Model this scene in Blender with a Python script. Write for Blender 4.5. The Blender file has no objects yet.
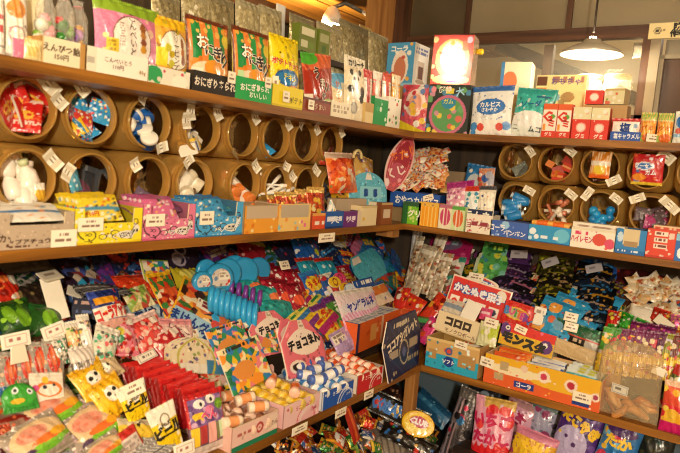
import bpy, math, random
import numpy as np
from mathutils import Matrix, Vector

RND = random.Random(11)
SC = bpy.context.scene
COL = SC.collection
PI = math.pi

# ------------------------------------------------------------------ camera frame
FOC, CX, CY = 625.62, 340.0, 226.5
RX = np.array([0.81911899, 0.12398686, -0.56006369])
RY = np.array([0.5678266, -0.03680358, 0.82232503])
RZ = np.array([0.08134515, -0.99160111, -0.10054955])
ROT = np.stack([RX, RY, RZ])            # world = ROT @ (right, down, forward)
EYE = np.array([1.210, -2.247, 1.485])


def ray(px, py):
    return ROT @ np.array([px - CX, py - CY, FOC])


def proj(p):
    q = ROT.T @ (np.asarray(p, float) - EYE)
    return np.array([CX + FOC * q[0] / q[2], CY + FOC * q[1] / q[2]]), q[2]


def hit(px, py, n, d):
    """where the sight line meets the plane n.p = d"""
    r = ray(px, py)
    n = np.asarray(n, float)
    return EYE + r * ((d - n @ EYE) / (n @ r))


# ------------------------------------------------------------------ colours and printed art
_HX = {}


def hx(s):
    if s not in _HX:
        t = ''.join(ch * 2 for ch in s) if len(s) == 3 else s
        c = np.array([int(t[i:i + 2], 16) / 255 for i in (0, 2, 4)])
        _HX[s] = np.where(c <= .04045, c / 12.92, ((c + .055) / 1.055) ** 2.4)
    return _HX[s]


def art(ops, U, V, asp):
    """printed colour of a panel at (U, V); a list of simple shapes painted one over another"""
    if isinstance(ops, str):
        return np.tile(hx(ops), (U.size, 1))
    U = U.ravel(); V = V.ravel()
    C = np.tile(hx('fff'), (U.size, 1))
    for o in ops:
        k = o[0]
        if k == 'bg':
            C[:] = hx(o[1]); continue
        if k == 'h':
            m = (V >= o[1]) & (V <= o[2])
        elif k == 'w':
            m = (U >= o[1]) & (U <= o[2])
        elif k == 'r':
            m = (U >= o[1]) & (U <= o[3]) & (V >= o[2]) & (V <= o[4])
        elif k == 'c':
            m = ((U - o[1]) * asp) ** 2 + (V - o[2]) ** 2 < o[3] ** 2
        elif k == 'o':
            q = np.sqrt(((U - o[1]) * asp) ** 2 + (V - o[2]) ** 2); m = abs(q - o[3]) < o[4]
        elif k == 'e':
            m = ((U - o[1]) / o[3]) ** 2 + ((V - o[2]) / o[4]) ** 2 < 1
        elif k == 's':                        # stripes: n, colour, slant
            m = ((U + o[3] * V) * o[1]) % 1 < (o[4] if len(o) > 4 else .5)
        elif k == 'z':                        # zigzag fill below v
            m = V < o[1] + o[2] * (2 * abs((U * o[3]) % 1 - .5) - .5)
        elif k == 'g':                        # fill below a slanted line v = a + b u
            m = V < o[1] + o[2] * U
        elif k == 'd':                        # scattered dots
            rr = random.Random(o[4]); m = None
            for _ in range(o[1]):
                a, b, c = rr.random(), rr.random(), rr.choice(o[3])
                s = o[2] * rr.uniform(.6, 1.3)
                q = ((U - a) * asp) ** 2 + (V - b) ** 2 < s * s
                C[q] = hx(c)
            continue
        elif k == 'v':                        # busy patchwork
            rr = np.random.RandomState(o[3])
            P = rr.rand(o[1], 2); P[:, 0] *= asp
            D = (U[:, None] * asp - P[None, :, 0]) ** 2 + (V[:, None] - P[None, :, 1]) ** 2
            idx = D.argmin(1)
            cl = np.array([hx(c) for c in o[2]])
            C[:] = cl[rr.randint(0, len(cl), o[1])[idx]]; continue
        elif k == 't':                        # u0 v0 u1 v1 rows colour : small print
            u0, v0, u1, v1, n, c = o[1:7]
            rr = np.random.RandomState(int(u0 * 97 + v1 * 31 + n))
            a = (V - v0) / (v1 - v0) * n
            row = np.floor(a).astype(int)
            cell = np.floor((U - u0) * asp / (v1 - v0) * n * 2.4).astype(int)
            tab = rr.rand(40, 400) > .32
            m = (U > u0) & (U < u1) & (V > v0) & (V < v1) & ((a % 1) > .3) & tab[row % 40, cell % 400]
            C[m] = hx(c); continue
        C[m] = hx(o[-1] if k not in ('s',) else o[2])
    return C


# ------------------------------------------------------------------ materials
MATS = {}


def material(name, rough=.5, metal=0., coat=0., attr=True, color=None, bump=0., bscale=60., spec=.5):
    if name in MATS:
        return MATS[name]
    m = bpy.data.materials.new(name); m.use_nodes = True
    nt = m.node_tree; b = nt.nodes['Principled BSDF']
    b.inputs['Roughness'].default_value = rough
    b.inputs['Metallic'].default_value = metal
    b.inputs['Coat Weight'].default_value = coat
    b.inputs['Coat Roughness'].default_value = .12
    b.inputs['Specular IOR Level'].default_value = spec
    if attr:
        a = nt.nodes.new('ShaderNodeVertexColor'); a.layer_name = 'print'
        nt.links.new(a.outputs['Color'], b.inputs['Base Color'])
    elif color is not None:
        b.inputs['Base Color'].default_value = (*hx(color), 1)
    if bump:
        tc = nt.nodes.new('ShaderNodeTexCoord')
        n = nt.nodes.new('ShaderNodeTexNoise'); n.inputs['Scale'].default_value = bscale
        n.inputs['Detail'].default_value = 3; n.inputs['Distortion'].default_value = .8
        bp = nt.nodes.new('ShaderNodeBump'); bp.inputs['Strength'].default_value = bump
        bp.inputs['Distance'].default_value = .01
        nt.links.new(tc.outputs['Object'], n.inputs['Vector'])
        nt.links.new(n.outputs['Fac'], bp.inputs['Height'])
        nt.links.new(bp.outputs['Normal'], b.inputs['Normal'])
    MATS[name] = m
    return m


FILM = material('printed_film', .3, 0, .45, bump=.5, bscale=38)
FOIL = material('printed_foil', .3, .45, .2, bump=.55, bscale=45)
CARD = material('printed_card', .5, 0, .12)
PAPER = material('plain_paper', .75)
PLASTIC = material('coloured_plastic', .3, 0, .2)
INK = material('ink', .5)
METAL = material('grey_metal', .35, .8)


def clear_mat(name, tint, alpha, rough=.12, bump=.0, attr=False):
    """thin clear plastic: mostly lets light straight through, with its own tint and shine"""
    m = bpy.data.materials.new(name); m.use_nodes = True
    nt = m.node_tree; N = nt.nodes; N.clear()
    out = N.new('ShaderNodeOutputMaterial'); mix = N.new('ShaderNodeMixShader')
    tr = N.new('ShaderNodeBsdfTransparent'); b = N.new('ShaderNodeBsdfPrincipled')
    b.inputs['Base Color'].default_value = (*hx(tint), 1); b.inputs['Roughness'].default_value = rough
    b.inputs['Coat Weight'].default_value = .9; b.inputs['Coat Roughness'].default_value = .05
    t = hx(tint); tr.inputs['Color'].default_value = (*(.55 + .45 * t / max(t)), 1)
    lw = N.new('ShaderNodeLayerWeight'); lw.inputs['Blend'].default_value = .35
    mr = N.new('ShaderNodeMapRange'); mr.inputs['To Min'].default_value = alpha; mr.inputs['To Max'].default_value = min(1, alpha + .55)
    nt.links.new(lw.outputs['Facing'], mr.inputs['Value'])
    nt.links.new(mr.outputs['Result'], mix.inputs['Fac'])
    nt.links.new(tr.outputs[0], mix.inputs[1]); nt.links.new(b.outputs[0], mix.inputs[2])
    nt.links.new(mix.outputs[0], out.inputs['Surface'])
    if bump:
        tc = N.new('ShaderNodeTexCoord'); n = N.new('ShaderNodeTexNoise'); n.inputs['Scale'].default_value = 35
        n.inputs['Distortion'].default_value = 1.2
        bp = N.new('ShaderNodeBump'); bp.inputs['Strength'].default_value = bump; bp.inputs['Distance'].default_value = .02
        nt.links.new(tc.outputs['Object'], n.inputs['Vector']); nt.links.new(n.outputs['Fac'], bp.inputs['Height'])
        nt.links.new(bp.outputs['Normal'], b.inputs['Normal'])
    return m


def plastic_mat(name, tint, body, cloud):
    """see-through moulded plastic: clear tint, a little cloudiness, sharp mirror glints"""
    m = bpy.data.materials.new(name); m.use_nodes = True
    nt = m.node_tree; N = nt.nodes; N.clear(); L = nt.links.new
    out = N.new('ShaderNodeOutputMaterial')
    tr = N.new('ShaderNodeBsdfTransparent'); tr.inputs['Color'].default_value = (*hx(tint), 1)
    df = N.new('ShaderNodeBsdfDiffuse'); df.inputs['Color'].default_value = (*hx(body), 1)
    tl = N.new('ShaderNodeBsdfTranslucent'); tl.inputs['Color'].default_value = (*hx(body), 1)
    gl = N.new('ShaderNodeBsdfGlossy'); gl.inputs['Roughness'].default_value = .09; gl.inputs['Color'].default_value = (1, .95, .85, 1)
    md = N.new('ShaderNodeMixShader'); md.inputs[0].default_value = .5
    L(df.outputs[0], md.inputs[1]); L(tl.outputs[0], md.inputs[2])
    lw = N.new('ShaderNodeLayerWeight'); lw.inputs['Blend'].default_value = .3
    mr = N.new('ShaderNodeMapRange'); mr.inputs['To Min'].default_value = cloud; mr.inputs['To Max'].default_value = min(1, cloud + .45)
    L(lw.outputs['Facing'], mr.inputs['Value'])
    m1 = N.new('ShaderNodeMixShader'); L(mr.outputs[0], m1.inputs[0]); L(tr.outputs[0], m1.inputs[1]); L(md.outputs[0], m1.inputs[2])
    fr = N.new('ShaderNodeFresnel'); fr.inputs['IOR'].default_value = 1.6
    m2 = N.new('ShaderNodeMixShader'); L(fr.outputs[0], m2.inputs[0]); L(m1.outputs[0], m2.inputs[1]); L(gl.outputs[0], m2.inputs[2])
    tc = N.new('ShaderNodeTexCoord'); n = N.new('ShaderNodeTexNoise'); n.inputs['Scale'].default_value = 16
    bp = N.new('ShaderNodeBump'); bp.inputs['Strength'].default_value = .25; bp.inputs['Distance'].default_value = .02
    L(tc.outputs['Object'], n.inputs['Vector']); L(n.outputs['Fac'], bp.inputs['Height']); L(bp.outputs['Normal'], gl.inputs['Normal'])
    L(m2.outputs[0], out.inputs['Surface'])
    return m


CLEAR = clear_mat('clear_cellophane', 'f4efe2', .17, .08, 1.)
JAR = plastic_mat('aged_clear_plastic', 'f2d69c', 'f8c264', .38)
RIM = plastic_mat('amber_rim_plastic', 'ecca84', 'f2bf62', .64)
GLASSY = clear_mat('window_glass', 'e6e2d4', .05, .03)
MIST = clear_mat('thick_clear_plastic', 'e3d3b0', .2, .12, .3)


def wood(name, c1, c2, axis='Y', rough=.42, scale=1.):
    m = bpy.data.materials.new(name); m.use_nodes = True
    nt = m.node_tree; N = nt.nodes; b = N['Principled BSDF']
    tc = N.new('ShaderNodeTexCoord'); mp = N.new('ShaderNodeMapping')
    s = {'X': (1.2, 22, 22), 'Y': (22, 1.2, 22), 'Z': (22, 22, 1.2)}[axis]
    mp.inputs['Scale'].default_value = [v * scale for v in s]
    n = N.new('ShaderNodeTexNoise'); n.inputs['Scale'].default_value = 1.6; n.inputs['Detail'].default_value = 6
    n.inputs['Distortion'].default_value = .6
    r = N.new('ShaderNodeValToRGB'); r.color_ramp.elements[0].position = .33; r.color_ramp.elements[1].position = .68
    r.color_ramp.elements[0].color = (*hx(c1), 1); r.color_ramp.elements[1].color = (*hx(c2), 1)
    bp = N.new('ShaderNodeBump'); bp.inputs['Strength'].default_value = .25; bp.inputs['Distance'].default_value = .004
    L = nt.links.new
    L(tc.outputs['Object'], mp.inputs['Vector']); L(mp.outputs['Vector'], n.inputs['Vector'])
    L(n.outputs['Fac'], r.inputs['Fac']); L(r.outputs['Color'], b.inputs['Base Color'])
    L(n.outputs['Fac'], bp.inputs['Height']); L(bp.outputs['Normal'], b.inputs['Normal'])
    b.inputs['Roughness'].default_value = rough
    return m


# ------------------------------------------------------------------ mesh builder
class MB:
    def __init__(self):
        self.v, self.f, self.c, self.n = [], [], [], 0

    def add(self, v, f, c):
        v = np.asarray(v, float).reshape(-1, 3)
        if isinstance(c, str):
            c = np.tile(hx(c), (len(v), 1))
        self.v.append(v); self.c.append(c)
        self.f.extend([tuple(i + self.n for i in q) for q in f])
        self.n += len(v)

    def surf(self, S, nu, nv, ops, asp=1., flip=False):
        """a (u,v) grid through the surface S(U,V)->xyz, coloured by art"""
        U, V = np.meshgrid(np.linspace(0, 1, nu + 1), np.linspace(0, 1, nv + 1))
        P = S(U.ravel(), V.ravel())
        w = nu + 1
        f = []
        for j in range(nv):
            for i in range(nu):
                a = j * w + i
                q = (a, a + 1, a + w + 1, a + w)
                f.append(q[::-1] if flip else q)
        self.add(P, f, art(ops, U.ravel(), V.ravel(), asp))

    def quad(self, a, b, c, d, ops, nu=1, nv=1, asp=1.):
        a, b, c, d = (np.asarray(p, float) for p in (a, b, c, d))

        def S(U, V):
            U = U[:, None]; V = V[:, None]
            return a * (1 - U) * (1 - V) + b * U * (1 - V) + c * U * V + d * (1 - U) * V
        self.surf(S, nu, nv, ops, asp)

    def box(self, x0, x1, y0, y1, z0, z1, col, front=None, top=None, left=None, right=None, res=24):
        asp = (x1 - x0) / (z1 - z0)
        n = (max(2, min(res, int(res * asp))), res) if front and not isinstance(front, str) else (1, 1)
        self.quad((x0, y0, z0), (x1, y0, z0), (x1, y0, z1), (x0, y0, z1), front or col, *n, asp)
        ma = (y1 - y0) / (z1 - z0)
        n = (res, res) if left and not isinstance(left, str) else (1, 1)
        self.quad((x0, y1, z0), (x0, y0, z0), (x0, y0, z1), (x0, y1, z1), left or col, *n, ma)
        n = (res, res) if right and not isinstance(right, str) else (1, 1)
        self.quad((x1, y0, z0), (x1, y1, z0), (x1, y1, z1), (x1, y0, z1), right or col, *n, ma)
        n = (res, res) if top and not isinstance(top, str) else (1, 1)
        self.quad((x0, y0, z1), (x1, y0, z1), (x1, y1, z1), (x0, y1, z1), top or col, *n, (x1 - x0) / (y1 - y0))
        self.quad((x1, y1, z0), (x0, y1, z0), (x0, y1, z1), (x1, y1, z1), col)
        self.quad((x0, y1, z0), (x1, y1, z0), (x1, y0, z0), (x0, y0, z0), col)

    def bar(self, a, b, w, h, col):
        a, b = Vector(a), Vector(b)
        d = (b - a).normalized()
        s = d.cross(Vector((0, 0, 1)))
        if s.length < .01:
            s = Vector((1, 0, 0))
        s.normalize(); u = s.cross(d)
        P = [p + s * (i * w / 2) + u * (j * h / 2) for p in (a, b) for i, j in ((-1, -1), (1, -1), (1, 1), (-1, 1))]
        self.add(P, [(0, 1, 2, 3), (7, 6, 5, 4), (0, 4, 5, 1), (1, 5, 6, 2), (2, 6, 7, 3), (3, 7, 4, 0)], col)

    def tube(self, pts, r, col, n=8, cap=True):
        pts = [Vector(p) for p in pts]
        rr = r if isinstance(r, (list, tuple)) else [r] * len(pts)
        V = []
        for i, p in enumerate(pts):
            d = (pts[min(i + 1, len(pts) - 1)] - pts[max(i - 1, 0)]).normalized()
            s = d.cross(Vector((0, 0, 1)))
            if s.length < .05:
                s = d.cross(Vector((1, 0, 0)))
            s.normalize(); u = s.cross(d)
            for k in range(n):
                a = 2 * PI * k / n
                V.append(p + (s * math.cos(a) + u * math.sin(a)) * rr[i])
        f = []
        for i in range(len(pts) - 1):
            for k in range(n):
                f.append((i * n + k, i * n + (k + 1) % n, (i + 1) * n + (k + 1) % n, (i + 1) * n + k))
        if cap:
            f.append(tuple(range(n))[::-1]); f.append(tuple((len(pts) - 1) * n + k for k in range(n)))
        self.add([tuple(p) for p in V], f, col)

    def lathe(self, prof, col, n=24, axis='Y', sq=None):
        """profile of (radius, along) turned about an axis; sq gives a rounded-square power per ring; col may be a list per ring"""
        V = []; C = []
        for i, (r, t) in enumerate(prof):
            e = sq[i] if sq else 2.
            for k in range(n):
                a = 2 * PI * k / n
                c, s = math.cos(a), math.sin(a)
                m = (abs(c) ** e + abs(s) ** e) ** (-1 / e)
                p = (r * m * c, r * m * s)
                V.append({'Y': (p[0], t, p[1]), 'Z': (p[0], p[1], t), 'X': (t, p[0], p[1])}[axis])
                C.append(hx(col[i] if isinstance(col, list) else col))
        f = []
        for i in range(len(prof) - 1):
            for k in range(n):
                f.append((i * n + k, (i + 1) * n + k, (i + 1) * n + (k + 1) % n, i * n + (k + 1) % n))
        self.add(V, f, np.array(C))

    def build(self, name, mat, parent=None, smooth=True, label=None):
        me = bpy.data.meshes.new(name)
        V = np.concatenate(self.v); C = np.concatenate(self.c)
        me.from_pydata(V.tolist(), [], self.f)
        a = me.color_attributes.new('print', 'FLOAT_COLOR', 'POINT')
        a.data.foreach_set('color', np.concatenate([C, np.ones((len(C), 1))], 1).astype(np.float32).ravel())
        if smooth:
            me.polygons.foreach_set('use_smooth', np.ones(len(me.polygons), bool))
        for mm in (mat if isinstance(mat, (list, tuple)) else [mat]):
            me.materials.append(mm)
        me.update()
        o = bpy.data.objects.new(name, me); COL.objects.link(o)
        if parent is not None:
            o.parent = parent
        if label:
            o['label'] = label
        return o


# ------------------------------------------------------------------ lettering
_GL = {}


def glyphs(s, bold=0.):
    if (s, bold) in _GL:
        return _GL[(s, bold)]
    cu = bpy.data.curves.new('txt', 'FONT'); cu.body = s
    cu.size = 1; cu.align_x = 'CENTER'; cu.space_line = .88; cu.resolution_u = 1; cu.offset = bold
    cu.fill_mode = 'FRONT'
    o = bpy.data.objects.new('txt', cu); COL.objects.link(o)
    me = bpy.data.meshes.new_from_object(o.evaluated_get(bpy.context.evaluated_depsgraph_get()))
    v = np.array([p.co[:2] for p in me.vertices]).reshape(-1, 2)
    f = [tuple(p.vertices) for p in me.polygons]
    bpy.data.objects.remove(o); bpy.data.curves.remove(cu); bpy.data.meshes.remove(me)
    if len(v):
        lo, hi = v.min(0), v.max(0)
        v = (v - (lo + hi) / 2) / .85
    _GL[(s, bold)] = (v, f)
    return v, f


def lettering(parent, S, w, h, texts, eps=.0012):
    """all the writing on one surface, as one mesh laid on it. text: (string, u, v, size, colour, {rot, vert, out, bold, sx})"""
    for i, t in enumerate(texts):
        mb = MB()
        s, u, v, size, col = t[:5]
        k = t[5] if len(t) > 5 else {}
        if k.get('vert'):
            s = '\n'.join(s)
        a = math.radians(k.get('rot', 0))
        passes = []
        if k.get('out'):
            passes.append((k['out'], k.get('ow', .07), 1))
        passes.append((col, k.get('bold', .015), 2))
        g0 = glyphs(s, 0.)[0]
        if not len(g0):
            continue
        ex = np.ptp(g0[:, 0]) * size * h * k.get('sx', 1.); ey = np.ptp(g0[:, 1]) * size * h
        fx = min(1., 2 * min(u, 1 - u) * w * .96 / max(ex, 1e-6)) if abs(a) < .5 else 1.
        fy = min(1., 2 * min(v, 1 - v) * h * .96 / max(ey, 1e-6)) if abs(a) < .5 else 1.
        for c, bold, lev in passes:
            g, f = glyphs(s, bold)
            x = g[:, 0] * size * h * k.get('sx', 1.) * fx; y = g[:, 1] * size * h * fy
            X = x * math.cos(a) - y * math.sin(a); Y = x * math.sin(a) + y * math.cos(a)
            U = np.clip(u + X / w, .01, .99); V = np.clip(v + Y / h, .01, .99)
            P = S(U, V)
            d = 1e-3
            du = S(np.clip(U + d, 0, 1), V) - S(np.clip(U - d, 0, 1), V)
            dv = S(U, np.clip(V + d, 0, 1)) - S(U, np.clip(V - d, 0, 1))
            n = np.cross(du, dv); n /= np.linalg.norm(n, axis=1, keepdims=True) + 1e-12
            mb.add(P + n * eps * lev, f, c)
        mb.build('lettering', INK, parent, smooth=False)


def plane_S(w, h, y=0., z0=0., x0=None):
    x0 = -w / 2 if x0 is None else x0
    return lambda U, V: np.stack([x0 + np.asarray(U) * w, np.full(np.shape(U), y, float), z0 + np.asarray(V) * h], 1)


# ------------------------------------------------------------------ things
ANCHORS = []      # (point, phrase) for naming what stands beside what
THINGS = []


def tag(o, label, cat, group=None, kind=None, anchor=None):
    o['label'] = label; o['category'] = cat
    if group: o['group'] = group
    if kind: o['kind'] = kind
    THINGS.append(o)
    if anchor:
        ANCHORS.append((o, anchor))
    return o


def empty(name):
    o = bpy.data.objects.new(name, None); COL.objects.link(o); o.empty_display_size = .02
    return o


WALLROT = {'L': PI / 2, 'R': 0.}


def pose(side, pos, lean=0., yaw=0., roll=0.):
    return (Matrix.Translation(Vector(pos)) @ Matrix.Rotation(WALLROT[side] + math.radians(yaw), 4, 'Z')
            @ Matrix.Rotation(-math.radians(lean), 4, 'X') @ Matrix.Rotation(-math.radians(roll), 4, 'Y'))


def ppm(M, p, axis):
    """picture pixels per metre along a local axis of the pose M at the world point p"""
    a = np.array((M.to_3x3() @ Vector(axis)).normalized())
    return np.linalg.norm(proj(p + a * .02)[0] - proj(p - a * .02)[0]) / .04


# where things stand: shelf tops and the sloped heaps
ZT, ZM, ZC = 1.6355, 1.2625, .7455
EDGE = {'LT': 0., 'LM': 0., 'LC': .19, 'RT': 0., 'RM': 0., 'RC': -.12}
ZOF = {'T': ZT, 'M': ZM, 'C': ZC}


def front_plane(side, lev, d):
    e = EDGE[side + lev]
    return ((1, 0, 0), e - d) if side == 'L' else ((0, 1, 0), e + d)


SL = 42.      # slope of the heaps in degrees
_c, _s = math.cos(math.radians(SL)), math.sin(math.radians(SL))
# heap plane, left: starts at x=.03 z=.775, rises towards -x ; right: starts at y=.05 z=.80, rises towards +y
HEAP = {'L': ((_s, 0, _c), _s * .03 + _c * .775), 'R': ((0, -_s, _c), -_s * .05 + _c * .80)}


def on_shelf(side, lev, cx, cy, w, h, d=.01, lean=0., yaw=0., roll=0., z=0.):
    """pose + metric size of an upright thing whose front shows centred at (cx,cy), w by h pixels"""
    n, k = front_plane(side, lev, d)
    p = hit(cx, cy, n, k)
    M = pose(side, p, lean, yaw, roll)
    W, H = w / ppm(M, p, (1, 0, 0)), h / ppm(M, p, (0, 0, 1))
    base = p.copy(); base[2] = ZOF[lev] + z
    return pose(side, base, lean, yaw, roll), W, H


def on_heap(side, cx, cy, w, h, lean=48., yaw=0., roll=0., lift=.012):
    """lying on a heap's slope; a steeper thing is raised until its foot clears the slope"""
    n, k = HEAP[side]
    ex = 0.
    for _ in range(3):
        p = hit(cx, cy, n, k + lift + ex)
        M = pose(side, p, lean, yaw, roll)
        W, H = w / ppm(M, p, (1, 0, 0)), h / ppm(M, p, (0, 0, 1))
        ex = .46 * H * abs(math.sin(math.radians(90 - SL - lean)))
    return M @ Matrix.Translation((0, 0, -H / 2)), W, H


def in_air(side, cx, cy, w, h, dist, lean=0., yaw=0., roll=0.):
    """pose of a thing centred on the sight line at a given depth (for places given by depth, not by a shelf)"""
    r = ray(cx, cy) / FOC
    p = EYE + r * dist
    M = pose(side, p, lean, yaw, roll)
    W, H = w / ppm(M, p, (1, 0, 0)), h / ppm(M, p, (0, 0, 1))
    return M @ Matrix.Translation((0, 0, -H / 2)), W, H


def where(side, spec):
    """spec: dict with px=(cx,cy,w,h) and one of lev / heap / dist"""
    cx, cy, w, h = spec['px']
    g = lambda k, d: spec.get(k, d)
    if 'lev' in spec:
        return on_shelf(side, spec['lev'], cx, cy, w, h, g('d', .01), g('lean', 0.), g('yaw', 0.), g('roll', 0.), g('z', 0.))
    if 'dist' in spec:
        return in_air(side, cx, cy, w, h, spec['dist'], g('lean', 0.), g('yaw', 0.), g('roll', 0.))
    return on_heap(side, cx, cy, w, h, g('lean', 48.), g('yaw', 0.), g('roll', 0.), g('lift', .012))


# ---- outlines: half-width as a function of height
def HW_rect(v): return np.ones_like(v)
def HW_oval(v): return np.sqrt(np.clip(1 - (2 * v - 1) ** 2, .0004, 1))
def HW_arch(v): return np.where(v < .6, 1., np.sqrt(np.clip(1 - ((v - .6) / .4) ** 2, .002, 1)))
def HW_house(v): return np.where(v < .62, 1., np.clip(1 - (v - .62) / .38 * .62, .2, 1))
def HW_leaf(v): return np.clip(np.sin(PI * np.clip(v * .93 + .05, 0, 1)) ** .62, .05, 1)
def HW_bucket(v): return .78 + .22 * v
def HW_dome(v): return np.where(v < .45, 1., np.sqrt(np.clip(1 - ((v - .45) / .55) ** 2, .004, 1)))


def mottle(ops, seed):
    """small flecks and hair lines of print in lighter and darker tones of the ground colour"""
    if isinstance(ops, str) or len(ops) < 3 or ops[0][0] != 'bg' or any(o[0] == 't' and o[5] > 4 for o in ops):
        return ops
    c = ops[0][1]; c = ''.join(q * 2 for q in c) if len(c) == 3 else c
    v = [int(c[i:i + 2], 16) for i in (0, 2, 4)]
    f = lambda k, a: '%02x%02x%02x' % tuple(int(max(0, min(255, q * k + a))) for q in v)
    if sum(v) > 570:      # pale grounds: only faint flecks
        return [ops[0], ('d', 22, .03, [f(.88, 0), f(.94, 0)], seed)] + list(ops[1:])
    return [ops[0], ('d', 22, .035, [f(.72, 0), f(1.1, 24), f(.86, 0)], seed)] + list(ops[1:2]) + [('d', 16, .016, [f(.5, 10), f(1.0, 70), f(.4, 0)], seed + 1)] + list(ops[2:])


def pack_S(w, h, t, hw=HW_rect, crimp=True, power=.55, y0=None, seed=0, wr=1.):
    rr = random.Random(seed)
    ph = [rr.uniform(0, 6.3) for _ in range(4)]; fr = [rr.randint(3, 6), rr.randint(6, 10)]

    def sh(U, V):
        return (np.clip(np.sin(PI * np.clip(U, 0, 1)), 0, 1) ** power) * (np.clip(np.sin(PI * np.clip(V, 0, 1)), 0, 1) ** (power * .9))

    def front(U, V, sgn=-1):
        U = np.asarray(U, float); V = np.asarray(V, float)
        k = hw(V)
        b = sh(U, V)
        e = np.exp(-np.minimum(V, 1 - V) * 11) * min(t, .022) * .16 * wr
        y = sgn * (t / 2) * b + e * .35 * np.sin(U * PI * fr[0] * 2 + ph[0]) + min(t, .02) * .05 * wr * np.sin(U * PI * fr[1] + V * 9 + ph[1]) * b
        narrow = 1 - .05 * np.sin(PI * V) * min(1, t / .03)
        return np.stack([(U - .5) * w * k * narrow, y, V * h], 1)
    return front


def pack(name, side, spec, ops, label, cat, t=.03, hw=HW_rect, texts=(), mat=None, back=None, group=None, anchor=None,
         price=None, power=.55, tag_it=True, wr=1., eps=None, hold=None):
    """a filled bag, sachet or flat card; front printed with ops, lettered with texts"""
    M, w, h = where(side, spec)
    if hold:
        r, hx_, hy_ = hold
        M = child_pose(r, hx_, hy_, .0135, spec.get('lean', 0), spec.get('yaw', 0), spec.get('roll', 0))
        w = min(w, r['_w'] - .010)
    px = spec['px']
    nu = int(min(72, max(18, px[2] * 1.5))); nv = int(min(80, max(18, px[3] * 1.5)))
    ops = mottle(ops, len(THINGS))
    flat = t < .006
    S = pack_S(w, h, t, hw, seed=len(THINGS), power=power if not flat else .08, wr=wr if not flat else 0)
    mb = MB(); asp = w / h
    mb.surf(S, nu, nv, ops, asp)
    B = lambda U, V: S(U, V, 1) + np.array([0, .0006, 0])
    bc = back or (ops if isinstance(ops, str) else next((o[1] for o in ops if o[0] == 'bg'), 'ddd'))
    if flat:
        mb.surf(lambda U, V: S(U, V) + np.array([0, t, 0]), 6, nv, bc, asp, flip=True)
        # the cut edge of the card
        for uu in (0., 1.):
            E = lambda U, V, uu=uu: S(np.full_like(V, uu), V) + np.stack([0 * U, U * t, 0 * U], 1)
            mb.surf(E, 1, nv, 'e8e0cc', 1., flip=uu == 0.)
    else:
        mb.surf(B, min(nu, 12), min(nv, 14), bc, asp, flip=True)
        for z0, z1, vv in ((-.008, 0., 0.), (0., .008, 1.)):      # crimped, saw-toothed seals
            n = max(8, nu)
            U = np.linspace(0, 1, n + 1)
            e = S(U, np.full(n + 1, vv))
            k = .004 + .003 * (np.arange(n + 1) % 2)
            o = e.copy(); o[:, 2] += k * (1 if vv else -1)
            edge = art(ops, U, np.full(n + 1, .985 if vv else .015), asp)
            f = [(i, i + 1, n + 2 + i, n + 1 + i) for i in range(n)]
            mb.add(np.concatenate([e, o]), f, np.concatenate([edge, edge]))
    m = mat or (CARD if flat else FILM)
    o = mb.build(name, m)
    if texts:
        lettering(o, S, w, h, texts, eps or (.0009 if flat else .0016))
    if price:
        price_card(o, S, w, h, *price)
    o.matrix_world = M
    if tag_it:
        tag(o, label, cat, group, anchor=anchor)
    o['_w'] = w; o['_h'] = h
    return o


PRICE = [('bg', 'f3ead2'), ('t', .16, .26, .84, .5, 1, '8a6a58'), ('t', .3, .6, .7, .78, 1, '9a7a68')]
PRICE_RED = [('bg', 'f5efdc'), ('r', .12, .16, .88, .84, 'c89a90'), ('r', .145, .21, .855, .79, 'f5efdc'), ('t', .25, .34, .75, .66, 1, 'b0706a')]


def price_card(parent, S, w, h, u, v, pw, ph, rot=0., ops=None, curl=.0):
    """a small paper price label stuck on a thing, sizes in metres"""
    c = S(np.array([u]), np.array([v]))[0]
    d = 1e-3
    du = S(np.array([u + d]), np.array([v]))[0] - S(np.array([u - d]), np.array([v]))[0]
    dv = S(np.array([u]), np.array([v + d]))[0] - S(np.array([u]), np.array([v - d]))[0]
    du /= np.linalg.norm(du); n = np.cross(du, dv); n /= np.linalg.norm(n); dv = np.cross(n, du)
    a = math.radians(rot)
    ex = du * math.cos(a) + dv * math.sin(a); ey = -du * math.sin(a) + dv * math.cos(a)
    c = c + n * .004
    mb = MB()
    q = lambda U, V: c + np.outer(U - .5, ex) * pw + np.outer(V - .5, ey) * ph + np.outer(.0015 + curl * (2 * U - 1) ** 2, n)
    mb.surf(q, 30, 18, ops or PRICE, pw / ph)
    mb.surf(lambda U, V: q(U, V) - n * .0012, 2, 2, 'd8ccb0', 1., flip=True)
    return mb.build('price_label', PAPER, parent, smooth=False)


def carton(name, side, spec, front, label, cat, depth=.04, col='ddd', top=None, left=None, right=None, texts=(), ltexts=(), mat=None,
           group=None, anchor=None, price=None, W=None, H=None):
    """a closed printed cardboard box, front at local y = 0"""
    M, w, h = where(side, spec)
    w = W or w; h = H or h
    mb = MB()
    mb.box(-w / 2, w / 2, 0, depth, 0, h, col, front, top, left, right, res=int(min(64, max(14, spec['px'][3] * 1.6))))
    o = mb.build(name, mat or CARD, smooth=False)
    if texts:
        lettering(o, plane_S(w, h), w, h, texts, .0008)
    if ltexts:
        lettering(o, lambda U, V: np.stack([np.full(np.shape(U), -w / 2), depth * (1 - np.asarray(U)), np.asarray(V) * h], 1), depth, h, ltexts, .0008)
    if price:
        price_card(o, plane_S(w, h), w, h, *price)
    o.matrix_world = M
    tag(o, label, cat, group, anchor=anchor)
    o['_w'] = w; o['_h'] = h; o['_d'] = depth
    return o


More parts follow.
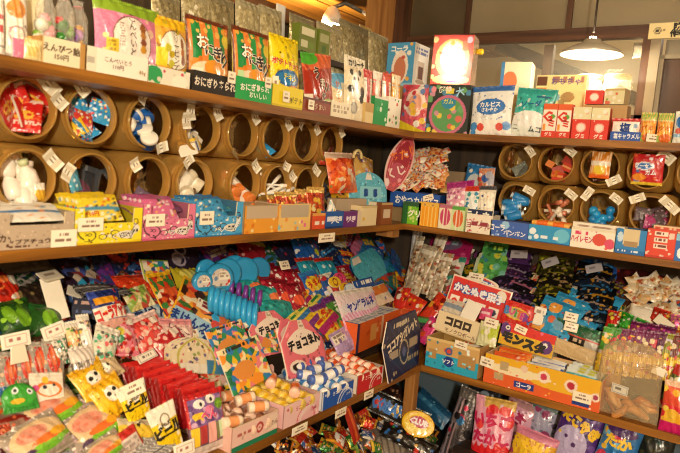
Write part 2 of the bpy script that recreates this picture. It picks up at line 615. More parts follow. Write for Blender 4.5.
def tray(name, side, spec, front, label, cat='display box', depth=.12, col='c9b28a', inside='b59a70', texts=(), group=None, anchor=None,
         price=None, notch=0., flap=0., flap_ops=None, flap_texts=(), side_ops=None, back_h=None, floor_h=.004):
    """an open-topped printed display box; notch lowers the middle of the front, flap raises a printed card at the back"""
    M, w, h = where(side, spec)
    th = .0035
    res = int(min(60, max(14, spec['px'][3] * 1.7)))
    nu = int(min(130, max(16, spec['px'][2] * 1.6)))
    r = empty(name)
    mb = MB()
    asp = w / h

    def S(U, V):
        top = h * (1 - notch * (np.abs(2 * U - 1) < .72))
        return np.stack([(U - .5) * w, np.zeros_like(U), V * top], 1)
    mb.surf(S, nu, res, front, asp)
    mb.surf(lambda U, V: S(U, V) + np.array([0, th, 0]), nu, 2, inside, asp, flip=True)
    mb.surf(lambda U, V: S(U, np.ones_like(U)) + np.stack([0 * U, V * th, 0 * U], 1), nu, 1, 'd9c8a0', 1.)
    fp = mb.build('front_panel', CARD, r, smooth=False)
    bh = back_h or h
    b = MB()
    so = side_ops or col
    n = res if side_ops and not isinstance(side_ops, str) else 1
    for sx in (-1, 1):
        xo, xi = sx * w / 2, sx * (w / 2 - th)
        A, B_, C_, D = (xo, th, 0), (xo, depth, 0), (xo, depth, bh), (xo, th, h)
        if sx < 0:
            b.quad(B_, A, D, C_, so, n, n, depth / h)
            b.quad((xi, th, 0), (xi, depth, 0), (xi, depth, bh), (xi, th, h), inside)
        else:
            b.quad(A, B_, C_, D, so, n, n, depth / h)
            b.quad((xi, depth, 0), (xi, th, 0), (xi, th, h), (xi, depth, bh), inside)
        b.quad((min(xo, xi), th, h), (max(xo, xi), th, h), (max(xo, xi), depth, bh), (min(xo, xi), depth, bh), 'd9c8a0')
    b.quad((-w / 2, depth - th, 0), (w / 2, depth - th, 0), (w / 2, depth - th, bh), (-w / 2, depth - th, bh), inside)
    b.quad((w / 2, depth, 0), (-w / 2, depth, 0), (-w / 2, depth, bh), (w / 2, depth, bh), col)
    b.quad((-w / 2, 0, floor_h), (w / 2, 0, floor_h), (w / 2, depth, floor_h), (-w / 2, depth, floor_h), inside)
    b.quad((-w / 2, depth, 0), (w / 2, depth, 0), (w / 2, 0, 0), (-w / 2, 0, 0), col)
    b.build('box_body', CARD, r, smooth=False)
    if flap:
        g = MB()
        FS = lambda U, V: np.stack([(U - .5) * w * np.where(V > .8, 1 - (V - .8) * .4, 1), depth - .002 + V * flap * .12, bh * .9 + V * flap], 1)
        g.surf(FS, nu, max(8, int(res * flap / h)), flap_ops or front, w / flap)
        g.surf(lambda U, V: FS(U, V) + np.array([0, .002, 0]), 2, 2, col, 1., flip=True)
        fo = g.build('back_flap', CARD, r, smooth=False)
        if flap_texts:
            lettering(fo, FS, w, flap, flap_texts, .0012)
    if texts:
        lettering(fp, S, w, h, texts, .0012)
    if price:
        price_card(fp, S, w, h, *price)
    r.matrix_world = M
    tag(r, label, cat, group, anchor=anchor)
    r['_w'] = w; r['_h'] = h; r['_d'] = depth
    return r


def child_pose(root, x, y, z, lean=0., yaw=0., roll=0.):
    """a pose given in a holder's own frame, for things lying in it"""
    return (root.matrix_world @ Matrix.Translation((x, y, z)) @ Matrix.Rotation(math.radians(yaw), 4, 'Z')
            @ Matrix.Rotation(-math.radians(lean), 4, 'X') @ Matrix.Rotation(-math.radians(roll), 4, 'Y'))


ORD = ['first', 'second', 'third', 'fourth', 'fifth', 'sixth', 'seventh', 'eighth', 'ninth', 'tenth', 'eleventh', 'twelfth']


def copy_of(src, M, label, group=None):
    c = src.copy(); COL.objects.link(c); c.matrix_world = M
    for ch in src.children:
        d = ch.copy(); COL.objects.link(d); d.parent = c; d.matrix_parent_inverse = ch.matrix_parent_inverse.copy()
        for g in ch.children:
            e = g.copy(); COL.objects.link(e); e.parent = d
    c['label'] = label
    if group: c['group'] = group
    THINGS.append(c)
    return c


def raw_pack(name, w, h, t, ops, mat=None, hw=HW_rect, texts=(), power=.55, n=(14, 14)):
    """a sachet given in metres, not yet placed"""
    S = pack_S(w, h, t, hw, seed=RND.randint(0, 9999), power=power)
    mb = MB()
    mb.surf(S, n[0], n[1], ops, w / h)
    bc = ops if isinstance(ops, str) else next((o[1] for o in ops if o[0] == 'bg'), 'ddd')
    mb.surf(lambda U, V: S(U, V, 1) + np.array([0, .0005, 0]), 8, 8, bc, 1., flip=True)
    o = mb.build(name, mat or FILM)
    if texts:
        lettering(o, S, w, h, texts, .0015)
    return o


def raw_roll(name, length, r, body, ends, mat=None, twist=True):
    """a paper roll or twist-wrapped stick along local x, centred"""
    mb = MB()
    L = length / 2
    if twist:
        prof = [(.0005, -L), (r * .8, -L * .97), (r * .35, -L * .8), (r, -L * .7), (r * 1.02, -L * .3), (r * 1.02, L * .3), (r, L * .7), (r * .35, L * .8), (r * .8, L * .97), (.0005, L)]
        col = [ends] * 3 + [body] * 4 + [ends] * 3
    else:
        prof = [(.0005, -L), (r * .95, -L), (r, -L * .96), (r, -L * .55), (r, -L * .5), (r, L * .5), (r, L * .55), (r, L * .96), (r * .95, L), (.0005, L)]
        col = [ends] * 4 + [body] * 2 + [ends] * 4
    mb.lathe(prof, col, 14, 'X')
    return mb.build(name, mat or FILM)

# =================================================================== the room
SHELF_L = wood('shelf_wood_left', '5c340e', 'a56c26', 'Y', .38)
SHELF_R = wood('shelf_wood_right', '5c340e', 'a56c26', 'X', .38)
DARKW_Y = wood('dark_wood_y', '1d130b', '38261a', 'Y', .6)
DARKW_X = wood('dark_wood_x', '1d130b', '38261a', 'X', .6)
BROWN_X = wood('brown_frame_x', '3c2212', '5c3a22', 'X', .45)
BROWN_Z = wood('brown_frame_z', '3c2212', '5c3a22', 'Z', .45)
POSTW = wood('pale_post_wood', '8a5a2c', 'b98448', 'Z', .5)
LOFTW = wood('loft_plank_wood', '7a4a18', 'b9802e', 'Y', .5, .7)
BEAMW = wood('beam_wood', '5c3618', '86562a', 'Y', .5)


def plain(name, col, rough=.8, bump=0.):
    return material('m_' + name, rough, attr=False, color=col, bump=bump, bscale=12)


def struct(name, mat, boxes, smooth=False):
    mb = MB()
    for b in boxes:
        mb.box(*b, 'fff')
    o = mb.build(name, mat, smooth=smooth); o['kind'] = 'structure'
    return o


struct('floor', plain('floor', '5b4a38', .6, .2), [(-3, 3.2, -4.2, 3.2, -.05, 0)])
struct('ceiling', plain('ceiling', 'a08258', .85, .1), [(-.42, 3.2, -4.2, 3.2, 2.66, 2.72)])
struct('ceiling_loft', LOFTW, [(-3., -2.42 + i * .20 + .193, -4.2, 3.2, 2.38 + .004 * (i % 2), 2.44) if i == 0 else (-2.42 + i * .20, -2.42 + i * .20 + .193, -4.2, 3.2, 2.38 + .004 * (i % 2), 2.44) for i in range(10)])
struct('wall_left', wood('wall_board_left', '33281c', '5a4930', 'Z', .7, .6), [(-.44, -.372, -4.2, .42, 0, 1.99)])
struct('wall_front', plain('wall_front', '9a8462', .85, .1), [(-3, 3.2, -4.25, -4.2, 0, 2.7)])
struct('wall_right', plain('wall_side', '9a8462', .85, .1), [(3.2, 3.25, -4.2, 3.2, 0, 2.7)])
struct('wall_far', plain('wall_far', 'c3b08a', .85, .1), [(-3, 3.2, 2.4, 2.45, 0, 2.7)])
struct('wall_loft', plain('wall_loft', '6a4a24', .85, .1), [(-3.05, -3., -4.2, 3.2, 0, 2.7)])
# the boarded partition behind the right shelves, up to the window band
struct('wall_back', wood('wall_board_back', '2a2018', '473728', 'Z', .7, .6), [(-.44, 1.9, .392, .43, .80, 1.72)])
struct('wall_back_panel', plain('panel', '5d6d78', .5, .1), [(-.44, .262, .392, .43, 0, .80), (.268, 1.9, .392, .43, 0, .80)])
struct('trim_panel_joint', plain('joint', '15110e', .6), [(.255, .28, .372, .40, 0, .80)])

# shelves and counter
struct('shelf_left_upper', SHELF_L, [(-.372, 0, -1.95, .39, 1.611, 1.635)])
struct('shelf_right_upper', SHELF_R, [(.0, 1.35, -.0, .39, 1.611, 1.635)])
struct('shelf_left_middle', SHELF_L, [(-.372, 0, -1.95, .39, 1.239, 1.262)])
struct('shelf_right_middle', SHELF_R, [(.0, 1.35, -.0, .39, 1.239, 1.262)])
struct('counter_left', SHELF_L, [(-.372, .19, -2.05, .39, .720, .745)])
struct('counter_right', SHELF_R, [(.19, 1.40, -.12, .39, .720, .745)])
struct('floor_plinth_left', DARKW_Y, [(-.372, .30, -2.05, .39, 0, .36)])
struct('floor_plinth_right', DARKW_X, [(.30, 1.40, -.22, .39, 0, .36)])
# raised planks that the jars lie on
struct('trim_riser_left', DARKW_Y, [(-.37, -.13, -1.94, -.30, 1.2625, 1.318)])
struct('trim_riser_right', DARKW_X, [(.235, 1.35, .12, .39, 1.2625, 1.318)])


def slope_board(name, side, a0, a1, mat, n0=0.):
    """the sloped board that carries a heap"""
    (n, k) = HEAP[side]
    mb = MB()
    t0, t1 = 0., .52
    base = np.array([.03, 0, .775]) if side == 'L' else np.array([0, .05, .80])
    up = np.array([-_c, 0, _s]) if side == 'L' else np.array([0, _c, _s])
    nn = np.array(n)
    al = np.array([0, 1, 0]) if side == 'L' else np.array([1, 0, 0])
    P = [base + up * t + al * a - nn * (.012 + s) for s in (0, .012) for t, a in ((t0, a0), (t0, a1), (t1, a1), (t1, a0))]
    f = [(0, 1, 2, 3), (7, 6, 5, 4), (0, 4, 5, 1), (1, 5, 6, 2), (2, 6, 7, 3), (3, 7, 4, 0)]
    mb.add(P, f, 'fff')
    o = mb.build(name, mat, smooth=False); o['kind'] = 'structure'


slope_board('trim_display_slope_left', 'L', -1.95, .385, DARKW_Y)
slope_board('trim_display_slope_right', 'R', -.05, 1.35, DARKW_X)
# timber under the counter and small blocks under the shelf
struct('trim_counter_post', POSTW, [(.145, .185, -.155, -.118, .36, .72)])
struct('trim_shelf_block', POSTW, [(-.10, -.02, -.06, -.01, 1.205, 1.239)])

# beam, corner post, partition timbers
struct('beam_left', BEAMW, [(-.43, -.345, -2.2, .24, 1.985, 2.035)])
struct('post_corner', POSTW, [(-.45, -.335, .26, .375, 1.64, 2.66)])
struct('post_corner_dark', BROWN_Z, [(-.335, -.285, .33, .40, 1.64, 2.66)])
struct('trim_transom', BROWN_X, [(-.285, 1.45, .385, .425, 2.053, 2.10)])
for k, x in enumerate((.005, .447)):
    struct('trim_mullion_%d' % (k + 1), BROWN_Z, [(x - .011, x + .011, .388, .422, 2.10, 2.66)])
struct('trim_jamb', BROWN_Z, [(.735, .80, .385, .43, 1.635, 2.053)])
struct('trim_sill', BROWN_X, [(-.285, 1.45, .385, .435, 1.72, 1.76)])
struct('trim_sash_upright', BROWN_Z, [(.338, .378, .46, .49, 1.72, 2.053)])
struct('trim_jamb_pale', plain('jamb_pale', '8d8068', .6), [(.765, .80, .37, .385, 1.635, 2.04)])
# a sloping timber in the room beyond
mb = MB(); mb.bar((-.05, .9, 2.16), (.75, 1.25, 1.86), .05, .06, 'fff')
o = mb.build('trim_brace', BROWN_X, smooth=False); o['kind'] = 'structure'


def frosted(name, col, tcol):
    m = bpy.data.materials.new(name); m.use_nodes = True
    nt = m.node_tree; N = nt.nodes; N.clear()
    out = N.new('ShaderNodeOutputMaterial'); mx = N.new('ShaderNodeMixShader'); mx.inputs['Fac'].default_value = .55
    tl = N.new('ShaderNodeBsdfTranslucent'); tl.inputs['Color'].default_value = (*hx(tcol), 1)
    b = N.new('ShaderNodeBsdfPrincipled'); b.inputs['Base Color'].default_value = (*hx(col), 1); b.inputs['Roughness'].default_value = .28
    n = N.new('ShaderNodeTexNoise'); n.inputs['Scale'].default_value = 3.; n.inputs['Detail'].default_value = 2
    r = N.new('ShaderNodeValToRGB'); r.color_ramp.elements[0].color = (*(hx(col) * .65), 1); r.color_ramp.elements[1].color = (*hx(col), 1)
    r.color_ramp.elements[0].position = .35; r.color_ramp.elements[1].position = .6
    tc = N.new('ShaderNodeTexCoord')
    L = nt.links.new
    L(tc.outputs['Object'], n.inputs['Vector']); L(n.outputs['Fac'], r.inputs['Fac']); L(r.outputs[0], b.inputs['Base Color'])
    L(tl.outputs[0], mx.inputs[1]); L(b.outputs[0], mx.inputs[2]); L(mx.outputs[0], out.inputs['Surface'])
    return m


FROST = frosted('frosted_pane', 'a3977e', 'd8ccb0')
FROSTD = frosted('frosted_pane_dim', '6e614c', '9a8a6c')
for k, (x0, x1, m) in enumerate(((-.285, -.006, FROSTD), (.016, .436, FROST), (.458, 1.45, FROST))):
    o = struct('window_%d' % (k + 1), m, [(x0, x1, .402, .407, 2.10, 2.66)])
# the sash to the right of the jamb, and the clear pane left of it
o = struct('window_4', GLASSY, [(-.285, .735, .402, .405, 1.76, 2.053)])
w5 = struct('window_5', plain('dusky_pane', '4a372c', .2), [(.80, 1.45, .40, .405, 1.66, 1.97)])
fr = MB(); fr.box(.80, 1.45, .385, .41, 1.97, 1.985, '7c7058'); fr.box(.80, .815, .385, .41, 1.64, 1.97, '9a8e74'); fr.box(.815, 1.45, .39, .408, 1.985, 2.04, '6e6450')
fr.build('window_frame', CARD, w5, smooth=False)

# ------------------------------------------------------------------ lamps
pl = empty('pendant_lamp'); pl.location = (.598, .20, 1.955)
mb = MB()
prof = [(.012, .060), (.03, .056), (.042, .042), (.07, .030), (.104, .012), (.112, .0), (.109, .0), (.102, .010), (.068, .027), (.040, .038), (.02, .042)]
mb.lathe(prof, 'cfc6b2', 32, 'Z')
mb.build('lamp_shade', material('enamel', .25, .2, .5), pl)
mb = MB(); mb.lathe([(.0005, -.018), (.016, -.014), (.029, .002), (.031, .016), (.026, .032), (.014, .05), (.012, .066), (.0005, .068)], 'fff', 20, 'Z')
em = bpy.data.materials.new('lit_bulb'); em.use_nodes = True
bs = em.node_tree.nodes['Principled BSDF']; bs.inputs['Emission Color'].default_value = (1, .86, .62, 1); bs.inputs['Emission Strength'].default_value = 40
mb.build('light_bulb', em, pl, label='glowing light bulb')
mb = MB(); mb.tube([(0, 0, .08), (0, 0, .70)], .004, '3a3027'); mb.build('lamp_cord', PLASTIC, pl)
tag(pl, 'round enamel pendant lamp shining above the right end of the top shelf', 'lamp', anchor='the pendant lamp')


def lamp(name, loc, power, size, col, parent=None):
    d = bpy.data.lights.new(name, 'POINT'); d.energy = power; d.shadow_soft_size = size * .6; d.color = col
    o = bpy.data.objects.new(name, d); COL.objects.link(o); o.location = loc
    if parent: o.parent = parent
    return o


WARM = (1., .865, .645)
lamp('lamp_light', (0, 0, -.035), 7, .035, WARM, pl)
# clip lamp in the loft
cl = empty('clip_lamp'); cl.location = (-.91, .62, 2.24)
mb = MB(); mb.lathe([(.012, .10), (.03, .09), (.05, .05), (.06, .0), (.057, .0), (.047, .048), (.01, .085)], 'd8d2c2', 24, 'Z')
sh = mb.build('lamp_shade', PLASTIC, cl)
mb = MB(); mb.lathe([(.0005, -.005), (.03, .0), (.042, .02), (.03, .045), (.0005, .06)], 'fff', 18, 'Z'); mb.build('light_bulb', em, cl)
mb = MB(); mb.tube([(0, 0, .095), (.04, .06, .13), (.10, .14, .10)], .012, '6b675c'); mb.build('lamp_arm', PLASTIC, cl)
mb = MB(); mb.tube([(.10, .14, .10), (.16, .22, .055), (.24, .29, .05), (.30, .34, .085)], .010, 'e8e2d2'); mb.build('lamp_hose', PLASTIC, cl)
tag(cl, 'white clip lamp with a curved hose glowing under the plank loft ceiling', 'lamp')
lamp('loft_light', (-1.0, .55, 2.15), 22, .06, (1, .72, .40))
# the shop's ceiling lamps out of frame; last one added to brighten the lower shelves
for k, (x, y, z, e) in enumerate(((1.45, -1.5, 2.46, 16), (.08, -2.6, 2.42, 22), (1.9, -3.2, 1.95, 305))):
    s = empty('unseen_lamp'); s.location = (x, y, z)
    mb = MB(); mb.lathe([(.02, .21 if k == 0 else .16), (.02, .05), (.06, .04), (.10, .01), (.10, .0), (.095, .0), (.05, .03), (.01, .035)], 'd5ccb8', 24, 'Z'); mb.build('lamp_shade', PLASTIC, s)
    mb = MB(); mb.lathe([(.0005, -.06), (.03, -.05), (.042, -.02), (.03, .01), (.015, .03)], 'fff', 18, 'Z'); mb.build('light_bulb', em, s)
    tag(s, ['enamel ceiling lamp over the left shelves above the picture', 'enamel ceiling lamp further back behind the visitor', 'added unseen lamp hung low behind the visitor to brighten lower shelves'][k], 'lamp')
    lamp('lamp_light', (0, 0, -.10), e, .12, WARM, s)
lamp('far_room_light', (.9, 1.5, 2.4), 26, .1, (1, .86, .66))
w = bpy.data.worlds.new('shop_world'); SC.world = w; w.use_nodes = True
w.node_tree.nodes['Background'].inputs[0].default_value = (1, .85, .66, 1)
w.node_tree.nodes['Background'].inputs[1].default_value = .14

cam = bpy.data.cameras.new('camera'); co = bpy.data.objects.new('camera', cam); COL.objects.link(co)
cam.sensor_width = 36; cam.lens = FOC / 680 * 36; cam.clip_start = .05
m3 = Matrix((tuple(ROT[:, 0]), tuple(-ROT[:, 1]), tuple(-ROT[:, 2]))).transposed()
co.matrix_world = Matrix.Translation(Vector(EYE)) @ m3.to_4x4()
cam.dof.use_dof = True; cam.dof.focus_distance = 2.25; cam.dof.aperture_fstop = 4.5
SC.camera = co
SC.cycles.filter_width = 1.1
SC.cycles.transparent_max_bounces = 16
SC.view_settings.view_transform = 'Standard'; SC.view_settings.look = 'None'
SC.view_settings.exposure = 0.; SC.view_settings.gamma = 1; SC.view_settings.use_curve_mapping = False
SC.cycles.transparent_max_bounces = 24

# =================================================================== candy jars
def make_jar(name='candy_jar', s=.152):
    r = empty(name)
    h = s / 2
    prof = [(h * .82, .008), (h * .82, .020), (h * .86, .024), (h * .97, .034), (h, .050), (h, .19), (h * .96, .204), (h * .80, .212), (.0005, .213)]
    sq = [2, 2, 2.2, 3.6, 4.6, 4.6, 4.4, 3.6, 2]
    mb = MB(); mb.lathe(prof, 'd9b566', 40, 'Y', sq)
    mb.build('jar_body', JAR, r)
    mb = MB()
    mb.lathe([(h * .80, .024), (h * .80, .002), (h * .82, -.003), (h * .86, -.004), (h * .885, .001), (h * .885, .006), (h * .85, .009), (h * .845, .014), (h * .87, .016), (h * .87, .020), (h * .84, .024)], 'dcb76a', 40, 'Y')
    mb.build('jar_rim', RIM, r)
    return r


JAR0 = None
LASTJAR = {}
TAGCARD = [('bg', 'f4ecd6'), ('t', .14, .26, .86, .48, 1, '8c7a68'), ('t', .25, .6, .75, .8, 1, '9c8a78')]


def jar_tag(root, ang, s=.15, out=.93, w=.042, h=.027, rot=0., n=0):
    """a paper price slip taped to the rim"""
    a = math.radians(ang)
    R = s / 2 * out
    c = np.array([R * math.cos(a), -.006, R * math.sin(a)])
    t = math.radians(rot)
    ex = np.array([math.cos(t), .12, math.sin(t)]); ey = np.array([-math.sin(t), -.1, math.cos(t)])
    mb = MB()
    q = lambda U, V: c + np.outer(U - .5, ex) * w + np.outer(V - .5, ey) * h + np.outer(.006 * (U - .5) ** 2 * 4, (0, -1, 0))
    mb.surf(q, 26, 16, TAGCARD, w / h)
    mb.surf(lambda U, V: q(U, V) + np.array([0, .0012, 0]), 2, 2, 'd8ccb0', 1., flip=True)
    return mb.build('price_label', PAPER, root, smooth=False)


def jar_at(side, cx, cy, row, label, tags=(), d=.125, anchor=None):
    global JAR0
    n, k = front_plane(side, 'M', d)
    p = hit(cx, cy, n, k)
    s = .152
    p[2] = {1: 1.5475, 2: 1.3945}[row]
    a = 1 if side == 'L' else 0
    q = LASTJAR.get((side, row))
    if q is not None and p[a] - q < .1545: p[a] = q + .1545
    LASTJAR[(side, row)] = p[a]
    if JAR0 is None:
        JAR0 = make_jar()
        r = JAR0
    else:
        r = JAR0.copy(); COL.objects.link(r)
        for ch in JAR0.children:
            if ch.name.startswith('price'):
                continue
            c = ch.copy(); COL.objects.link(c); c.parent = r
    for t in tags:
        jar_tag(r, *t[:1], **(t[1] if len(t) > 1 else {}))
    r.matrix_world = pose(side, p)
    tag(r, label, 'jar', 'wide-mouthed candy jars', anchor=anchor)
    return r


def put(root, name, mk, n, label, cat, group, zone=(-.045, .045, .02, .10, -.052, .0), tilt=40, up=False, seed=0):
    """loose sweets lying in a jar, heaped from its floor up"""
    rr = random.Random(seed * 7 + len(THINGS))
    src = None
    out = []
    for i in range(n):
        f = i / max(1, n - 1)
        z = zone[4] + (zone[5] - zone[4]) * (f if n > 1 else .3)
        half = math.sqrt(max(.0001, .056 ** 2 - z * z)) * .72
        x = rr.uniform(max(zone[0], -half), min(zone[1], half))
        y = zone[2] + (zone[3] - zone[2]) * (.25 + .75 * f) * rr.uniform(.7, 1)
        M = child_pose(root, x, y, z, rr.uniform(5, tilt), rr.uniform(-tilt, tilt), rr.uniform(-tilt, tilt) + (0 if not up else 0))
        lab = label[i % len(label)] if isinstance(label, (list, tuple)) else label
        m = mk[i % len(mk)] if isinstance(mk, (list, tuple)) else mk
        o = m(i) if callable(m) else m
        o.matrix_world = M
        tag(o, lab, cat, group)
        out.append(o)
    return out

# =================================================================== helpers for the tables below
def sh(cx, cy, w, h, lev, d=.01, lean=0., yaw=0., roll=0., z=0.):
    return dict(px=(cx, cy, w, h), lev=lev, d=d, lean=lean, yaw=yaw, roll=roll, z=z)


def hp(cx, cy, w, h, lean=44., yaw=0., roll=0., lift=.035):
    return dict(px=(cx, cy, w, h), lean=lean, yaw=yaw, roll=roll, lift=lift)


def rows_in(root, mk, nx, ny, label, cat, group, z, lean=0., yaw=0., roll=0., jit=.003, ja=5., pad=.012, pady=.014, dz=0., frontback=('front', 'middle', 'back')):
    """repeats laid out in a holder in ny rows of nx"""
    w, dp = root['_w'], root['_d']
    src = mk() if callable(mk) else mk
    rr = random.Random(len(THINGS))
    first = True
    for j in range(ny):
        y = dp / 2 if ny == 1 else pady + (dp - 2 * pady) * j / (ny - 1)
        for i in range(nx):
            x = 0 if nx == 1 else -w / 2 + pad + (w - 2 * pad) * i / (nx - 1)
            M = child_pose(root, x + rr.uniform(-jit, jit), y + rr.uniform(-jit, jit), z + dz * j + rr.uniform(0, jit), lean + rr.uniform(-ja, ja), yaw + rr.uniform(-ja, ja), roll + rr.uniform(-ja, ja))
            lab = label
            if ny > 1:
                lab += ', ' + (('front', 'back') if ny == 2 else ('front', 'middle', 'back') if ny == 3 else [ORD[k] + ' ' for k in range(ny)])[j].strip() + ' row'
            if nx > 1:
                lab += ', ' + ORD[i] + ' from left'
            if first:
                src.matrix_world = M; tag(src, lab, cat, group); first = False
            else:
                copy_of(src, M, lab, group)['category'] = cat


def sachets_in(root, opslist, n, w, h, t, label, cat, group, name='candy_sachet', lean=25., z=.006, y0=.02, y1=None, mat=None, texts=(), x=0., side_by=1):
    """sachets standing one behind another in a box, like cards"""
    dp = root['_d']; y1 = y1 or dp - .012
    rr = random.Random(len(THINGS))
    protos = [raw_pack(name, w, h, t, o, mat, texts=texts) for o in opslist]
    used = set()
    for s in range(side_by):
        xs = x if side_by == 1 else -root['_w'] / 2 + root['_w'] * (s + .5) / side_by
        for i in range(n):
            k = (i + s) % len(protos)
            y = y0 + (y1 - y0) * i / max(1, n - 1)
            M = child_pose(root, xs + rr.uniform(-.003, .003), y, z, lean + rr.uniform(-4, 4), rr.uniform(-5, 5), rr.uniform(-3, 3))
            lab = label + (', %s from the front' % ORD[i] if n > 1 else '') + ((', left stack', ', right stack') if side_by == 2 else (', left stack', ', middle stack', ', right stack') if side_by == 3 else ('',) * 9)[s]
            if k not in used:
                o = protos[k]; o.matrix_world = M; tag(o, lab, cat, group); used.add(k)
            else:
                copy_of(protos[k], M, lab, group)['category'] = cat


WH, CR, TAN, BK = 'f6f0e0', 'efe3c0', 'c9a66a', '181512'

# =================================================================== left upper shelf
pack('paper_packet', 'L', sh(-1, 20, 14, 66, 'T', .03, 6), [('bg', WH), ('r', .3, .35, .8, .45, 'c84a4a'), ('r', .2, .55, .9, .62, 'd06060'), ('h', .12, .16, 'a0a0a0')], 'white paper packet with red print at the far end of the top shelf', 'packet', t=.02)
pack('paper_packet', 'L', sh(18, 12, 24, 80, 'T', .04, 6), [('bg', 'f1ead9'), ('o', .45, .3, .1, .012, 'b08a8a'), ('d', 12, .02, ['d890a0', 'a08080'], 3), ('e', .45, .62, .4, .12, 'd98a3a'), ('h', 0, .06, 'b9b2a4')], 'white paper packet with a pencil sketch and orange picture beside the candy bags', 'packet', t=.025)
carton('paper_carton', 'L', sh(35, 0, 18, 76, 'T', .09), [('bg', 'efe0b4')], 'tall plain cream carton behind the amber sweet pack', 'carton', .05, 'e3d3a4')
carton('candy_pack', 'L', sh(29, 40, 24, 26, 'T', .045), [('bg', 'e2b25c'), ('h', .55, .62, 'd09a40')], 'small amber sweet pack standing behind the pink strip', 'pack', .03, 'c8963e')
pack('card_strip', 'L', sh(20, 46, 14, 20, 'T', .02, 4), [('bg', 'd87a9a'), ('d', 8, .06, ['e8a0b8'], 2)], 'pink card strip leaning beside the white packet', 'card', t=.003)
pack('candy_packet', 'L', sh(33, 47, 18, 18, 'T', .008, 0), [('bg', 'ecd79a'), ('r', .15, .2, .85, .75, 'e0c070')], 'small cream packet standing left of the labelled tan tray', 'packet', t=.01)
t1 = tray('display_tray', 'L', sh(65, 52, 46, 26, 'T', .006), [('bg', 'e9ddba'), ('w', .0, .03, 'c9a66a'), ('w', .84, 1, 'b98a48')], 'tan cardboard tray with handwritten price card holding cellophane sweet bags', depth=.12, col='b98a48', inside='a87c40',
          texts=[('えんぴつ飴', .42, .62, .28, '5a4634'), ('150円', .42, .3, .22, '6a5644')], anchor='the labelled tan tray')


def candy_bag_clear(side, spec, cols, label, n=9, seed=0, lift=0.):
    """clear cellophane bag of loose sweets: the film, the sweets inside and a tie"""
    M, w, h = where(side, spec)
    r = empty('cellophane_bag')
    S = pack_S(w, h, .045, lambda v: np.where(v < .72, 1., np.clip(1 - (v - .72) * 3.0, .35, 1)) + np.where(v > .9, (v - .9) * 3.5, 0), power=.6, seed=seed)
    mb = MB(); mb.surf(S, 18, 22, 'f4efe2'); mb.surf(lambda U, V: S(U, V, 1), 12, 14, 'f4efe2', flip=True)
    mb.build('bag_film', CLEAR, r)
    rr = random.Random(seed)
    for k in range(n):
        c = cols[k % len(cols)]
        m = MB()
        a = rr.uniform(.010, .015)
        m.lathe([(.0005, -a), (a * .7, -a * .7), (a, 0), (a * .7, a * .7), (.0005, a)], c, 10, 'Z', [2, 2.4, 2.8, 2.4, 2])
        o = m.build('sweet', PLASTIC, r)
        zz = h * (.10 + .52 * (k / n)); xx = rr.uniform(-.32, .32) * w
        o.matrix_local = Matrix.Translation((xx, rr.uniform(-.006, .006), zz)) @ Matrix.Rotation(rr.uniform(0, 3), 4, 'Y')
    m = MB(); m.lathe([(w * .19, h * .885), (w * .21, h * .893), (w * .19, h * .90)], 'c83a4a', 12, 'Z')
    m.build('tie', PLASTIC, r)
    r.matrix_world = M
    tag(r, label, 'bag', 'cellophane sweet bags in the tan tray')
    return r


candy_bag_clear('L', sh(47, 18, 20, 74, 'T', .045, 4, 0, 0, .006), ['e58a9a', 'd8d8c8', '7fae3a', 'f0a0b0'], 'clear bag of pink and white sweets, left in the tan tray', 12, 3)
candy_bag_clear('L', sh(66, 18, 20, 76, 'T', .055, 4, 0, 0, .006), ['5f9a2a', '87b83a', '2f7a2a', 'd04040'], 'clear bag of green sweets in the middle of the tan tray', 12, 5)
candy_bag_clear('L', sh(80, 20, 20, 70, 'T', .075, 4, 0, 0, .006), ['a070c0', 'c890d8', '8050a8', 'd8a040'], 'clear bag of purple sweets, right in the tan tray', 12, 7)

T2 = tray('display_tray', 'L', sh(118, 62, 64, 24, 'T', .006), [('bg', 'f5eddb'), ('w', .0, .17, 'ebe0c8'), ('r', .03, .35, .14, .6, 'b8b0a0'), ('o', .5, .5, .02, .01, 'c8a0a0')], 'white tray with framed price card under the large pink sugar candy bag', depth=.105, col='eee3cb', inside='d8cbb0',
     texts=[('こんぺいとう', .5, .6, .2, '8a6a6a'), ('110円', .5, .35, .2, '8a6a6a'), ('80g', .9, .3, .2, 'a07a40')])
pack('candy_bag', 'L', sh(131, 29, 69, 69, 'T', .034, 7, 0, 0, .013),
     [('bg', 'd67a9e'), ('d', 26, .05, ['e8a8c0', 'c8d890', 'e0b8a0', 'cc6a90'], 5), ('h', .83, 1, '86a82c'), ('o', .5, .46, .34, .012, '7a5040'), ('c', .5, .46, .335, 'efe5d8'), ('t', .3, .35, .37, .7, 9, 'b09a90'), ('r', .12, .18, .28, .44, 'e8c83c'), ('t', .14, .2, .26, .42, 4, 'a8862a'), ('e', .66, .66, .05, .08, '9a5a2a'), ('e', .66, .56, .05, .06, 'c08030'), ('e', .66, .46, .05, .06, '8a4a2a'), ('e', .66, .36, .05, .06, 'c8902a')],
     'large pink candy bag with green top and white disc standing in a white tray', 'bag', t=.045, texts=[('こんぺいとう', .48, .47, .12, '4a2e20', dict(vert=1, bold=.0))], anchor='the pink sugar candy bag')
T3 = tray('display_tray', 'L', sh(170, 76, 42, 17, 'T', .006), [('bg', 'e6e0cc'), ('e', .12, .5, .2, .5, '2f9a56'), ('d', 9, .12, ['c84a5a', '2f9a56', 'd8d0b8'], 4), ('e', .75, .3, .2, .4, 'f2ecd8')], 'white tray with green dots under the golden jelly bean bag', depth=.10, col='ded4bc', inside='c8bb9a')
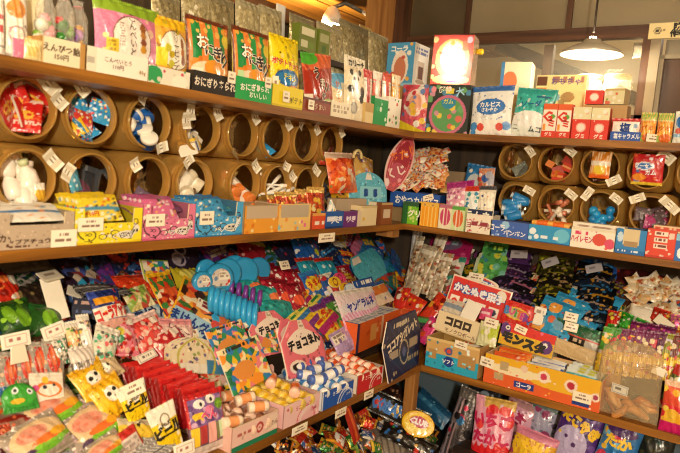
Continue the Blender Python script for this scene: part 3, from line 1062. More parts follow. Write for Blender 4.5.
pack('candy_bag', 'L', sh(171, 42, 40, 62, 'T', .034, 7, 0, 0, .013),
     [('bg', 'e3a53c'), ('h', .85, 1, 'eab81e'), ('o', .58, .5, .31, .012, '8a6030'), ('c', .58, .5, .305, 'f3ead4'), ('r', .06, .22, .34, .5, 'dccf2c'), ('d', 10, .05, ['c8c030', 'b8a020'], 2), ('e', .76, .62, .06, .1, '9a5a2a'), ('e', .77, .48, .06, .08, 'c07030'), ('e', .78, .36, .06, .08, '8a4a2a'), ('h', 0, .12, 'd99a50')],
     'golden jelly bean bag with white oval and brown skewer picture on the top shelf', 'bag', t=.045, texts=[('ゼリービンズ', .55, .5, .11, '4a3020', dict(vert=1, bold=.0))])

RICE = [('bg', 'e8843c'), ('w', .08, .26, '1f8a46'), ('w', .40, .56, '2f9a50'), ('w', .70, .86, '1f8a46'), ('h', 0, .4, 'e08a2e'), ('d', 26, .045, ['f0a83c', 'd87a22', 'f6c060'], 8), ('e', .35, .22, .3, .16, 'f0dcb8'), ('e', .62, .3, .3, .13, 'e8982e'), ('h', .955, 1, '6a3018'), ('w', 0, .03, '6a3018'), ('w', .965, 1, '8a4020'), ('c', .9, .75, .1, 'e8d040')]
RTX = [('お', .28, .66, .2, 'fff8e8', dict(out='201410', ow=.05, bold=.02)), ('に', .42, .56, .18, '2a1a10', dict(out='fff8e8', ow=.06)), ('ぎ', .62, .52, .2, '201410', dict(out='fff8e8', ow=.06, bold=.02)), ('り', .80, .44, .22, '201410', dict(out='fff8e8', ow=.06, bold=.02))]
T4 = tray('display_tray', 'L', sh(215, 86, 43, 20, 'T', .006), [('bg', '25201c')], 'black tray with white lettering under the first striped rice cracker bag', depth=.10, col='2a2420', inside='4a3a2a',
     texts=[('おにぎりあられ', .5, .5, .42, 'e8dcc8', dict(bold=.03))], price=(.86, 1.0, .028, .03))
pack('rice_cracker_bag', 'L', sh(211, 52, 44, 68, 'T', .034, 7, 0, 0, .013), RICE, 'orange and green striped rice cracker bag in the black tray', 'bag', t=.035, texts=RTX, back='6a2a1a', anchor='the striped rice cracker bags', price=(.16, .13, .035, .05))
pack('rice_cracker_bag', 'L', sh(197, 36, 42, 68, 'T', .15, 6), RICE, 'orange and green striped cracker bag half hidden behind the first one', 'bag', t=.035, texts=RTX, back='6a2a1a')
T5 = tray('display_tray', 'L', sh(254, 94, 37, 22, 'T', .006), [('bg', '17a04c')], 'bright green tray with white lettering under the second rice cracker bag', depth=.10, col='188a44', inside='3a6a3a',
     texts=[('おにぎり', .38, .6, .3, 'f4f4e4', dict(bold=.03, rot=4)), ('あられ', .72, .62, .26, 'f4f4e4', dict(bold=.02)), ('おいしい', .6, .28, .26, 'f4f4e4', dict(bold=.02))], price=(.84, .98, .026, .03))
pack('rice_cracker_bag', 'L', sh(254, 65, 38, 66, 'T', .034, 7, 0, 0, .013), RICE, 'orange and green striped rice cracker bag in the green tray', 'bag', t=.035, texts=RTX, back='6a2a1a', price=(.12, .2, .02, .06, 0, 'b9d8a0'))
YEL = [('bg', 'f2d81a'), ('h', .93, 1, 'e8cc10'), ('c', .45, .85, .02, '8a8020'), ('e', .5, .38, .42, .13, '1f5a9a'), ('e', .5, .385, .36, .1, '2f7ab0'), ('d', 9, .03, ['e8b030', 'f0e080'], 4), ('e', .66, .17, .3, .11, 'd89a3a'), ('e', .3, .15, .22, .1, 'e8b860'), ('e', .5, .72, .04, .05, 'b8a020')]
YTX = [('ポテトチップス', .5, .585, .085, 'c8281e', dict(bold=.03, rot=-6, out='f8e8a0', ow=.06)), ('チキン', .5, .385, .09, 'f4e850', dict(bold=.02, rot=-8))]
T6 = tray('display_tray', 'L', sh(288, 99, 31, 21, 'T', .006), [('bg', 'e6cf1a'), ('h', 0, .1, 'cbb410')], 'yellow tray with small print holding the front yellow potato chip bag', depth=.10, col='d8bf18', inside='b8a020', texts=[('ポテト', .75, .4, .3, '7a6a10')], price=(.4, .5, .03, .032))
pack('potato_chip_bag', 'L', sh(288, 66, 30, 66, 'T', .034, 7, 0, 0, .013), YEL, 'front yellow potato chip bag with blue oval in the yellow tray', 'bag', t=.04, texts=YTX, anchor='the yellow chip bags', price=(.08, .2, .02, .07))
pack('potato_chip_bag', 'L', sh(285, 58, 31, 66, 'T', .115, 6), YEL, 'yellow potato chip bag directly behind the front one', 'bag', t=.04, texts=YTX)
pack('potato_chip_bag', 'L', sh(254, 46, 38, 74, 'T', .17, 5), YEL, 'yellow potato chip bag furthest back behind the green tray', 'bag', t=.04, texts=YTX)
T7 = tray('display_tray', 'L', sh(317, 107, 28, 14, 'T', .006), [('bg', '8a3a22'), ('h', .8, 1, '6a2a18')], 'reddish brown tray under the red grilled meat snack bag', depth=.09, col='7a3420', inside='5a2a1a', texts=[('うまい', .6, .45, .4, 'd8c0a0')], price=(.25, .5, .03, .03))
pack('snack_bag', 'L', sh(323, 77, 30, 56, 'T', .034, 7, 0, 6, .013), [('bg', 'b83a20'), ('g', .62, .5, 'b03018'), ('e', .7, .8, .5, .22, 'd8643a'), ('s', 7, 'e87a4a', .7, .25), ('g', .7, .1, 'a82e18'), ('e', .18, .93, .3, .12, '4aa832'), ('e', .35, .14, .2, .1, '6a3018'), ('e', .74, .12, .2, .1, '7ab83a'), ('r', .0, .05, .2, .3, 'f0e4d0')],
     'red grilled meat snack bag with green corner in the brown tray', 'bag', t=.03, texts=[('う', .36, .66, .2, '201410', dict(out='f8ecd8', ow=.06, bold=.03)), ('ま', .5, .5, .16, 'f8ecd8', dict(out='201410', ow=.05)), ('い', .66, .42, .2, '201410', dict(out='f8ecd8', ow=.06)), ('か', .55, .27, .13, '201410', dict(out='f8ecd8', ow=.05))], anchor='the red grilled meat bag')
T8 = tray('display_tray', 'L', sh(341, 112, 20, 15, 'T', .004), [('bg', 'efe4c8'), ('t', .1, .2, .9, .8, 2, 'b09a80')], 'small cream tray with price slip under the orange cheese snack', depth=.08, col='e0d0a8', inside='c8b890')
pack('snack_bag', 'L', sh(341, 91, 20, 40, 'T', .034, 7, 0, 5, .013), [('bg', 'efd9a8'), ('e', .5, .85, .5, .22, '6ab0d8'), ('r', .62, .3, .9, .8, 'f4ecd8'), ('e', .5, .1, .5, .12, 'e8b850')], 'narrow peach snack bag with blue top beside the panda packs', 'bag', t=.02, texts=[('かしこっち', .4, .45, .15, 'd86a2a', dict(vert=1, bold=.02))])
PAN = [('bg', 'f0e0bc'), ('h', .86, 1, 'f4ead0'), ('c', .5, .66, .12, 'fffaf0'), ('c', .28, .77, .05, '1a1614'), ('c', .66, .78, .05, '1a1614'), ('c', .40, .67, .032, '1a1614'), ('c', .58, .68, .032, '1a1614'), ('c', .49, .61, .015, '1a1614'), ('e', .52, .46, .26, .13, 'fffaf0'), ('e', .24, .5, .13, .06, '1a1614'), ('e', .8, .48, .12, .09, '1a1614'), ('e', .75, .36, .12, .07, '1a1614'), ('c', .4, .2, .1, '9a9488'), ('c', .4, .2, .07, 'c8c0b0')]
pack('panda_biscuit_pack', 'L', sh(357, 88, 22, 62, 'T', .02, 5), PAN, 'cream biscuit pack with a black and white panda picture on the top shelf', 'pack', t=.02, texts=[('カリーナ', .5, .91, .1, '1a1614', dict(bold=.04))], anchor='the panda biscuit pack')
carton('card_box', 'L', sh(371, 113, 12, 20, 'T', .01), [('bg', 'e0c890'), ('h', .55, 1, 'c09a58')], 'small tan card box beside the panda biscuit pack', 'box', .05, 'c8a868')
tb = carton('stick_box', 'L', sh(381, 112, 14, 28, 'T', .008), [('bg', '17904a'), ('d', 9, .06, ['d8e8d0', '3aa868'], 3), ('h', .93, 1, 'e8e0d0')], 'small green printed box holding wrapped snack sticks', 'box', .05, '148040')
carton('stick_box', 'L', sh(394, 114, 13, 30, 'T', .008), [('bg', 'f4ecdc'), ('d', 9, .05, ['d05a4a', '4a8a4a', '3a3a3a'], 9)], 'small white box with coloured dots beside the green stick box', 'box', .05, 'e8dcc4')
for i in range(8):
    cols = [('f2ead8', 'c83a3a'), ('d86a5a', 'f0e8d8'), ('f2ead8', 'd04a3a'), ('e8a030', 'f0e0c0'), ('f4f0e4', 'b83030')]
    c, s2 = cols[i % 5]
    pack('snack_stick', 'L', sh(369 + (i % 4) * 9.5, 87 + (i // 4) * -4 + (i % 4) * 1.5, 9, 52, 'T', .022 + .028 * (i // 4), 3), [('bg', c), ('h', .86, 1, s2), ('h', .8, .83, 'b0a8a0'), ('w', .3, .62, s2), ('h', 0, .12, c)],
         '%s wrapped snack stick, %s from left in the %s row' % (['white red', 'salmon', 'white red', 'amber', 'cream red'][i % 5], ORD[i % 4], ['front', 'back'][i // 4]), 'snack stick', t=.014, group='snack sticks standing by the corner', texts=[('とうもろこし'[:5], .46, .5, .11, 'b02a22' if i % 2 == 0 else 'f4ecd8', dict(vert=1))] if i < 4 else ())
# clutter against the wall behind
for i, (x, y, wq, hh, lab) in enumerate(((200, 46, 34, 104, 'crinkled grey bag high behind the golden jelly bean bag'), (168, 42, 30, 98, 'crinkled grey bag behind the large pink bag corner'), (272, 60, 24, 104, 'crinkled grey bag behind the front chip bags'), (304, 69, 26, 100, 'crinkled grey bag under the beam beside the green tea boxes'), (333, 75, 30, 96, 'crinkled olive bag against the wall behind the red meat snack'), (356, 77, 30, 102, 'crinkled olive bag against the wall behind the panda pack'), (380, 82, 20, 96, 'crinkled olive bag behind the snack sticks'), (222, 50, 30, 106, 'crinkled olive bag behind the striped cracker bags'), (250, 55, 26, 106, 'crinkled olive bag behind the yellow chip bags'))):
    pack('cellophane_bag', 'L', sh(x, y, wq, hh, 'T', .24, 4), [('v', 700, ['b4a67c', 'a29468', '94875e', 'c2b488', 'ac9e72', '9e9068'], i), ('s', 5, 'd0c49a', .7, .05), ('d', 26, .016, ['efe6cc', '7a6e50', 'd8ccA4'], i), ('h', .95, 1, 'a89e7c')], lab, 'bag', t=.05, mat=[FILM, FOIL][i % 2], group='crinkled bags against the left wall')  # pale streaks and flecks paint crinkle highlights into the film colour
for i, (x, y, wq, hh, c, lab) in enumerate(((340, 74, 14, 100, 'c8b080', 'tan paper sleeve behind the clear bags near the panda pack'), (366, 78, 12, 104, 'b8985c', 'kraft paper sleeve leaning near the corner behind the snack sticks'), (282, 58, 9, 112, 'e8e4da', 'white paper strip standing behind the yellow chip bags'), (218, 46, 7, 114, 'e4dccb', 'narrow white paper strip left of the beam'))):
    pack('paper_sleeve', 'L', sh(x, y, wq, hh, 'T', .30, 3), [('bg', c)], lab, 'paper', t=.004)
carton('tea_box', 'L', sh(308, 38, 18, 28, 'T', .22, 0, 0, 0, .23), [('bg', '6f7a2c'), ('r', .12, .62, .88, .9, 'dcd6b0'), ('r', .12, .2, .5, .45, 'd0cca0'), ('r', .55, .2, .88, .45, '6f8a2a')], 'green tea box standing high behind the red meat snack', 'box', .05, '6f7f2a')
carton('tea_box', 'L', sh(324, 46, 11, 28, 'T', .22, 0, 0, 0, .23), [('bg', '6f7a2c'), ('r', .1, .55, .9, .85, 'a8a878'), ('r', .3, .2, .7, .45, '4a6a2a')], 'narrower green tea box right beside the first one', 'box', .05, '6f7f2a')
struct('trim_wall_ledge', DARKW_Y, [(-.371, -.20, -.50, -.12, 1.847, 1.8655)])

# =================================================================== right upper shelf
carton('card_box', 'R', sh(404, 108, 36, 46, 'T', .07), [('bg', 'b08a50')], 'plain tan carton under the novelty drink box', 'box', .15, 'a88048')
carton('cola_glass_box', 'R', sh(400, 64, 27, 45, 'T', .075, 0, 0, 0, .185), [('bg', '4a9ac8'), ('e', .5, .45, .3, .38, 'efe0d0'), ('e', .5, .4, .22, .28, 'c87a5a'), ('d', 10, .06, ['f0ece0', 'e8b050', 'c85a4a'], 4), ('h', 0, .1, '8ac0d8')], 'white and blue novelty drink box stacked in the corner', 'box', .13, 'dcd8d0',
       right=[('bg', 'efe9e2'), ('r', .28, .2, .72, .62, 'c8b0a0'), ('r', .33, .22, .67, .5, '5a2418'), ('e', .5, .16, .3, .05, 'a08878'), ('t', .1, .75, .9, .92, 2, '6a7ab0')], texts=[('コーラ', .45, .86, .13, 'f8f8f0', dict(bold=.04))], anchor='the novelty drink box')
FOILR = material('shiny_red_card', .16, .25, .6)
carton('prize_box', 'R', sh(452, 60, 40, 50, 'T', .03, 0, 12, 0, .189), [('bg', 'd8402c'), ('h', .95, 1, 'c8342a'), ('e', .5, .52, .42, .4, 'f0b86a'), ('e', .5, .55, .3, .33, 'f6e2c8'), ('e', .5, .1, .46, .1, 'f0cc90'), ('d', 14, .05, ['f0a030', 'e8643a', 'f8e0a0'], 6), ('e', .9, .9, .07, .07, 'c8c0e0'), ('r', .4, .04, .66, .09, '6a4a9a')], 'large shiny red foil prize box with white centre on top of the capsule box', 'box', .10, 'c8a890', mat=FOILR, anchor='the shiny red foil box')
mb = MB(); mb.lathe([(.0005, 0), (.012, .001), (.012, .022), (.009, .026), (.0005, .026)], 'e8c41c', 14, 'X'); o = mb.build('toy_whistle', PLASTIC)
o.matrix_world = in_air('R', 477, 51, 10, 8, 2.46)[0] @ Matrix.Translation((0, .0, .012)); tag(o, 'small yellow plastic plug on the side of the shiny red foil box', 'plug')
pack('toy_bag', 'R', sh(414, 107, 28, 46, 'T', .02, 3), [('bg', 'd85a6a'), ('e', .55, .62, .36, .3, 'f4dcd0'), ('e', .55, .6, .25, .22, 'e8a88a'), ('d', 20, .06, ['6a8ac0', 'e8c040', 'f0ece0', 'c83a4a'], 3), ('h', 0, .1, 'e85a8a'), ('g', .25, -.25, 'e8d030')], 'red and pink toy bag with a pale face picture at the shelf corner', 'bag', t=.03)
carton('capsule_box', 'R', sh(448, 108, 42, 47, 'T', .02, 0, 4), [('bg', '26302a'), ('c', .5, .38, .36, '5a9a5a'), ('d', 30, .06, ['d86a5a', '6aa86a', 'e8c84a', 'c890a0', '4a8ab0'], 8), ('c', .5, .66, .16, '2a8ab0'), ('o', .5, .38, .38, .03, 'c86a8a'), ('c', .08, .06, .05, 'e8d838'), ('c', .12, .9, .06, 'e890a0'), ('r', .42, .82, .6, .93, 'e8d838')], 'black toy box with round green medal window beneath the red foil box', 'box', .11, '1c2420', H=.186,
       texts=[('超特', .4, .9, .12, 'f4f0e0', dict(bold=.03)), ('大', .75, .86, .16, 'a8d8f0', dict(bold=.03, rot=12)), ('ガム', .5, .66, .1, 'e8e850')], anchor='the black toy box')
pack('candy_bag', 'R', sh(492, 110, 42, 48, 'T', .03, 6, 0, 3), [('bg', 'eef0ee'), ('d', 40, .018, ['3a6ab8'], 5), ('h', .91, 1, '3a70b8'), ('c', .5, .58, .14, 'f0f4f6'), ('e', .5, .58, .36, .17, '2468b4'), ('e', .5, .58, .33, .15, '2f78c4'), ('g', .30, .0, 'f2eee6'), ('g', .0, .0, 'fff'), ('c', .1, .18, .09, '3a86c8'), ('c', .9, .18, .09, '3a86c8'), ('c', .28, .16, .08, 'd84a3a'), ('c', .74, .16, .08, 'd84a3a'), ('c', .1, .06, .06, '3a86c8'), ('e', .5, .2, .12, .12, 'f6f2ea')],
     'white dotted milk candy bag with blue oval logo on the right top shelf', 'bag', t=.04, texts=[('カルピス', .5, .62, .1, 'f8f8f4', dict(bold=.04)), ('さわやか', .5, .51, .08, 'f8f8f4', dict(bold=.03))], anchor='the white dotted candy bag')
pack('candy_bag', 'R', sh(531, 110, 40, 48, 'T', .035, 6, 0, -4), [('bg', '3fb8ae'), ('h', 0, .48, 'eaf0e8'), ('e', .45, .36, .42, .18, 'f6f8f4'), ('d', 24, .03, ['dfe8e0', 'c8d8d0', 'f8f8f4'], 4), ('h', .9, 1, '34a8a0'), ('r', .55, .83, .85, .87, '2a6a90')], 'teal topped soda candy bag with white lower half beside the white dotted bag', 'bag', t=.04, texts=[('ソーダ', .45, .68, .13, '1a5a9a', dict(bold=.02, rot=5)), ('ムコ', .65, .16, .12, '2a3040', dict(bold=.02)), ('二', .15, .18, .1, '40484a')], anchor='the teal soda bag')
carton('plush_box', 'R', sh(515, 80, 30, 34, 'T', .20, 0, 10, 0, .17), [('bg', 'ead9b8'), ('e', .32, .42, .18, .22, 'd85a22'), ('e', .32, .42, .24, .3, 'e8703a'), ('w', 0, .12, '2a78b0')], 'cream toy box with orange round picture behind the teal soda bag', 'box', .10, 'e0cba0', left='2a7ab8')
carton('card_box', 'R', sh(511, 122, 26, 20, 'T', .16), [('bg', 'b08a50')], 'plain tan carton hidden behind the white dotted bag', 'box', .15, 'a88048', H=.168)
carton('toy_gun_box', 'R', sh(558, 101, 50, 66, 'T', .15, 3), [('bg', 'ead898'), ('r', .02, .84, .22, .97, '6a3a22'), ('r', .02, .74, .22, .8, 'e8803a'), ('g', .0, .0, 'fff'), ('r', .5, .28, .62, .62, 'b08a50'), ('e', .66, .66, .14, .08, 'a88048'), ('e', .42, .34, .08, .1, '9a6a3a'), ('e', .46, .66, .05, .06, '8ab0c0'), ('t', .25, .84, .95, .97, 1, '9a6a5a'), ('d', 10, .012, ['7a6a4a'], 4)], 'wide pale yellow toy box with brown picture behind the red gummy cartons', 'box', .04, 'dcc888', texts=[('おもちゃ', .6, .9, .1, '6a4a8a')], anchor='the pale yellow toy box')
G = [('bg', 'f3ead8'), ('h', .82, 1, 'e0602a'), ('h', 0, .2, 'd8341e'), ('c', .7, .62, .07, '5aa83a'), ('r', .05, .22, .25, .4, 'e8902a'), ('w', .0, .04, 'd8502a'), ('w', .96, 1, 'd8502a')]
for i, x in enumerate((549.5, 564.)):
    carton('gummy_carton', 'R', sh(x, 120, 14, 34, 'T', .012), G, 'white and red gummy carton with a big letter, %s of the pair' % ['left', 'right'][i], 'carton', .035, 'd8341e', texts=[('G', .35, .62, .34, 'd8341e', dict(bold=.04)), ('ミ', .66, .42, .2, 'd8341e', dict(bold=.05)), ('グミ', .5, .1, .1, 'f8f0e0', dict(bold=.03))], group='gummy cartons on the right top shelf')
RC = [('bg', 'd9301e'), ('h', .62, 1, 'e4dcb0'), ('d', 10, .06, ['c8d090', 'e8b090', 'f0ecd8'], 3), ('h', 0, .62, 'd9301e'), ('c', .5, .36, .15, 'f4b0a0'), ('c', .5, .36, .11, 'f6dcd0'), ('r', .15, .56, .2, .6, 'fff')]
for i, x in enumerate((581.5, 600.)):
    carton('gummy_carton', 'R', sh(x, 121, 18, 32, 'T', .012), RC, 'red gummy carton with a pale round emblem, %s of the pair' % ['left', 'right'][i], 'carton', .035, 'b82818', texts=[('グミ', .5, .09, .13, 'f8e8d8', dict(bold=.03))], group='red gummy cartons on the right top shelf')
carton('candy_carton', 'R', sh(594, 99, 18, 14, 'T', .06, 0, 0, 0, .125), [('bg', 'd9301e'), ('c', .5, .5, .3, 'f0b0a0'), ('e', .5, .5, .22, .2, 'f8e8dc')], 'small red carton on top of the red gummy cartons', 'carton', .06, 'c02818')
carton('candy_carton', 'R', sh(614, 99, 20, 16, 'T', .06, 0, -6, 0, .125), [('bg', 'e0d8a8'), ('d', 12, .12, ['8ab04a', 'd86a4a', 'f0ecd8', 'c88a9a'], 4), ('h', .85, 1, 'c8b070')], 'small pale carton with fruit pictures beside the small red carton', 'carton', .06, 'd0b888')
carton('card_box', 'R', sh(604, 116, 44, 24, 'T', .058), [('bg', 'b89058')], 'plain tan carton behind the red gummy cartons', 'box', .065, 'b08850', H=.122)
T9 = tray('display_tray', 'R', sh(625, 136, 30, 9, 'T', .008), [('bg', '1c50a8')], 'low blue tray with white lettering under the white salt candy packets', depth=.07, col='1a488f', inside='2a3a6a', texts=[('塩キャラメル', .55, .5, .55, 'e8ecf4', dict(bold=.03))])
pack('salt_candy_packet', 'R', sh(626, 124, 29, 20, 'T', .03, 4, 0, 0, .004), [('bg', 'f4eee4'), ('h', .93, 1, 'c83a3a'), ('w', 0, .03, 'c83a3a'), ('w', .97, 1, 'c83a3a'), ('g', -1.2, 2., 'f0d8c8'), ('e', .85, .7, .08, .12, '8aa8c8')], 'white salt candy packet with red border standing in the blue tray', 'packet', t=.02, texts=[('塩', .5, .6, .42, '20408a', dict(bold=.03)), ('うまい', .45, .18, .16, '6a4a4a')])
GU = [('bg', 'e8903a'), ('h', .8, 1, '8ab85a'), ('h', .74, .8, 'd8d8a0'), ('e', .25, .5, .2, .2, 'd84a2a'), ('s', 9, 'f0b860', .1, .3), ('r', .2, .25, .85, .68, 'e8a83a'), ('h', 0, .22, '9ab85a'), ('e', .6, .14, .4, .16, 'd86a2a')]
for i, x in enumerate((648., 665.)):
    pack('fruit_gummy_pack', 'R', sh(x, 127, 16, 28, 'T', .018, 3), GU, 'orange fruit gummy pack with green top, %s of the pair' % ['left', 'right'][i], 'pack', t=.022, group='fruit gummy packs on the right top shelf', texts=[('グミ', .5, .5, .16, 'c85a1a')], price=(.95, .13, .055, .026) if i == 0 else None)
pack('candy_packet', 'R', sh(682, 128, 16, 30, 'T', .006, 0), [('bg', 'dcdcd0'), ('e', .4, .7, .3, .2, '2a6ab0'), ('e', .3, .4, .2, .1, 'c85a4a'), ('h', .2, .3, '8ab0d0')], 'white and blue candy packet at the right end of the top shelf', 'packet', t=.015)
# clear tubs beneath the pendant lamp
for i, (x, y) in enumerate(((589, 84), (617, 84))):
    M, w_, h_ = on_shelf('R', 'T', x, y, 21, 36, .29, 0, 0, 0, .0)
    r = empty('clear_tub'); R_ = .05; H_ = .26
    mb = MB(); mb.lathe([(.0005, .002), (R_ * .9, .002), (R_, .01), (R_, H_ * .86), (R_ * .92, H_ * .9), (R_ * .9, H_ * .93)], 'eee4cc', 24, 'Z'); mb.build('tub_body', CLEAR, r)
    mb = MB(); mb.lathe([(.0005, H_), (R_ * .95, H_), (R_ * .98, H_ * .985), (R_ * .98, H_ * .93), (R_ * .92, H_ * .92)], 'd8d0bc', 24, 'Z'); mb.build('lid', MIST, r)
    for k in range(5):
        mb = MB(); mb.tube([(RND.uniform(-.03, .03), RND.uniform(-.03, .03), .012), (RND.uniform(-.03, .03), RND.uniform(-.03, .03), .2)], .006, ['e8d8b0', 'd8a860', 'e4e0d0'][k % 3]); mb.build('stick', PLASTIC, r)
    r.matrix_world = M; tag(r, 'clear plastic tub below the pendant lamp, %s of the two' % ['left', 'right'][i], 'tub', 'clear tubs below the pendant lamp')
# signs on the window timbers
sg = struct('sign_backing', plain('sign_edge', 'cbb98a', .6), [(.752, 1.00, .374, .384, 2.042, 2.10)]); sg.name = 'camera_sign'; del sg['kind']
mb = MB(); mb.quad((.753, .3735, 2.043), (.999, .3735, 2.043), (.999, .3735, 2.099), (.753, .3735, 2.099), [('bg', 'e9d9a0'), ('c', .12, .5, .24, '4a4438'), ('c', .12, .5, .18, 'e0cf96'), ('c', .12, .5, .11, '3a342a'), ('t', .19, .42, .235, .58, 1, '8a7a50')], 60, 16, 4.4)
mb.build('sign_face', CARD, sg, smooth=False)
lettering(sg, lambda U, V: np.stack([.753 + np.asarray(U) * .246, np.full(np.shape(U), .373), 2.043 + np.asarray(V) * .056], 1), .246, .056, [('防犯カメラ', .61, .73, .42, '221c12', dict(bold=.05)), ('作動中', .46, .28, .42, '221c12', dict(bold=.05))], .0008)
tag(sg, 'cream notice with bold black characters on the window timber', 'sign', anchor='the cream notice')
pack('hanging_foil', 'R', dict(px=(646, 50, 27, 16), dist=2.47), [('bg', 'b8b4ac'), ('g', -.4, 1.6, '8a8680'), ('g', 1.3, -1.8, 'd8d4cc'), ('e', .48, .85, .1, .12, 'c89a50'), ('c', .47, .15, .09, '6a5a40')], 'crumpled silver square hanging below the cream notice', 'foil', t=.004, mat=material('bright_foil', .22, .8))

# =================================================================== middle shelf, left: jars and what lies in them
def SACH(w=.05, h=.065, t=.008, ops=(), mat=None, texts=()):
    return lambda i: raw_pack('candy_sachet', w, h, t, ops, mat, texts=texts, n=(24, 26))


def ROLLK(L, r, a, b, tw=True, nm='candy_roll'):
    return lambda i: raw_roll(nm, L, r, a, b, FILM, tw)


def DRUM(col, lid, r=.017, hh=.026, nm='candy_tub'):
    def f(i):
        mb = MB(); mb.lathe([(.0005, 0), (r * .9, 0), (r, .002), (r, hh * .65), (r * 1.08, hh * .68), (r * 1.08, hh * .95), (r, hh), (.0005, hh)], [col] * 4 + [lid] * 4, 18, 'Z')
        return mb.build(nm, PLASTIC)
    return f


def CART(w, h, d, ops, col, nm='candy_carton'):
    def f(i):
        mb = MB(); mb.box(-w / 2, w / 2, 0, d, 0, h, col, ops, None, None, None, res=12); return mb.build(nm, CARD, smooth=False)
    return f


def STICK(L, r, col, tip, nm='candy_stick'):
    def f(i):
        mb = MB(); mb.tube([(-L / 2, 0, 0), (L * .2, 0, 0), (L * .21, 0, 0), (L / 2, 0, 0)], [r, r, r * 1.6, r * 1.6], col, 8)
        return mb.build(nm, PLASTIC)
    return f


PLACE = ['at the bottom', 'left', 'right', 'in the middle', 'near the top', 'at the back', 'on top', 'at the very top']


def labs(txt, n):
    return ['%s, %s' % (txt, PLACE[i]) for i in range(n)]


J = {}
J1L = [(28, 108, 'front row jar holding red sachets at the left end of the upper row', [(55, dict(rot=-38, w=.06, h=.03)), (20, dict(rot=-40, w=.04))]),
       (92, 111, 'upper row jar packed with bright blue and red printed sachets', [(120, dict(rot=-45))]),
       (150, 120, 'upper row jar holding blue and white lidded tubs', [(115, dict(rot=60)), (-60, dict(rot=20))]),
       (203, 128, 'upper row jar holding small white, blue and yellow cartons', [(140, dict(rot=-80, w=.05)), (165, dict(rot=-80, w=.045)), (50, dict(rot=-60, w=.05))]),
       (243, 138, 'almost empty upper row jar with amber floor beside the carton jar', [(55, dict(rot=-50, w=.05))]),
       (275, 141, 'upper row jar with one blue sachet at its bottom', [(50, dict(rot=-52, w=.05))]),
       (303, 143, 'dark empty upper row jar with two price slips on its rim', [(125, dict(rot=55)), (45, dict(rot=-55))]),
       (330, 148, 'last upper row jar on the left wall, red wrappers inside', [(50, dict(rot=-55, w=.045))])]
for k, (x, y, lab, tg) in enumerate(J1L):
    J['a%d' % k] = jar_at('L', x, y, 1, lab.replace('front row jar', 'clear jar'), tg, anchor=None)
J2L = [(27, 175, 'lower row jar of white bottle shaped sweets at the left end', [(40, dict(rot=-42, w=.052))]),
       (92, 178, 'lower row jar holding dark, light blue and purple sachets', [(165, dict(rot=60))]),
       (150, 178, 'lower row jar with a few dull purple sachets on its floor', [(140, dict(rot=-55, w=.035))]),
       (192, 182, 'lower row jar stuffed with white paper rolls', [(120, dict(rot=40))]),
       (245, 185, 'lower row jar with orange and white tube sweets', [(60, dict(rot=-45, w=.045))]),
       (278, 189, 'lower row jar bristling with white lolly sticks', [(70, dict(rot=-20)), (30, dict(rot=-40))]),
       (305, 191, 'dark lower row jar with a long price slip on top', [(60, dict(rot=-35, w=.055))]),
       (330, 194, 'last lower row jar on the left wall with pens inside', [(60, dict(rot=-55))])]
for k, (x, y, lab, tg) in enumerate(J2L):
    J['b%d' % k] = jar_at('L', x, y, 2, lab, tg)
put(J['a0'], 'candy_sachet', SACH(.075, .08, .012, [('bg', 'c8201c'), ('d', 30, .03, ['f0d8c8', 'e86a3a'], 3), ('e', .5, .5, .3, .14, 'e8b040'), ('t', .25, .44, .75, .56, 1, 'c8201c'), ('w', 0, .06, 'e8dcc8'), ('t', .2, .2, .8, .34, 2, 'f0d8c8'), ('h', .9, 1, 'e8c8b8')]), 7, labs('red sachet with yellow oval in the far left upper jar', 7), 'sachet', 'red sachets in a jar', (-.04, .035, -.005, .07, -.052, -.005), 45, seed=1)
put(J['a0'], 'candy_sachet', SACH(.055, .075, .008, [('bg', 'e8dcc8'), ('s', 6, 'c83a3a', .6, .2)]), 2, ['pale striped sachet standing up in the far left upper jar', 'second pale striped sachet in the far left upper jar'], 'sachet', None, (-.03, .04, .02, .1, -.02, .0), 40, seed=2)
BL = [SACH(.055, .058, .012, [('bg', '2f98d0'), ('d', 40, .05, ['e8f0f4', 'd83a3a', '1a5aa8', 'f0d040', 'e8f0f4'], q)]) for q in (1, 2)] + [SACH(.055, .058, .010, [('bg', 'd84038'), ('d', 40, .05, ['f4f0e8', '3aa0d0', 'f0c040', 'f4f0e8'], 5)])]
put(J['a1'], 'candy_sachet', BL, 12, labs('blue or red printed sachet in the packed jar', 8) + ['blue or red printed sachet in the packed jar, half buried %s' % q for q in ('low', 'left', 'right', 'behind')], 'sachet', 'printed sachets in a jar', (-.05, .05, -.005, .05, -.058, .012), 50, seed=3)
put(J['a1'], 'candy_sachet', SACH(.04, .045, .008, [('bg', 'e8b820'), ('d', 6, .08, ['c84a2a'], 2)]), 1, 'yellow sachet at the left of the packed blue jar', 'sachet', None, (-.045, -.04, .0, .02, -.05, -.04), 40)
put(J['a2'], 'candy_tub', DRUM('1e5fb0', 'f2ecdc', .021, .034), 8, labs('blue candy tub with cream lid in the third upper jar', 8), 'tub', 'blue lidded tubs in a jar', (-.05, .05, -.002, .06, -.058, .01), 75, seed=4)
put(J['a3'], 'candy_carton', [CART(.042, .032, .05, [('bg', 'f4efe0'), ('w', .3, .6, '2a50a8')], 'f0e8d4'), CART(.042, .032, .05, [('bg', 'e8c034'), ('w', .4, .5, 'f8f0d8')], 'e0b830'), CART(.05, .03, .05, [('bg', 'ded8c8'), ('h', .3, .5, '4a4a4a')], 'b8a888')], 6, labs('small printed carton in the fourth upper jar', 6), 'carton', 'small cartons in a jar', (-.045, .045, -.005, .05, -.062, -.015), 35, seed=5)
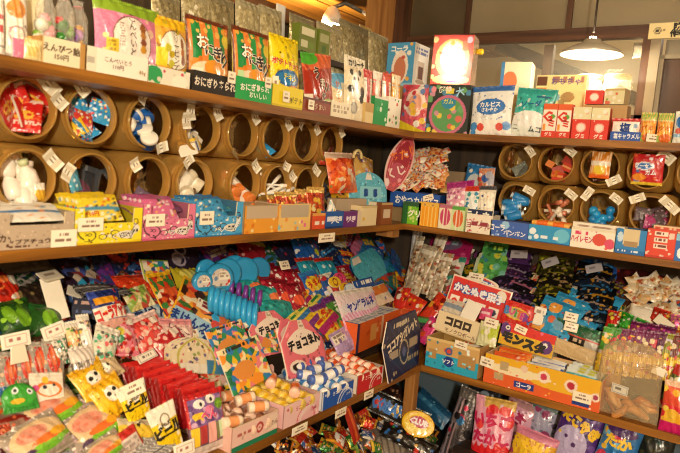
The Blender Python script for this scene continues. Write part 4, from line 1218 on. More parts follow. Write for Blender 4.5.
put(J['a5'], 'candy_sachet', SACH(.05, .06, .01, [('bg', '2f9ad8'), ('d', 6, .08, ['e8f0f4'], 2)]), 1, 'bright blue sachet lying in the sixth upper jar', 'sachet', None, (0, .03, .01, .05, -.055, -.05), 60)
put(J['a4'], 'candy_sachet', SACH(.06, .05, .008, [('bg', 'd8c8a0'), ('s', 5, 'c8a868', .4, .3)]), 2, labs('pale cream sachet in the nearly empty upper jar', 2), 'sachet', None, (-.02, .03, .02, .06, -.062, -.055), 70)
put(J['a7'], 'candy_roll', ROLLK(.06, .016, 'c83a2a', 'e8b0a0'), 5, labs('red twisted wrapper in the last upper left jar', 5), 'sweet', 'red wrappers in a jar', (-.04, .04, .0, .09, -.06, -.02), 60, seed=7)


def BOTTLE(i):
    mb = MB(); mb.lathe([(.0005, 0), (.017, 0), (.021, .008), (.019, .036), (.009, .050), (.009, .055), (.011, .056), (.011, .066), (.0005, .067)], ['f0e6d8'] * 5 + [['e8d0c0', 'd8c8b8', 'c8d0a0'][i % 3]] * 4, 14, 'Z'); return mb.build('bottle_sweet', PLASTIC)


put(J['b0'], 'bottle_sweet', BOTTLE, 8, labs('cream bottle shaped sweet in the far left lower jar', 8), 'sweet', 'bottle shaped sweets in a jar', (-.05, .05, -.005, .05, -.063, .0), 35, seed=8)
put(J['b0'], 'candy_sachet', SACH(.03, .04, .014, [('bg', 'd8a830'), ('h', .6, 1, 'e8e0d0')]), 1, 'small amber bottle at right in the far left lower jar', 'sweet', None, (.035, .04, .0, .01, -.05, -.04), 12)
put(J['b1'], 'candy_sachet', [SACH(.055, .085, .010, [('bg', '2a3038'), ('w', .4, .5, '4a5058')]), SACH(.055, .085, .010, [('bg', '3a4048'), ('w', .2, .3, '6a7078')])], 4, labs('dark grey sachet standing in the second lower jar', 4), 'sachet', 'dark sachets in a jar', (-.01, .04, .03, .10, -.05, -.03), 30, seed=9)
put(J['b1'], 'candy_sachet', SACH(.05, .055, .012, [('bg', '48a8c8'), ('d', 10, .06, ['e0f0f4', '2a78a8'], 2)]), 1, 'shiny light blue sachet in the second lower jar', 'sachet', None, (-.04, -.03, .0, .03, -.03, -.02), 40)
put(J['b1'], 'candy_sachet', SACH(.07, .05, .014, [('bg', '7a4a68'), ('d', 10, .05, ['a87a90', '5a3048'], 2)]), 3, labs('purple sachet on the floor of the second lower jar', 3), 'sachet', 'purple sachets in a jar', (-.03, .035, .0, .04, -.066, -.05), 30, seed=10)
put(J['b2'], 'candy_sachet', SACH(.06, .045, .010, [('bg', '6a5a70'), ('d', 8, .06, ['a898a8', '483a50'], 2)]), 4, labs('dull purple sachet in the third lower jar', 4), 'sachet', 'dull purple sachets in a jar', (-.04, .045, .0, .08, -.068, -.05), 70, seed=11)
put(J['b3'], 'paper_roll', ROLLK(.095, .021, 'f0e8d4', 'e0d4b8', False, 'paper_roll'), 5, labs('white paper roll in the fourth lower jar', 5), 'roll', 'white paper rolls in a jar', (-.03, .03, .01, .07, -.05, .01), 65, seed=12)
put(J['b3'], 'candy_sachet', SACH(.04, .045, .010, [('bg', 'e8b030'), ('h', .5, 1, '6a4a2a')]), 2, labs('small yellow and brown sachet in the fourth lower jar', 2), 'sachet', None, (-.02, .03, .0, .02, -.062, -.055), 30, seed=13)
put(J['b4'], 'candy_tube', ROLLK(.095, .02, 'f2e8d8', 'e0803a', False, 'candy_tube'), 5, labs('white tube sweet with orange ends in the fifth lower jar', 5), 'tube', 'orange tube sweets in a jar', (-.03, .03, .0, .06, -.055, .0), 65, seed=14)
put(J['b5'], 'lolly_stick', STICK(.13, .004, 'f4eee0', 'e8a030', 'lolly_stick'), 7, labs('white lolly stick poking from the sixth lower jar', 7), 'lolly', 'lolly sticks in a jar', (-.02, .04, -.01, .05, -.04, .0), 40, seed=15)
put(J['b7'], 'candy_pen', STICK(.12, .006, '3a3a44', 'e8e0d0', 'candy_pen'), 4, labs('slim dark pen in the last lower left jar', 4), 'pen', 'pens in a jar', (-.02, .03, -.01, .05, -.04, .0), 40, seed=16)

# ------------------------------------------------------------------ middle shelf, left: display boxes along the front
def doodle(c, bg):
    return [('bg', bg), ('d', 44, .05, [c, bg, 'f0e8d8', c], 4), ('d', 26, .028, ['2a241c', 'f0e8d8'], 6), ('c', .17, .42, .28, bg), ('o', .17, .42, .28, .02, '2a241c'), ('o', .14, .48, .06, .014, '2a241c'), ('o', .21, .46, .06, .014, '2a241c'), ('o', .40, .34, .12, .016, '2a241c'), ('d', 9, .03, ['2a241c'], 9), ('c', .58, .5, .13, bg), ('o', .58, .5, .13, .018, '2a241c'), ('e', .78, .40, .18, .2, 'e8e0d0'), ('o', .9, .6, .08, .014, '2a241c'), ('t', .66, .26, .94, .5, 2, '2a241c'), ('h', 0, .06, c)]


W1 = tray('display_box', 'L', sh(38, 231, 76, 36, 'M', .006), [('bg', 'b8a48c'), ('d', 40, .03, ['c8b49c', 'a08c78', 'd0bca8'], 3), ('t', .06, .05, .5, .16, 1, '5a3a30')], 'grey brown card box of white sachets at the left end of the middle shelf', depth=.105, col='a89478', inside='8a7860', notch=.35,
          texts=[('カップアチュウ', .34, .32, .2, '4a2a24', dict(bold=.02, sh=.2))], price=(.84, .38, .058, .036), anchor='the grey brown sachet box')
sachets_in(W1, [[('bg', 'ece6d8'), ('h', .45, .62, '3a78b0'), ('d', 12, .05, ['c8d8e0', '4a8ab8', 'e09040'], 3), ('h', .9, 1, 'd8d0c0')], [('bg', 'e8e2d4'), ('h', .3, .45, '5a98c0'), ('e', .8, .5, .1, .3, 'd0402a'), ('t', .1, .5, .7, .8, 2, '2a5a8a')]], 6, .16, .058, .010, 'white and blue sachet in the grey brown box', 'sachet', 'white and blue sachets', lean=58, z=.052)
W2 = tray('display_box', 'L', sh(110, 228, 67, 35, 'M', .006), doodle('d8b818', 'ecd92a'), 'bright yellow card box with round doodle on the middle shelf', depth=.105, col='e0cc20', inside='a8981a', notch=.42,
          texts=[('くぢら', .72, .36, .26, 'f0e8d8', dict(out='2a241c', ow=.05, rot=6))], price=(.2, .98, .062, .03), anchor='the yellow doodle box')
YS = [[('bg', 'e8cc30'), ('d', 60, .05, ['3a2a20', 'f0e8d0', 'd84a2a', 'f0d850', '4aa0c0', 'f0e8d0'], q), ('h', .4, .52, ['c8402a', '4a90b0'][q % 2]), ('h', .86, 1, 'd8b820')] for q in (3, 4)]
sachets_in(W2, YS, 8, .105, .068, .012, 'yellow busy printed sachet in the yellow doodle box', 'sachet', 'yellow sachets', lean=36, z=.048, texts=[('10円', .3, .25, .16, 'c8301e')])
W3 = tray('display_box', 'L', sh(170, 223, 52, 35, 'M', .006), doodle('c85a80', 'dc7a9a'), 'pink card box with round doodle on the middle shelf', depth=.105, col='d06a8a', inside='a05a70', notch=.42, texts=[('うめぇ', .72, .36, .26, 'f4ecec', dict(out='2a241c', ow=.05, rot=6))], price=(.2, .98, .056, .03), anchor='the pink doodle box')
sachets_in(W3, [[('bg', 'd86a98'), ('d', 60, .05, ['f0e8e0', '3a2030', 'e8a0c0', '6a9a4a', 'e8c040', 'f0e8e0'], q), ('h', .86, 1, 'a04a78')] for q in (5, 6)], 8, .10, .064, .012, 'pink busy printed sachet in the pink doodle box', 'sachet', 'pink sachets', lean=36, z=.048)
W4 = tray('display_box', 'L', sh(220, 219, 47, 34, 'M', .006), doodle('2a80b8', '4aa4d8'), 'sky blue card box with round doodle on the middle shelf', depth=.105, col='3a90c8', inside='3a6a88', notch=.42, texts=[('ソーダ', .72, .36, .26, 'f0f4f4', dict(out='1a2a3a', ow=.05, rot=6))], price=(.2, .95, .05, .036), anchor='the blue doodle box')
sachets_in(W4, [[('bg', '3a98cc'), ('d', 60, .05, ['e8f0f0', '1a3a60', 'f0d040', '8ac8e0', '2a6aa8', 'e8f0f0'], q), ('h', .86, 1, '2a70a8')] for q in (7, 8)], 8, .105, .064, .012, 'blue busy printed sachet in the sky blue doodle box', 'sachet', 'blue sachets', lean=36, z=.048)
for i, (x, y, dx, rr) in enumerate(((170, 205, 70, 6), (212, 200, 60, -4), (190, 205, 40, 3))):
    pack('candy_sachet', 'L', sh(x, y, dx, 13, 'M', [.045, .05, .075][i], 70, 0, rr, .064), [[('bg', '6a4060'), ('d', 20, .1, ['c88aa8', '2a1a28', 'e8c0d0'], 2)], [('bg', '3a88b0'), ('d', 20, .1, ['8ab84a', 'e8e8d8', '1a3a58'], 3)], [('bg', '7a9a3a'), ('d', 14, .1, ['2a3a18', 'd8d8b0'], 4)]][i],
         ['dark pink sachet lying across the top of the pink doodle box', 'blue green sachet lying across the top of the blue doodle box', 'olive green sachet tucked between the pink and blue boxes'][i], 'sachet', t=.012)
W5 = tray('display_box', 'L', sh(262, 221, 34, 28, 'M', .006), [('bg', 'e39a30'), ('d', 14, .07, ['f0c050', 'e8d8a0', 'd87a20'], 4), ('r', .04, .52, .96, .97, 'c0ab90'), ('h', .97, 1, 'a08868')], 'tan and orange low card box right of the blue doodle box', depth=.10, col='b8a080', inside='9a8060', anchor='the tan and orange box')
W6 = tray('display_box', 'L', sh(295, 217, 32, 27, 'M', .006), [('bg', 'e8c070'), ('d', 16, .08, ['e06a9a', 'f0e0a0', 'e89a40', '8ac0c8'], 6), ('r', .06, .5, .94, .97, 'b8a890')], 'tan low card box with pink and yellow print on the middle shelf', depth=.10, col='b8a080', inside='9a8060')
W7 = tray('display_box', 'L', sh(319, 223, 14, 16, 'M', .006), [('bg', 'd8502a'), ('t', .1, .2, .9, .5, 1, 'f4e8d8'), ('h', .85, 1, 'e8a050')], 'small orange red card box beside the blue corner boxes', depth=.08, col='c84a2a', inside='8a4a30')
FL = [('bg', 'b8401c'), ('d', 26, .06, ['e8a030', 'f0d060', '7a1a10', 'd86a2a', '3a7a3a'], 4), ('h', .9, 1, 'c8a060')]
for i, (x, y, w_, h_) in enumerate(((283, 200, 13, 26), (293, 201, 13, 26), (304, 203, 14, 28), (318, 206, 18, 36), (275, 202, 12, 22))):
    pack('snack_bag', 'L', sh(x, y, w_, h_, 'M', [.06, .045, .05, .03, .075][i], 10, -12, 0, [.03, .03, .03, .012, .03][i]), [FL[0], ('d', 26, .06, [['e8a030', 'f0d060', '7a1a10', 'd86a2a'], ['e8c040', '8a2010', 'f0e0a0', 'd85a20']][i % 2], 4 + i), ('h', .88, 1, 'd8b060')],
         'red and gold foil snack bag above the tan boxes, %s' % ['second from left', 'third from left', 'fourth from left', 'rightmost and largest', 'leftmost'][i], 'snack bag', t=.022, mat=FOIL, group='red and gold foil snack bags')
tray('display_box', 'L', sh(334.5, 221, 18, 17, 'M', .004), [('bg', '1c58a8'), ('t', .1, .3, .9, .7, 1, 'e8e8f0'), ('h', 0, .12, '103a78')], 'small blue box with white print near the shelf corner', depth=.07, col='164a90', inside='1a3a68', texts=[('グミ', .5, .5, .4, 'f0f4f8', dict(bold=.03))])
pack('tetra_pack', 'L', sh(333, 207, 16, 22, 'M', .035, 8, 0, 0, .012), [('bg', 'f0ece0'), ('d', 20, .07, ['3a9ac8', 'e8c040', 'd85a3a', '6ac0c8'], 3)], 'white three cornered candy pack in the small blue box', 'pack', t=.03, hw=lambda v: np.clip(1 - v * .85, .12, 1))
tray('display_box', 'L', sh(352, 218, 18, 16, 'M', .004), [('bg', '6a2a7a'), ('t', .12, .3, .7, .7, 1, 'f0e0f0'), ('w', .8, 1, 'e0d0b8')], 'small purple box with white print near the shelf corner', depth=.07, col='5a2468', inside='3a1a48', texts=[('グミ', .4, .5, .36, 'f4e8f4', dict(bold=.03))])
carton('card_box', 'L', sh(352, 204, 30, 18, 'M', .05, 0, 0, 0, .03), [('bg', 'b9a58c')], 'plain tan open card above the small purple box', 'box', .04, 'a89070')
pack('candy_bag', 'L', sh(348, 196, 28, 18, 'M', .10, 25, 0, 0, .07), [('bg', 'c89a20'), ('d', 20, .09, ['1a1410', 'e8c030', 'c83a2a', 'f0e8d0'], 3)], 'yellow and black printed bag behind the small purple box', 'bag', t=.03)
carton('card_box', 'L', sh(369, 213, 16, 20, 'M', .006), [('bg', 'ead9ac'), ('h', .9, 1, 'd8c490'), ('c', .2, .35, .1, 'e8b830')], 'cream card box near the corner of the middle shelf', 'box', .08, 'd8c498')
carton('card_box', 'L', sh(387, 211, 11, 22, 'M', .006), [('bg', '8a4a24'), ('r', .2, .3, .8, .7, 'd8c8b0'), ('h', .9, 1, 'c8a878')], 'narrow brown box near the corner of the middle shelf', 'box', .08, '7a4220')
carton('card_box', 'L', sh(378, 212, 6, 22, 'M', .03), [('bg', 'f0e6cc')], 'thin cream box between two brown boxes at the corner', 'box', .06, 'e0d4b4')

pack('hanging_price_slip', 'L', sh(327, 238, 16, 9, 'M', -.004), PRICE, 'small white price slip hanging below the middle shelf near the corner', 'price slip', t=.0015)
THINGS[-1].matrix_world = pose('L', hit(327, 238, (1, 0, 0), .004) - np.array([0, 0, .014]))

# =================================================================== corner of the middle shelf
OR = [('bg', 'e0d4c0'), ('d', 30, .09, ['e8702a', 'f0a040', 'd84a20', 'f4ead8', '6a7a90'], 3)]
pack('hanging_net_bag', 'L', sh(347, 155, 28, 38, 'M', .085, 14, 0, 2, .12), [('v', 60, ['e0561c', 'f08030', 'c83a10', 'f0a858', 'd84a18', 'e8662a', 'e8d8c0'], 3), ('d', 22, .04, ['f8c890', '7a8a50', 'f4e8dc', 'a82a10'], 8), ('h', .86, 1, 'd8b8a0')], 'orange net bag of small sweets hanging beside the last jars', 'bag', t=.07, power=.7, anchor='the orange net bag')
pack('hanging_net_bag', 'L', sh(367, 158, 22, 36, 'M', .15, 15, 0, -12, .11), [('bg', 'd8a85a'), ('d', 40, .06, ['c8b8d0', 'e8d090', 'd86a4a', '8a7ab0', 'e8e0d8'], 5)], 'clear net bag of yellow and lilac sweets behind the orange net bag', 'bag', t=.06, power=.7)
hb = MB(); pts = [(.028 * math.cos(a), 0, .03 * math.sin(a)) for a in np.linspace(0, PI, 12)]; hb.tube(pts, .006, 'd8c48a', 8)
ho = hb.build('bag_handle', PLASTIC); ho.matrix_world = on_shelf('L', 'M', 358, 152, 20, 20, .09, 0, 0, 0, .245)[0]; tag(ho, 'thick pale plastic loop handle standing above the orange net bag', 'handle')
pack('elephant_card', 'L', sh(371, 180, 38, 38, 'M', .06, 8, -18, 0, .052), [('bg', '5fb4d0'), ('r', .4, .8, .62, .97, 'e8e0d4'), ('d', 30, .03, ['8accdc', '4a9cc0', 'a8dce4'], 3), ('r', .28, .3, .85, .62, '8accdc'), ('r', .38, .36, .48, .54, '2a5aa0'), ('r', .62, .36, .72, .54, '2a5aa0'), ('e', .1, .12, .1, .08, '2a5aa0')], 'pale blue rounded card with dark blue symbols at the shelf corner', 'card', t=.004, hw=HW_dome, texts=[('5', .42, .45, .24, '1f4a90', dict(bold=.04)), ('5', .68, .45, .24, '1f4a90', dict(bold=.04))], anchor='the pale blue rounded card')
pack('fan_card', 'L', dict(px=(400, 163, 26, 58), dist=2.62, lean=8, yaw=-40, roll=-20), [('bg', 'b02a3a'), ('s', 26, 'd87a80', 0., .12), ('e', .5, .62, .32, .28, 'a01e34'), ('e', .5, .32, .3, .18, 'b84a60'), ('d', 7, .05, ['f0d8d8', 'e8a0a8'], 4), ('w', 0, .06, 'e8c0b8'), ('w', .94, 1, 'e8c0b8')], 'crimson leaf shaped card with scalloped pale edge in the corner', 'card', t=.005, hw=HW_leaf, texts=[('あたり', .5, .66, .16, 'e87a2a', dict(bold=.03, rot=40)), ('くじ', .5, .34, .16, 'f0d8d0', dict(bold=.03, rot=40))], anchor='the crimson leaf card')
bx = tray('display_box', 'R', sh(415, 193, 50, 16, 'M', .055, 0, 4, 0, .06), [('bg', '1f56ac'), ('h', 0, .08, '163f86')], 'blue box with white lettering heaped with wrapped sweets in the corner', depth=.14, col='1a488f', inside='2a3a6a', texts=[('おやつカルパス', .55, .5, .5, 'f0f2f4', dict(bold=.03))], price=(.78, .8, .045, .022, 20), anchor='the blue corner box')
carton('card_box', 'R', sh(412, 214, 56, 18, 'M', .062), [('bg', '9a8058')], 'plain tan carton carrying the blue corner box', 'box', .14, '8a7048', H=.0585)
carton('backing_card', 'R', sh(453, 168, 38, 52, 'M', .30), [('bg', '9c8466'), ('d', 10, .04, ['8a745a', 'ac9676'], 2)], 'wide brown paper backing standing behind the wrapped sweets', 'card', .012, '8a745a')
rr = random.Random(5)
SWC = [[('bg', 'efe2cc'), ('d', 22, .09, ['e8702a', 'f0b040', 'd84a20', '8aa0b8'], 3), ('w', .42, .58, 'd8502a')], [('bg', 'f2e8d8'), ('d', 22, .09, ['d86a8a', 'e89a40', 'e8702a'], 4), ('h', .4, .6, 'e07a30')], [('bg', 'e8d8c0'), ('d', 24, .09, ['c83a2a', '6a8ab0', 'f0a040', '5a4a40'], 6)], [('bg', 'e2a060'), ('d', 24, .09, ['f0e4d0', 'c85a20', 'a83a1a'], 7)]]
k = 0
for j, (yy, n) in enumerate(((185, 8), (177, 8), (169, 7), (160, 6), (153, 4))):
    for i in range(n):
        x = 396 + (46 - 3 * j) * (i + .5) / n + rr.uniform(-2, 2) + j * 4
        M, w_, h_ = on_shelf('R', 'M', x, yy + rr.uniform(-2, 2), 13, 11, .075, 45, 0, 0, 0)
        p = hit(x, yy + rr.uniform(-1, 1), (0, 1, 0), .075 + .032 * j)
        o = raw_pack('wrapped_sweet', .062, .056, .022, SWC[k % 4], FILM, n=(20, 18))
        o.matrix_world = pose('R', p, rr.uniform(25, 60), rr.uniform(-25, 25), rr.uniform(-50, 50)) @ Matrix.Translation((0, 0, -.02))
        tag(o, 'orange and white wrapped sweet heaped in the corner box, %s tier, %s from left' % (['front', 'second', 'third', 'fourth', 'top'][j], ORD[i]), 'sweet', 'wrapped sweets in the corner box'); k += 1
for i in range(4):
    p = hit(423 + 8 * i, [176, 184, 172, 188][i], (0, 1, 0), .09)
    o = raw_pack('wrapped_sweet', .055, .045, .016, [SWC[2], SWC[3], SWC[0], [('bg', 'c8a060'), ('s', 6, 'b08848', .3)]][i], FILM, n=(12, 10)); o.matrix_world = pose('R', p, 45, i * 14 - 20, i * 30) @ Matrix.Translation((0, 0, -.02))
    tag(o, 'wrapped sweet spilling right of the blue corner box, %s from left' % ORD[i], 'sweet', 'spilling wrapped sweets')
# packs right of the heap
LOG = [('ピンク', 'd87aa0'), ('', '')]
for i, (x, y, w_, h_, ops, lab, rl) in enumerate((
        (457, 192, 20, 32, [('bg', 'd898b0'), ('d', 40, .05, ['f0d8e0', 'b05a88', 'f4ecec'], 3), ('h', .85, 1, 'a0307a')], 'pink ball candy pack right of the corner heap', 8),
        (473, 188, 16, 30, [('bg', 'e8ecec'), ('d', 20, .07, ['2a88b0', '3aa0a0', 'f0f0ec'], 4), ('h', .86, 1, 'c83a2a')], 'white candy pack with teal dots right of the pink ball pack', 6),
        (487, 190, 18, 32, [('bg', 'e4dcc8'), ('c', .28, .72, .12, 'f6f0e0'), ('c', .7, .72, .12, 'f6f0e0'), ('c', .28, .45, .12, 'f6f0e0'), ('c', .7, .45, .12, 'f6f0e0'), ('d', 10, .035, ['d88a3a', '2a4a7a'], 4), ('h', .9, 1, '4a4a50')], 'pack of round cream biscuits left of the first right hand jar', 4))):
    pack('candy_pack', 'R', sh(x, y, w_, h_, 'M', .045, 14, 0, rl, .055), ops, lab, 'pack', t=.022)
carton('display_box', 'R', sh(470, 204, 44, 11, 'M', .03, 0, 3, 0, .045), [('bg', '16284e'), ('h', 0, .1, '0e1c3a')], 'navy box with white lettering under the pink ball candy pack', 'box', .09, '14264a', texts=[('フエラムネ', .5, .5, .7, 'f2f0e8', dict(bold=.04))])
carton('card_box', 'R', sh(468, 216, 52, 12, 'M', .045), [('bg', '8a7450')], 'plain tan carton under the navy lettered box', 'box', .10, '8a7450', H=.0445)
pack('magenta_pack', 'R', sh(462, 181, 26, 10, 'M', .10, 25, 0, 12, .145), [('bg', 'a8247a'), ('d', 8, .1, ['c85a9a', 'e8a0c8'], 2)], 'magenta topped packet lying behind the pink ball candy pack', 'pack', t=.02)
pack('snack_bag', 'R', sh(474, 172, 28, 48, 'M', .20, 8, 0, -6, .062), [('bg', '2a78b8'), ('e', .4, .6, .28, .22, 'c8d0d4'), ('d', 6, .06, ['d84a3a', 'e8e0d0'], 5), ('g', .1, .2, '1f5a98')], 'blue snack bag with grey patch leaning left of the right hand jars', 'bag', t=.04, anchor='the blue snack bag')
pack('clear_sachet', 'R', sh(488, 174, 16, 46, 'M', .14, 6, 0, 4, .062), [('bg', 'c88a6a'), ('d', 24, .07, ['2a58a0', 'e8e4e0', 'd85a3a', 'a8a8b8'], 6)], 'clear sachet of red and blue pieces beside the blue snack bag', 'sachet', t=.02)
# low boxes right along the corner edge
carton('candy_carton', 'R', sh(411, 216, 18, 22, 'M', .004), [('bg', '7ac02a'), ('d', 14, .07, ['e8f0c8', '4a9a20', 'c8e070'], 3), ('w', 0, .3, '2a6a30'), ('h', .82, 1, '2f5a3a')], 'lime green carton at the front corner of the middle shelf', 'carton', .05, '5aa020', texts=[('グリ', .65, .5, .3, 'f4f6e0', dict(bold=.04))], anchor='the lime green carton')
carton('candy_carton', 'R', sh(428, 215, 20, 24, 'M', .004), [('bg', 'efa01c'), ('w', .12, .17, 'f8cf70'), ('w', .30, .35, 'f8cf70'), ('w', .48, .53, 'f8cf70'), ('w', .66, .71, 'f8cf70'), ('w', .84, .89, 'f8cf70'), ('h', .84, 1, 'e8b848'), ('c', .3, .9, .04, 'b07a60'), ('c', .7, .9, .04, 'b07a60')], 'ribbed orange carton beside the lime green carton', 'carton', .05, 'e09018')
for i, (x, c1, c2, lab) in enumerate(((445, 'e8e0c0', 'c8406a', 'pale carton with a dark pink rounded panel beside the ribbed orange carton'), (458, 'cfe0a8', 'd8662a', 'pale green carton with an orange rounded panel beside the dark pink one'))):
    carton('candy_carton', 'R', sh(x, 217.5, 13, 24, 'M', .004), [('bg', c1), ('e', .5, .5, .4, .36, c2), ('w', .35, .42, 'f0e0d0'), ('w', .6, .66, 'f0e0d0'), ('h', .86, 1, ['b86a80', '5aa848'][i])], lab, 'carton', .05, c1)
tray('display_box', 'R', sh(479, 222, 26, 19, 'M', .004), [('bg', 'efe6d2'), ('d', 16, .05, ['b84a58', 'd89a9a'], 4), ('t', .2, .3, .85, .6, 1, '9a3a48')], 'cream box with small red print right of the paneled cartons', depth=.08, col='e0d4b8', inside='b8a888', texts=[('ヨーグル', .5, .42, .3, '9a3a44')])
tray('display_box', 'R', sh(509, 228, 38, 16, 'M', .004), [('bg', '3f66b8'), ('d', 10, .07, ['7a9ad8', 'c8d8f0'], 4), ('c', .4, .75, .25, '9ac8e8'), ('w', .0, .03, 'e8e8f0')], 'blue violet box with white lettering under the first right hand jars', depth=.09, col='3a5aa0', inside='2a3a68', texts=[('コーラ', .2, .55, .4, 'f2f2f6', dict(bold=.03)), ('ボンボン', .66, .3, .3, 'f2f2f6', dict(bold=.03))], anchor='the blue violet box')
BB = tray('display_box', 'R', sh(549, 234, 42, 17, 'M', .004), [('bg', '2f98d0'), ('c', .1, .6, .2, 'e8f2f8'), ('c', .2, .3, .15, 'e8f2f8'), ('c', .05, .2, .12, 'c8e4f4'), ('e', .8, .5, .18, .4, '6ac0e0'), ('t', .3, .15, .75, .4, 1, 'e8f0f4'), ('h', 0, .06, '1a60a0')], 'bright blue box with white bubbles holding orange sticks', depth=.09, col='2a80b8', inside='2a4a68', anchor='the bubble printed box')
rows_in(BB, lambda: raw_roll('candy_stick', .075, .010, 'e8702a', 'f0b050', FILM, False), 2, 2, 'orange wrapped stick in the bubble printed box', 'sweet', 'orange sticks', .066, pad=.045, jit=.002, ja=3)
tray('display_box', 'R', sh(592, 241, 44, 20, 'M', .004), [('bg', 'f2ead8'), ('t', .04, .6, .5, .85, 1, 'd83a6a'), ('d', 12, .08, ['e86a5a', 'd84a70', 'f0b0a8'], 8), ('r', .0, .0, .55, .5, 'f2ead8'), ('e', .66, .5, .16, .3, 'd85040'), ('e', .9, .35, .12, .25, 'd85070'), ('h', .9, 1, 'e8dcc0')], 'white box with crimson lettering and flower prints under the blue ball jar', depth=.09, col='e8dcc0', inside='c0b090', texts=[('ハイレモン', .26, .45, .32, 'c82a5a', dict(bold=.03))], anchor='the crimson lettered box')
tray('display_box', 'R', sh(630, 246, 30, 25, 'M', .004), [('bg', '2b84c6'), ('r', .24, .36, .78, 1., 'd8c49a'), ('r', .28, .3, .74, .5, 'a88a60'), ('e', .14, .66, .1, .2, 'c8e0f0'), ('t', .82, .3, .96, .9, 1, 'e8f0f4'), ('h', 0, .18, '1f6ab0'), ('t', .1, .04, .9, .16, 1, 'e8f0f8')], 'blue frame printed box with sandy middle on the right middle shelf', depth=.09, col='2a74b0', inside='1a4a78')
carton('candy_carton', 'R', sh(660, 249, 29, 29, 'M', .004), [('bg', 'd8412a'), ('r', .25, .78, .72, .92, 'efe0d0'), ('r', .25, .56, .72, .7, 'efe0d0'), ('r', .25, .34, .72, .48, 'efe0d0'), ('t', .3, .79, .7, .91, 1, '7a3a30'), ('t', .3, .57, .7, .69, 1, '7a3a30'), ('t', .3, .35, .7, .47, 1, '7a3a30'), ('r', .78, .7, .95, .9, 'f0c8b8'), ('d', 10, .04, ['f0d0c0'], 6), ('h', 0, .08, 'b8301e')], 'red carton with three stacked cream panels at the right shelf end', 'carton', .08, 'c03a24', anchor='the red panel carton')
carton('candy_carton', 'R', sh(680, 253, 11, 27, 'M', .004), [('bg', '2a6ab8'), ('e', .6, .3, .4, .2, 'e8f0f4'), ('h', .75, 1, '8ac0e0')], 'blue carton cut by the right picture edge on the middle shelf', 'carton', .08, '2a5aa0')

JR = [(515, 162, 1, 'clear jar with little inside, left end of the right upper row', [(35, dict(rot=-50, w=.045))]),
      (552, 170, 1, 'right wall upper jar of small red cartons', [(45, dict(rot=-35, w=.045))]),
      (600, 166, 1, 'right wall upper jar holding an orange snack bag', [(-40, dict(rot=30, w=.05))]),
      (648, 170, 1, 'right wall upper jar with a red and blue bag pressed to its mouth', [(42, dict(rot=-35, w=.055, h=.036))]),
      (692, 172, 1, 'right wall upper jar cut by the right picture edge', []),
      (515, 202, 2, 'right wall lower jar stuffed with blue wrapped sweets', [(40, dict(rot=-25, w=.045))]),
      (555, 205, 2, 'right wall lower jar of pale thin sticks', [(40, dict(rot=-35, w=.045))]),
      (598, 209, 2, 'right wall lower jar of bright blue balls', [(130, dict(rot=60, w=.05)), (40, dict(rot=-35))]),
      (650, 215, 2, 'right wall lower jar of dark and pink wrappers with two price slips', [(130, dict(rot=25, w=.05)), (35, dict(rot=-40, w=.07, h=.03))]),
      (695, 216, 2, 'right wall lower jar cut by the right picture edge', [])]
for k, (x, y, row, lab, tg) in enumerate(JR):
    J['r%d' % k] = jar_at('R', x, y, row, lab, tg)
put(J['r0'], 'candy_sachet', SACH(.06, .05, .01, [('bg', '7a8078'), ('d', 8, .07, ['a8b0a8'], 2)]), 2, labs('dull grey sachet in the first right upper jar', 2), 'sachet', None, (-.02, .03, .02, .08, -.06, -.05), 60)
put(J['r1'], 'candy_carton', [CART(.045, .03, .05, [('bg', 'c8402a'), ('h', .4, .6, 'e8a060')], 'b03a24'), CART(.03, .025, .045, [('bg', 'd87a2a')], 'c06a20'), CART(.04, .03, .04, [('bg', 'a83a30')], '8a2a20')], 6, labs('small red carton in the second right upper jar', 6), 'carton', 'small red cartons in a jar', (-.045, .04, -.004, .05, -.06, .0), 35, seed=21)
put(J['r2'], 'snack_bag', lambda i: raw_pack('snack_bag', .07, .095, .025, [('bg', 'e8902a'), ('h', .72, 1, 'c87a20'), ('s', 7, 'f0d8b0', .1, .3), ('e', .5, .32, .3, .18, 'e8c83a'), ('h', .5, .62, 'f0e4d0'), ('h', 0, .14, 'e0601a')], FILM, n=(16, 18)), 1, ['orange and cream snack bag tilted in the third right upper jar'], 'bag', None, (.0, .005, -.012, -.010, -.042, -.04), 1, seed=22)
put(J['r2'], 'candy_sachet', SACH(.05, .06, .01, [('bg', '5a2a1a'), ('d', 8, .08, ['a86a3a', 'e0c0a0'], 3)]), 3, labs('dark brown sachet behind the orange snack bag in its jar', 3), 'sachet', None, (-.04, .0, .03, .09, -.05, -.01), 35)
o = raw_pack('snack_bag', .100, .105, .022, [('bg', 'c8242a'), ('d', 22, .06, ['e8e4ec', '3a70b8', 'd85a2a', 'e8b0b0'], 4), ('e', .4, .62, .32, .13, 'e8ecf4'), ('e', .4, .62, .27, .09, '3a78c0'), ('e', .25, .25, .22, .12, 'e8902a'), ('h', 0, .1, 'e8c838')], FILM, n=(26, 26), texts=[('フーセン', .4, .62, .13, 'f4f4f8', dict(bold=.04)), ('ガム', .62, .42, .14, 'f4e8e8', dict(bold=.04, out='2a4a90'))])
o.matrix_world = child_pose(J['r3'], 0, -.002, -.052, -4); tag(o, 'red bubble gum bag with blue lettering filling the fourth right upper jar', 'bag')
put(J['r5'], 'candy_roll', ROLLK(.075, .017, '2f8ad0', 'd8e8f0'), 7, labs('blue twist wrapped sweet in the first right lower jar', 7), 'sweet', 'blue twist wrapped sweets', (-.04, .04, -.006, .05, -.058, .01), 50, seed=25)
put(J['r6'], 'candy_stick', [STICK(.10, .006, 'e8dcc8', 'd0c0a8'), STICK(.10, .006, 'c87a5a', 'd0c0a8')], 8, labs('pale thin stick in the second right lower jar', 8), 'sweet', 'pale thin sticks', (-.03, .03, .0, .05, -.05, .0), 75, seed=26)


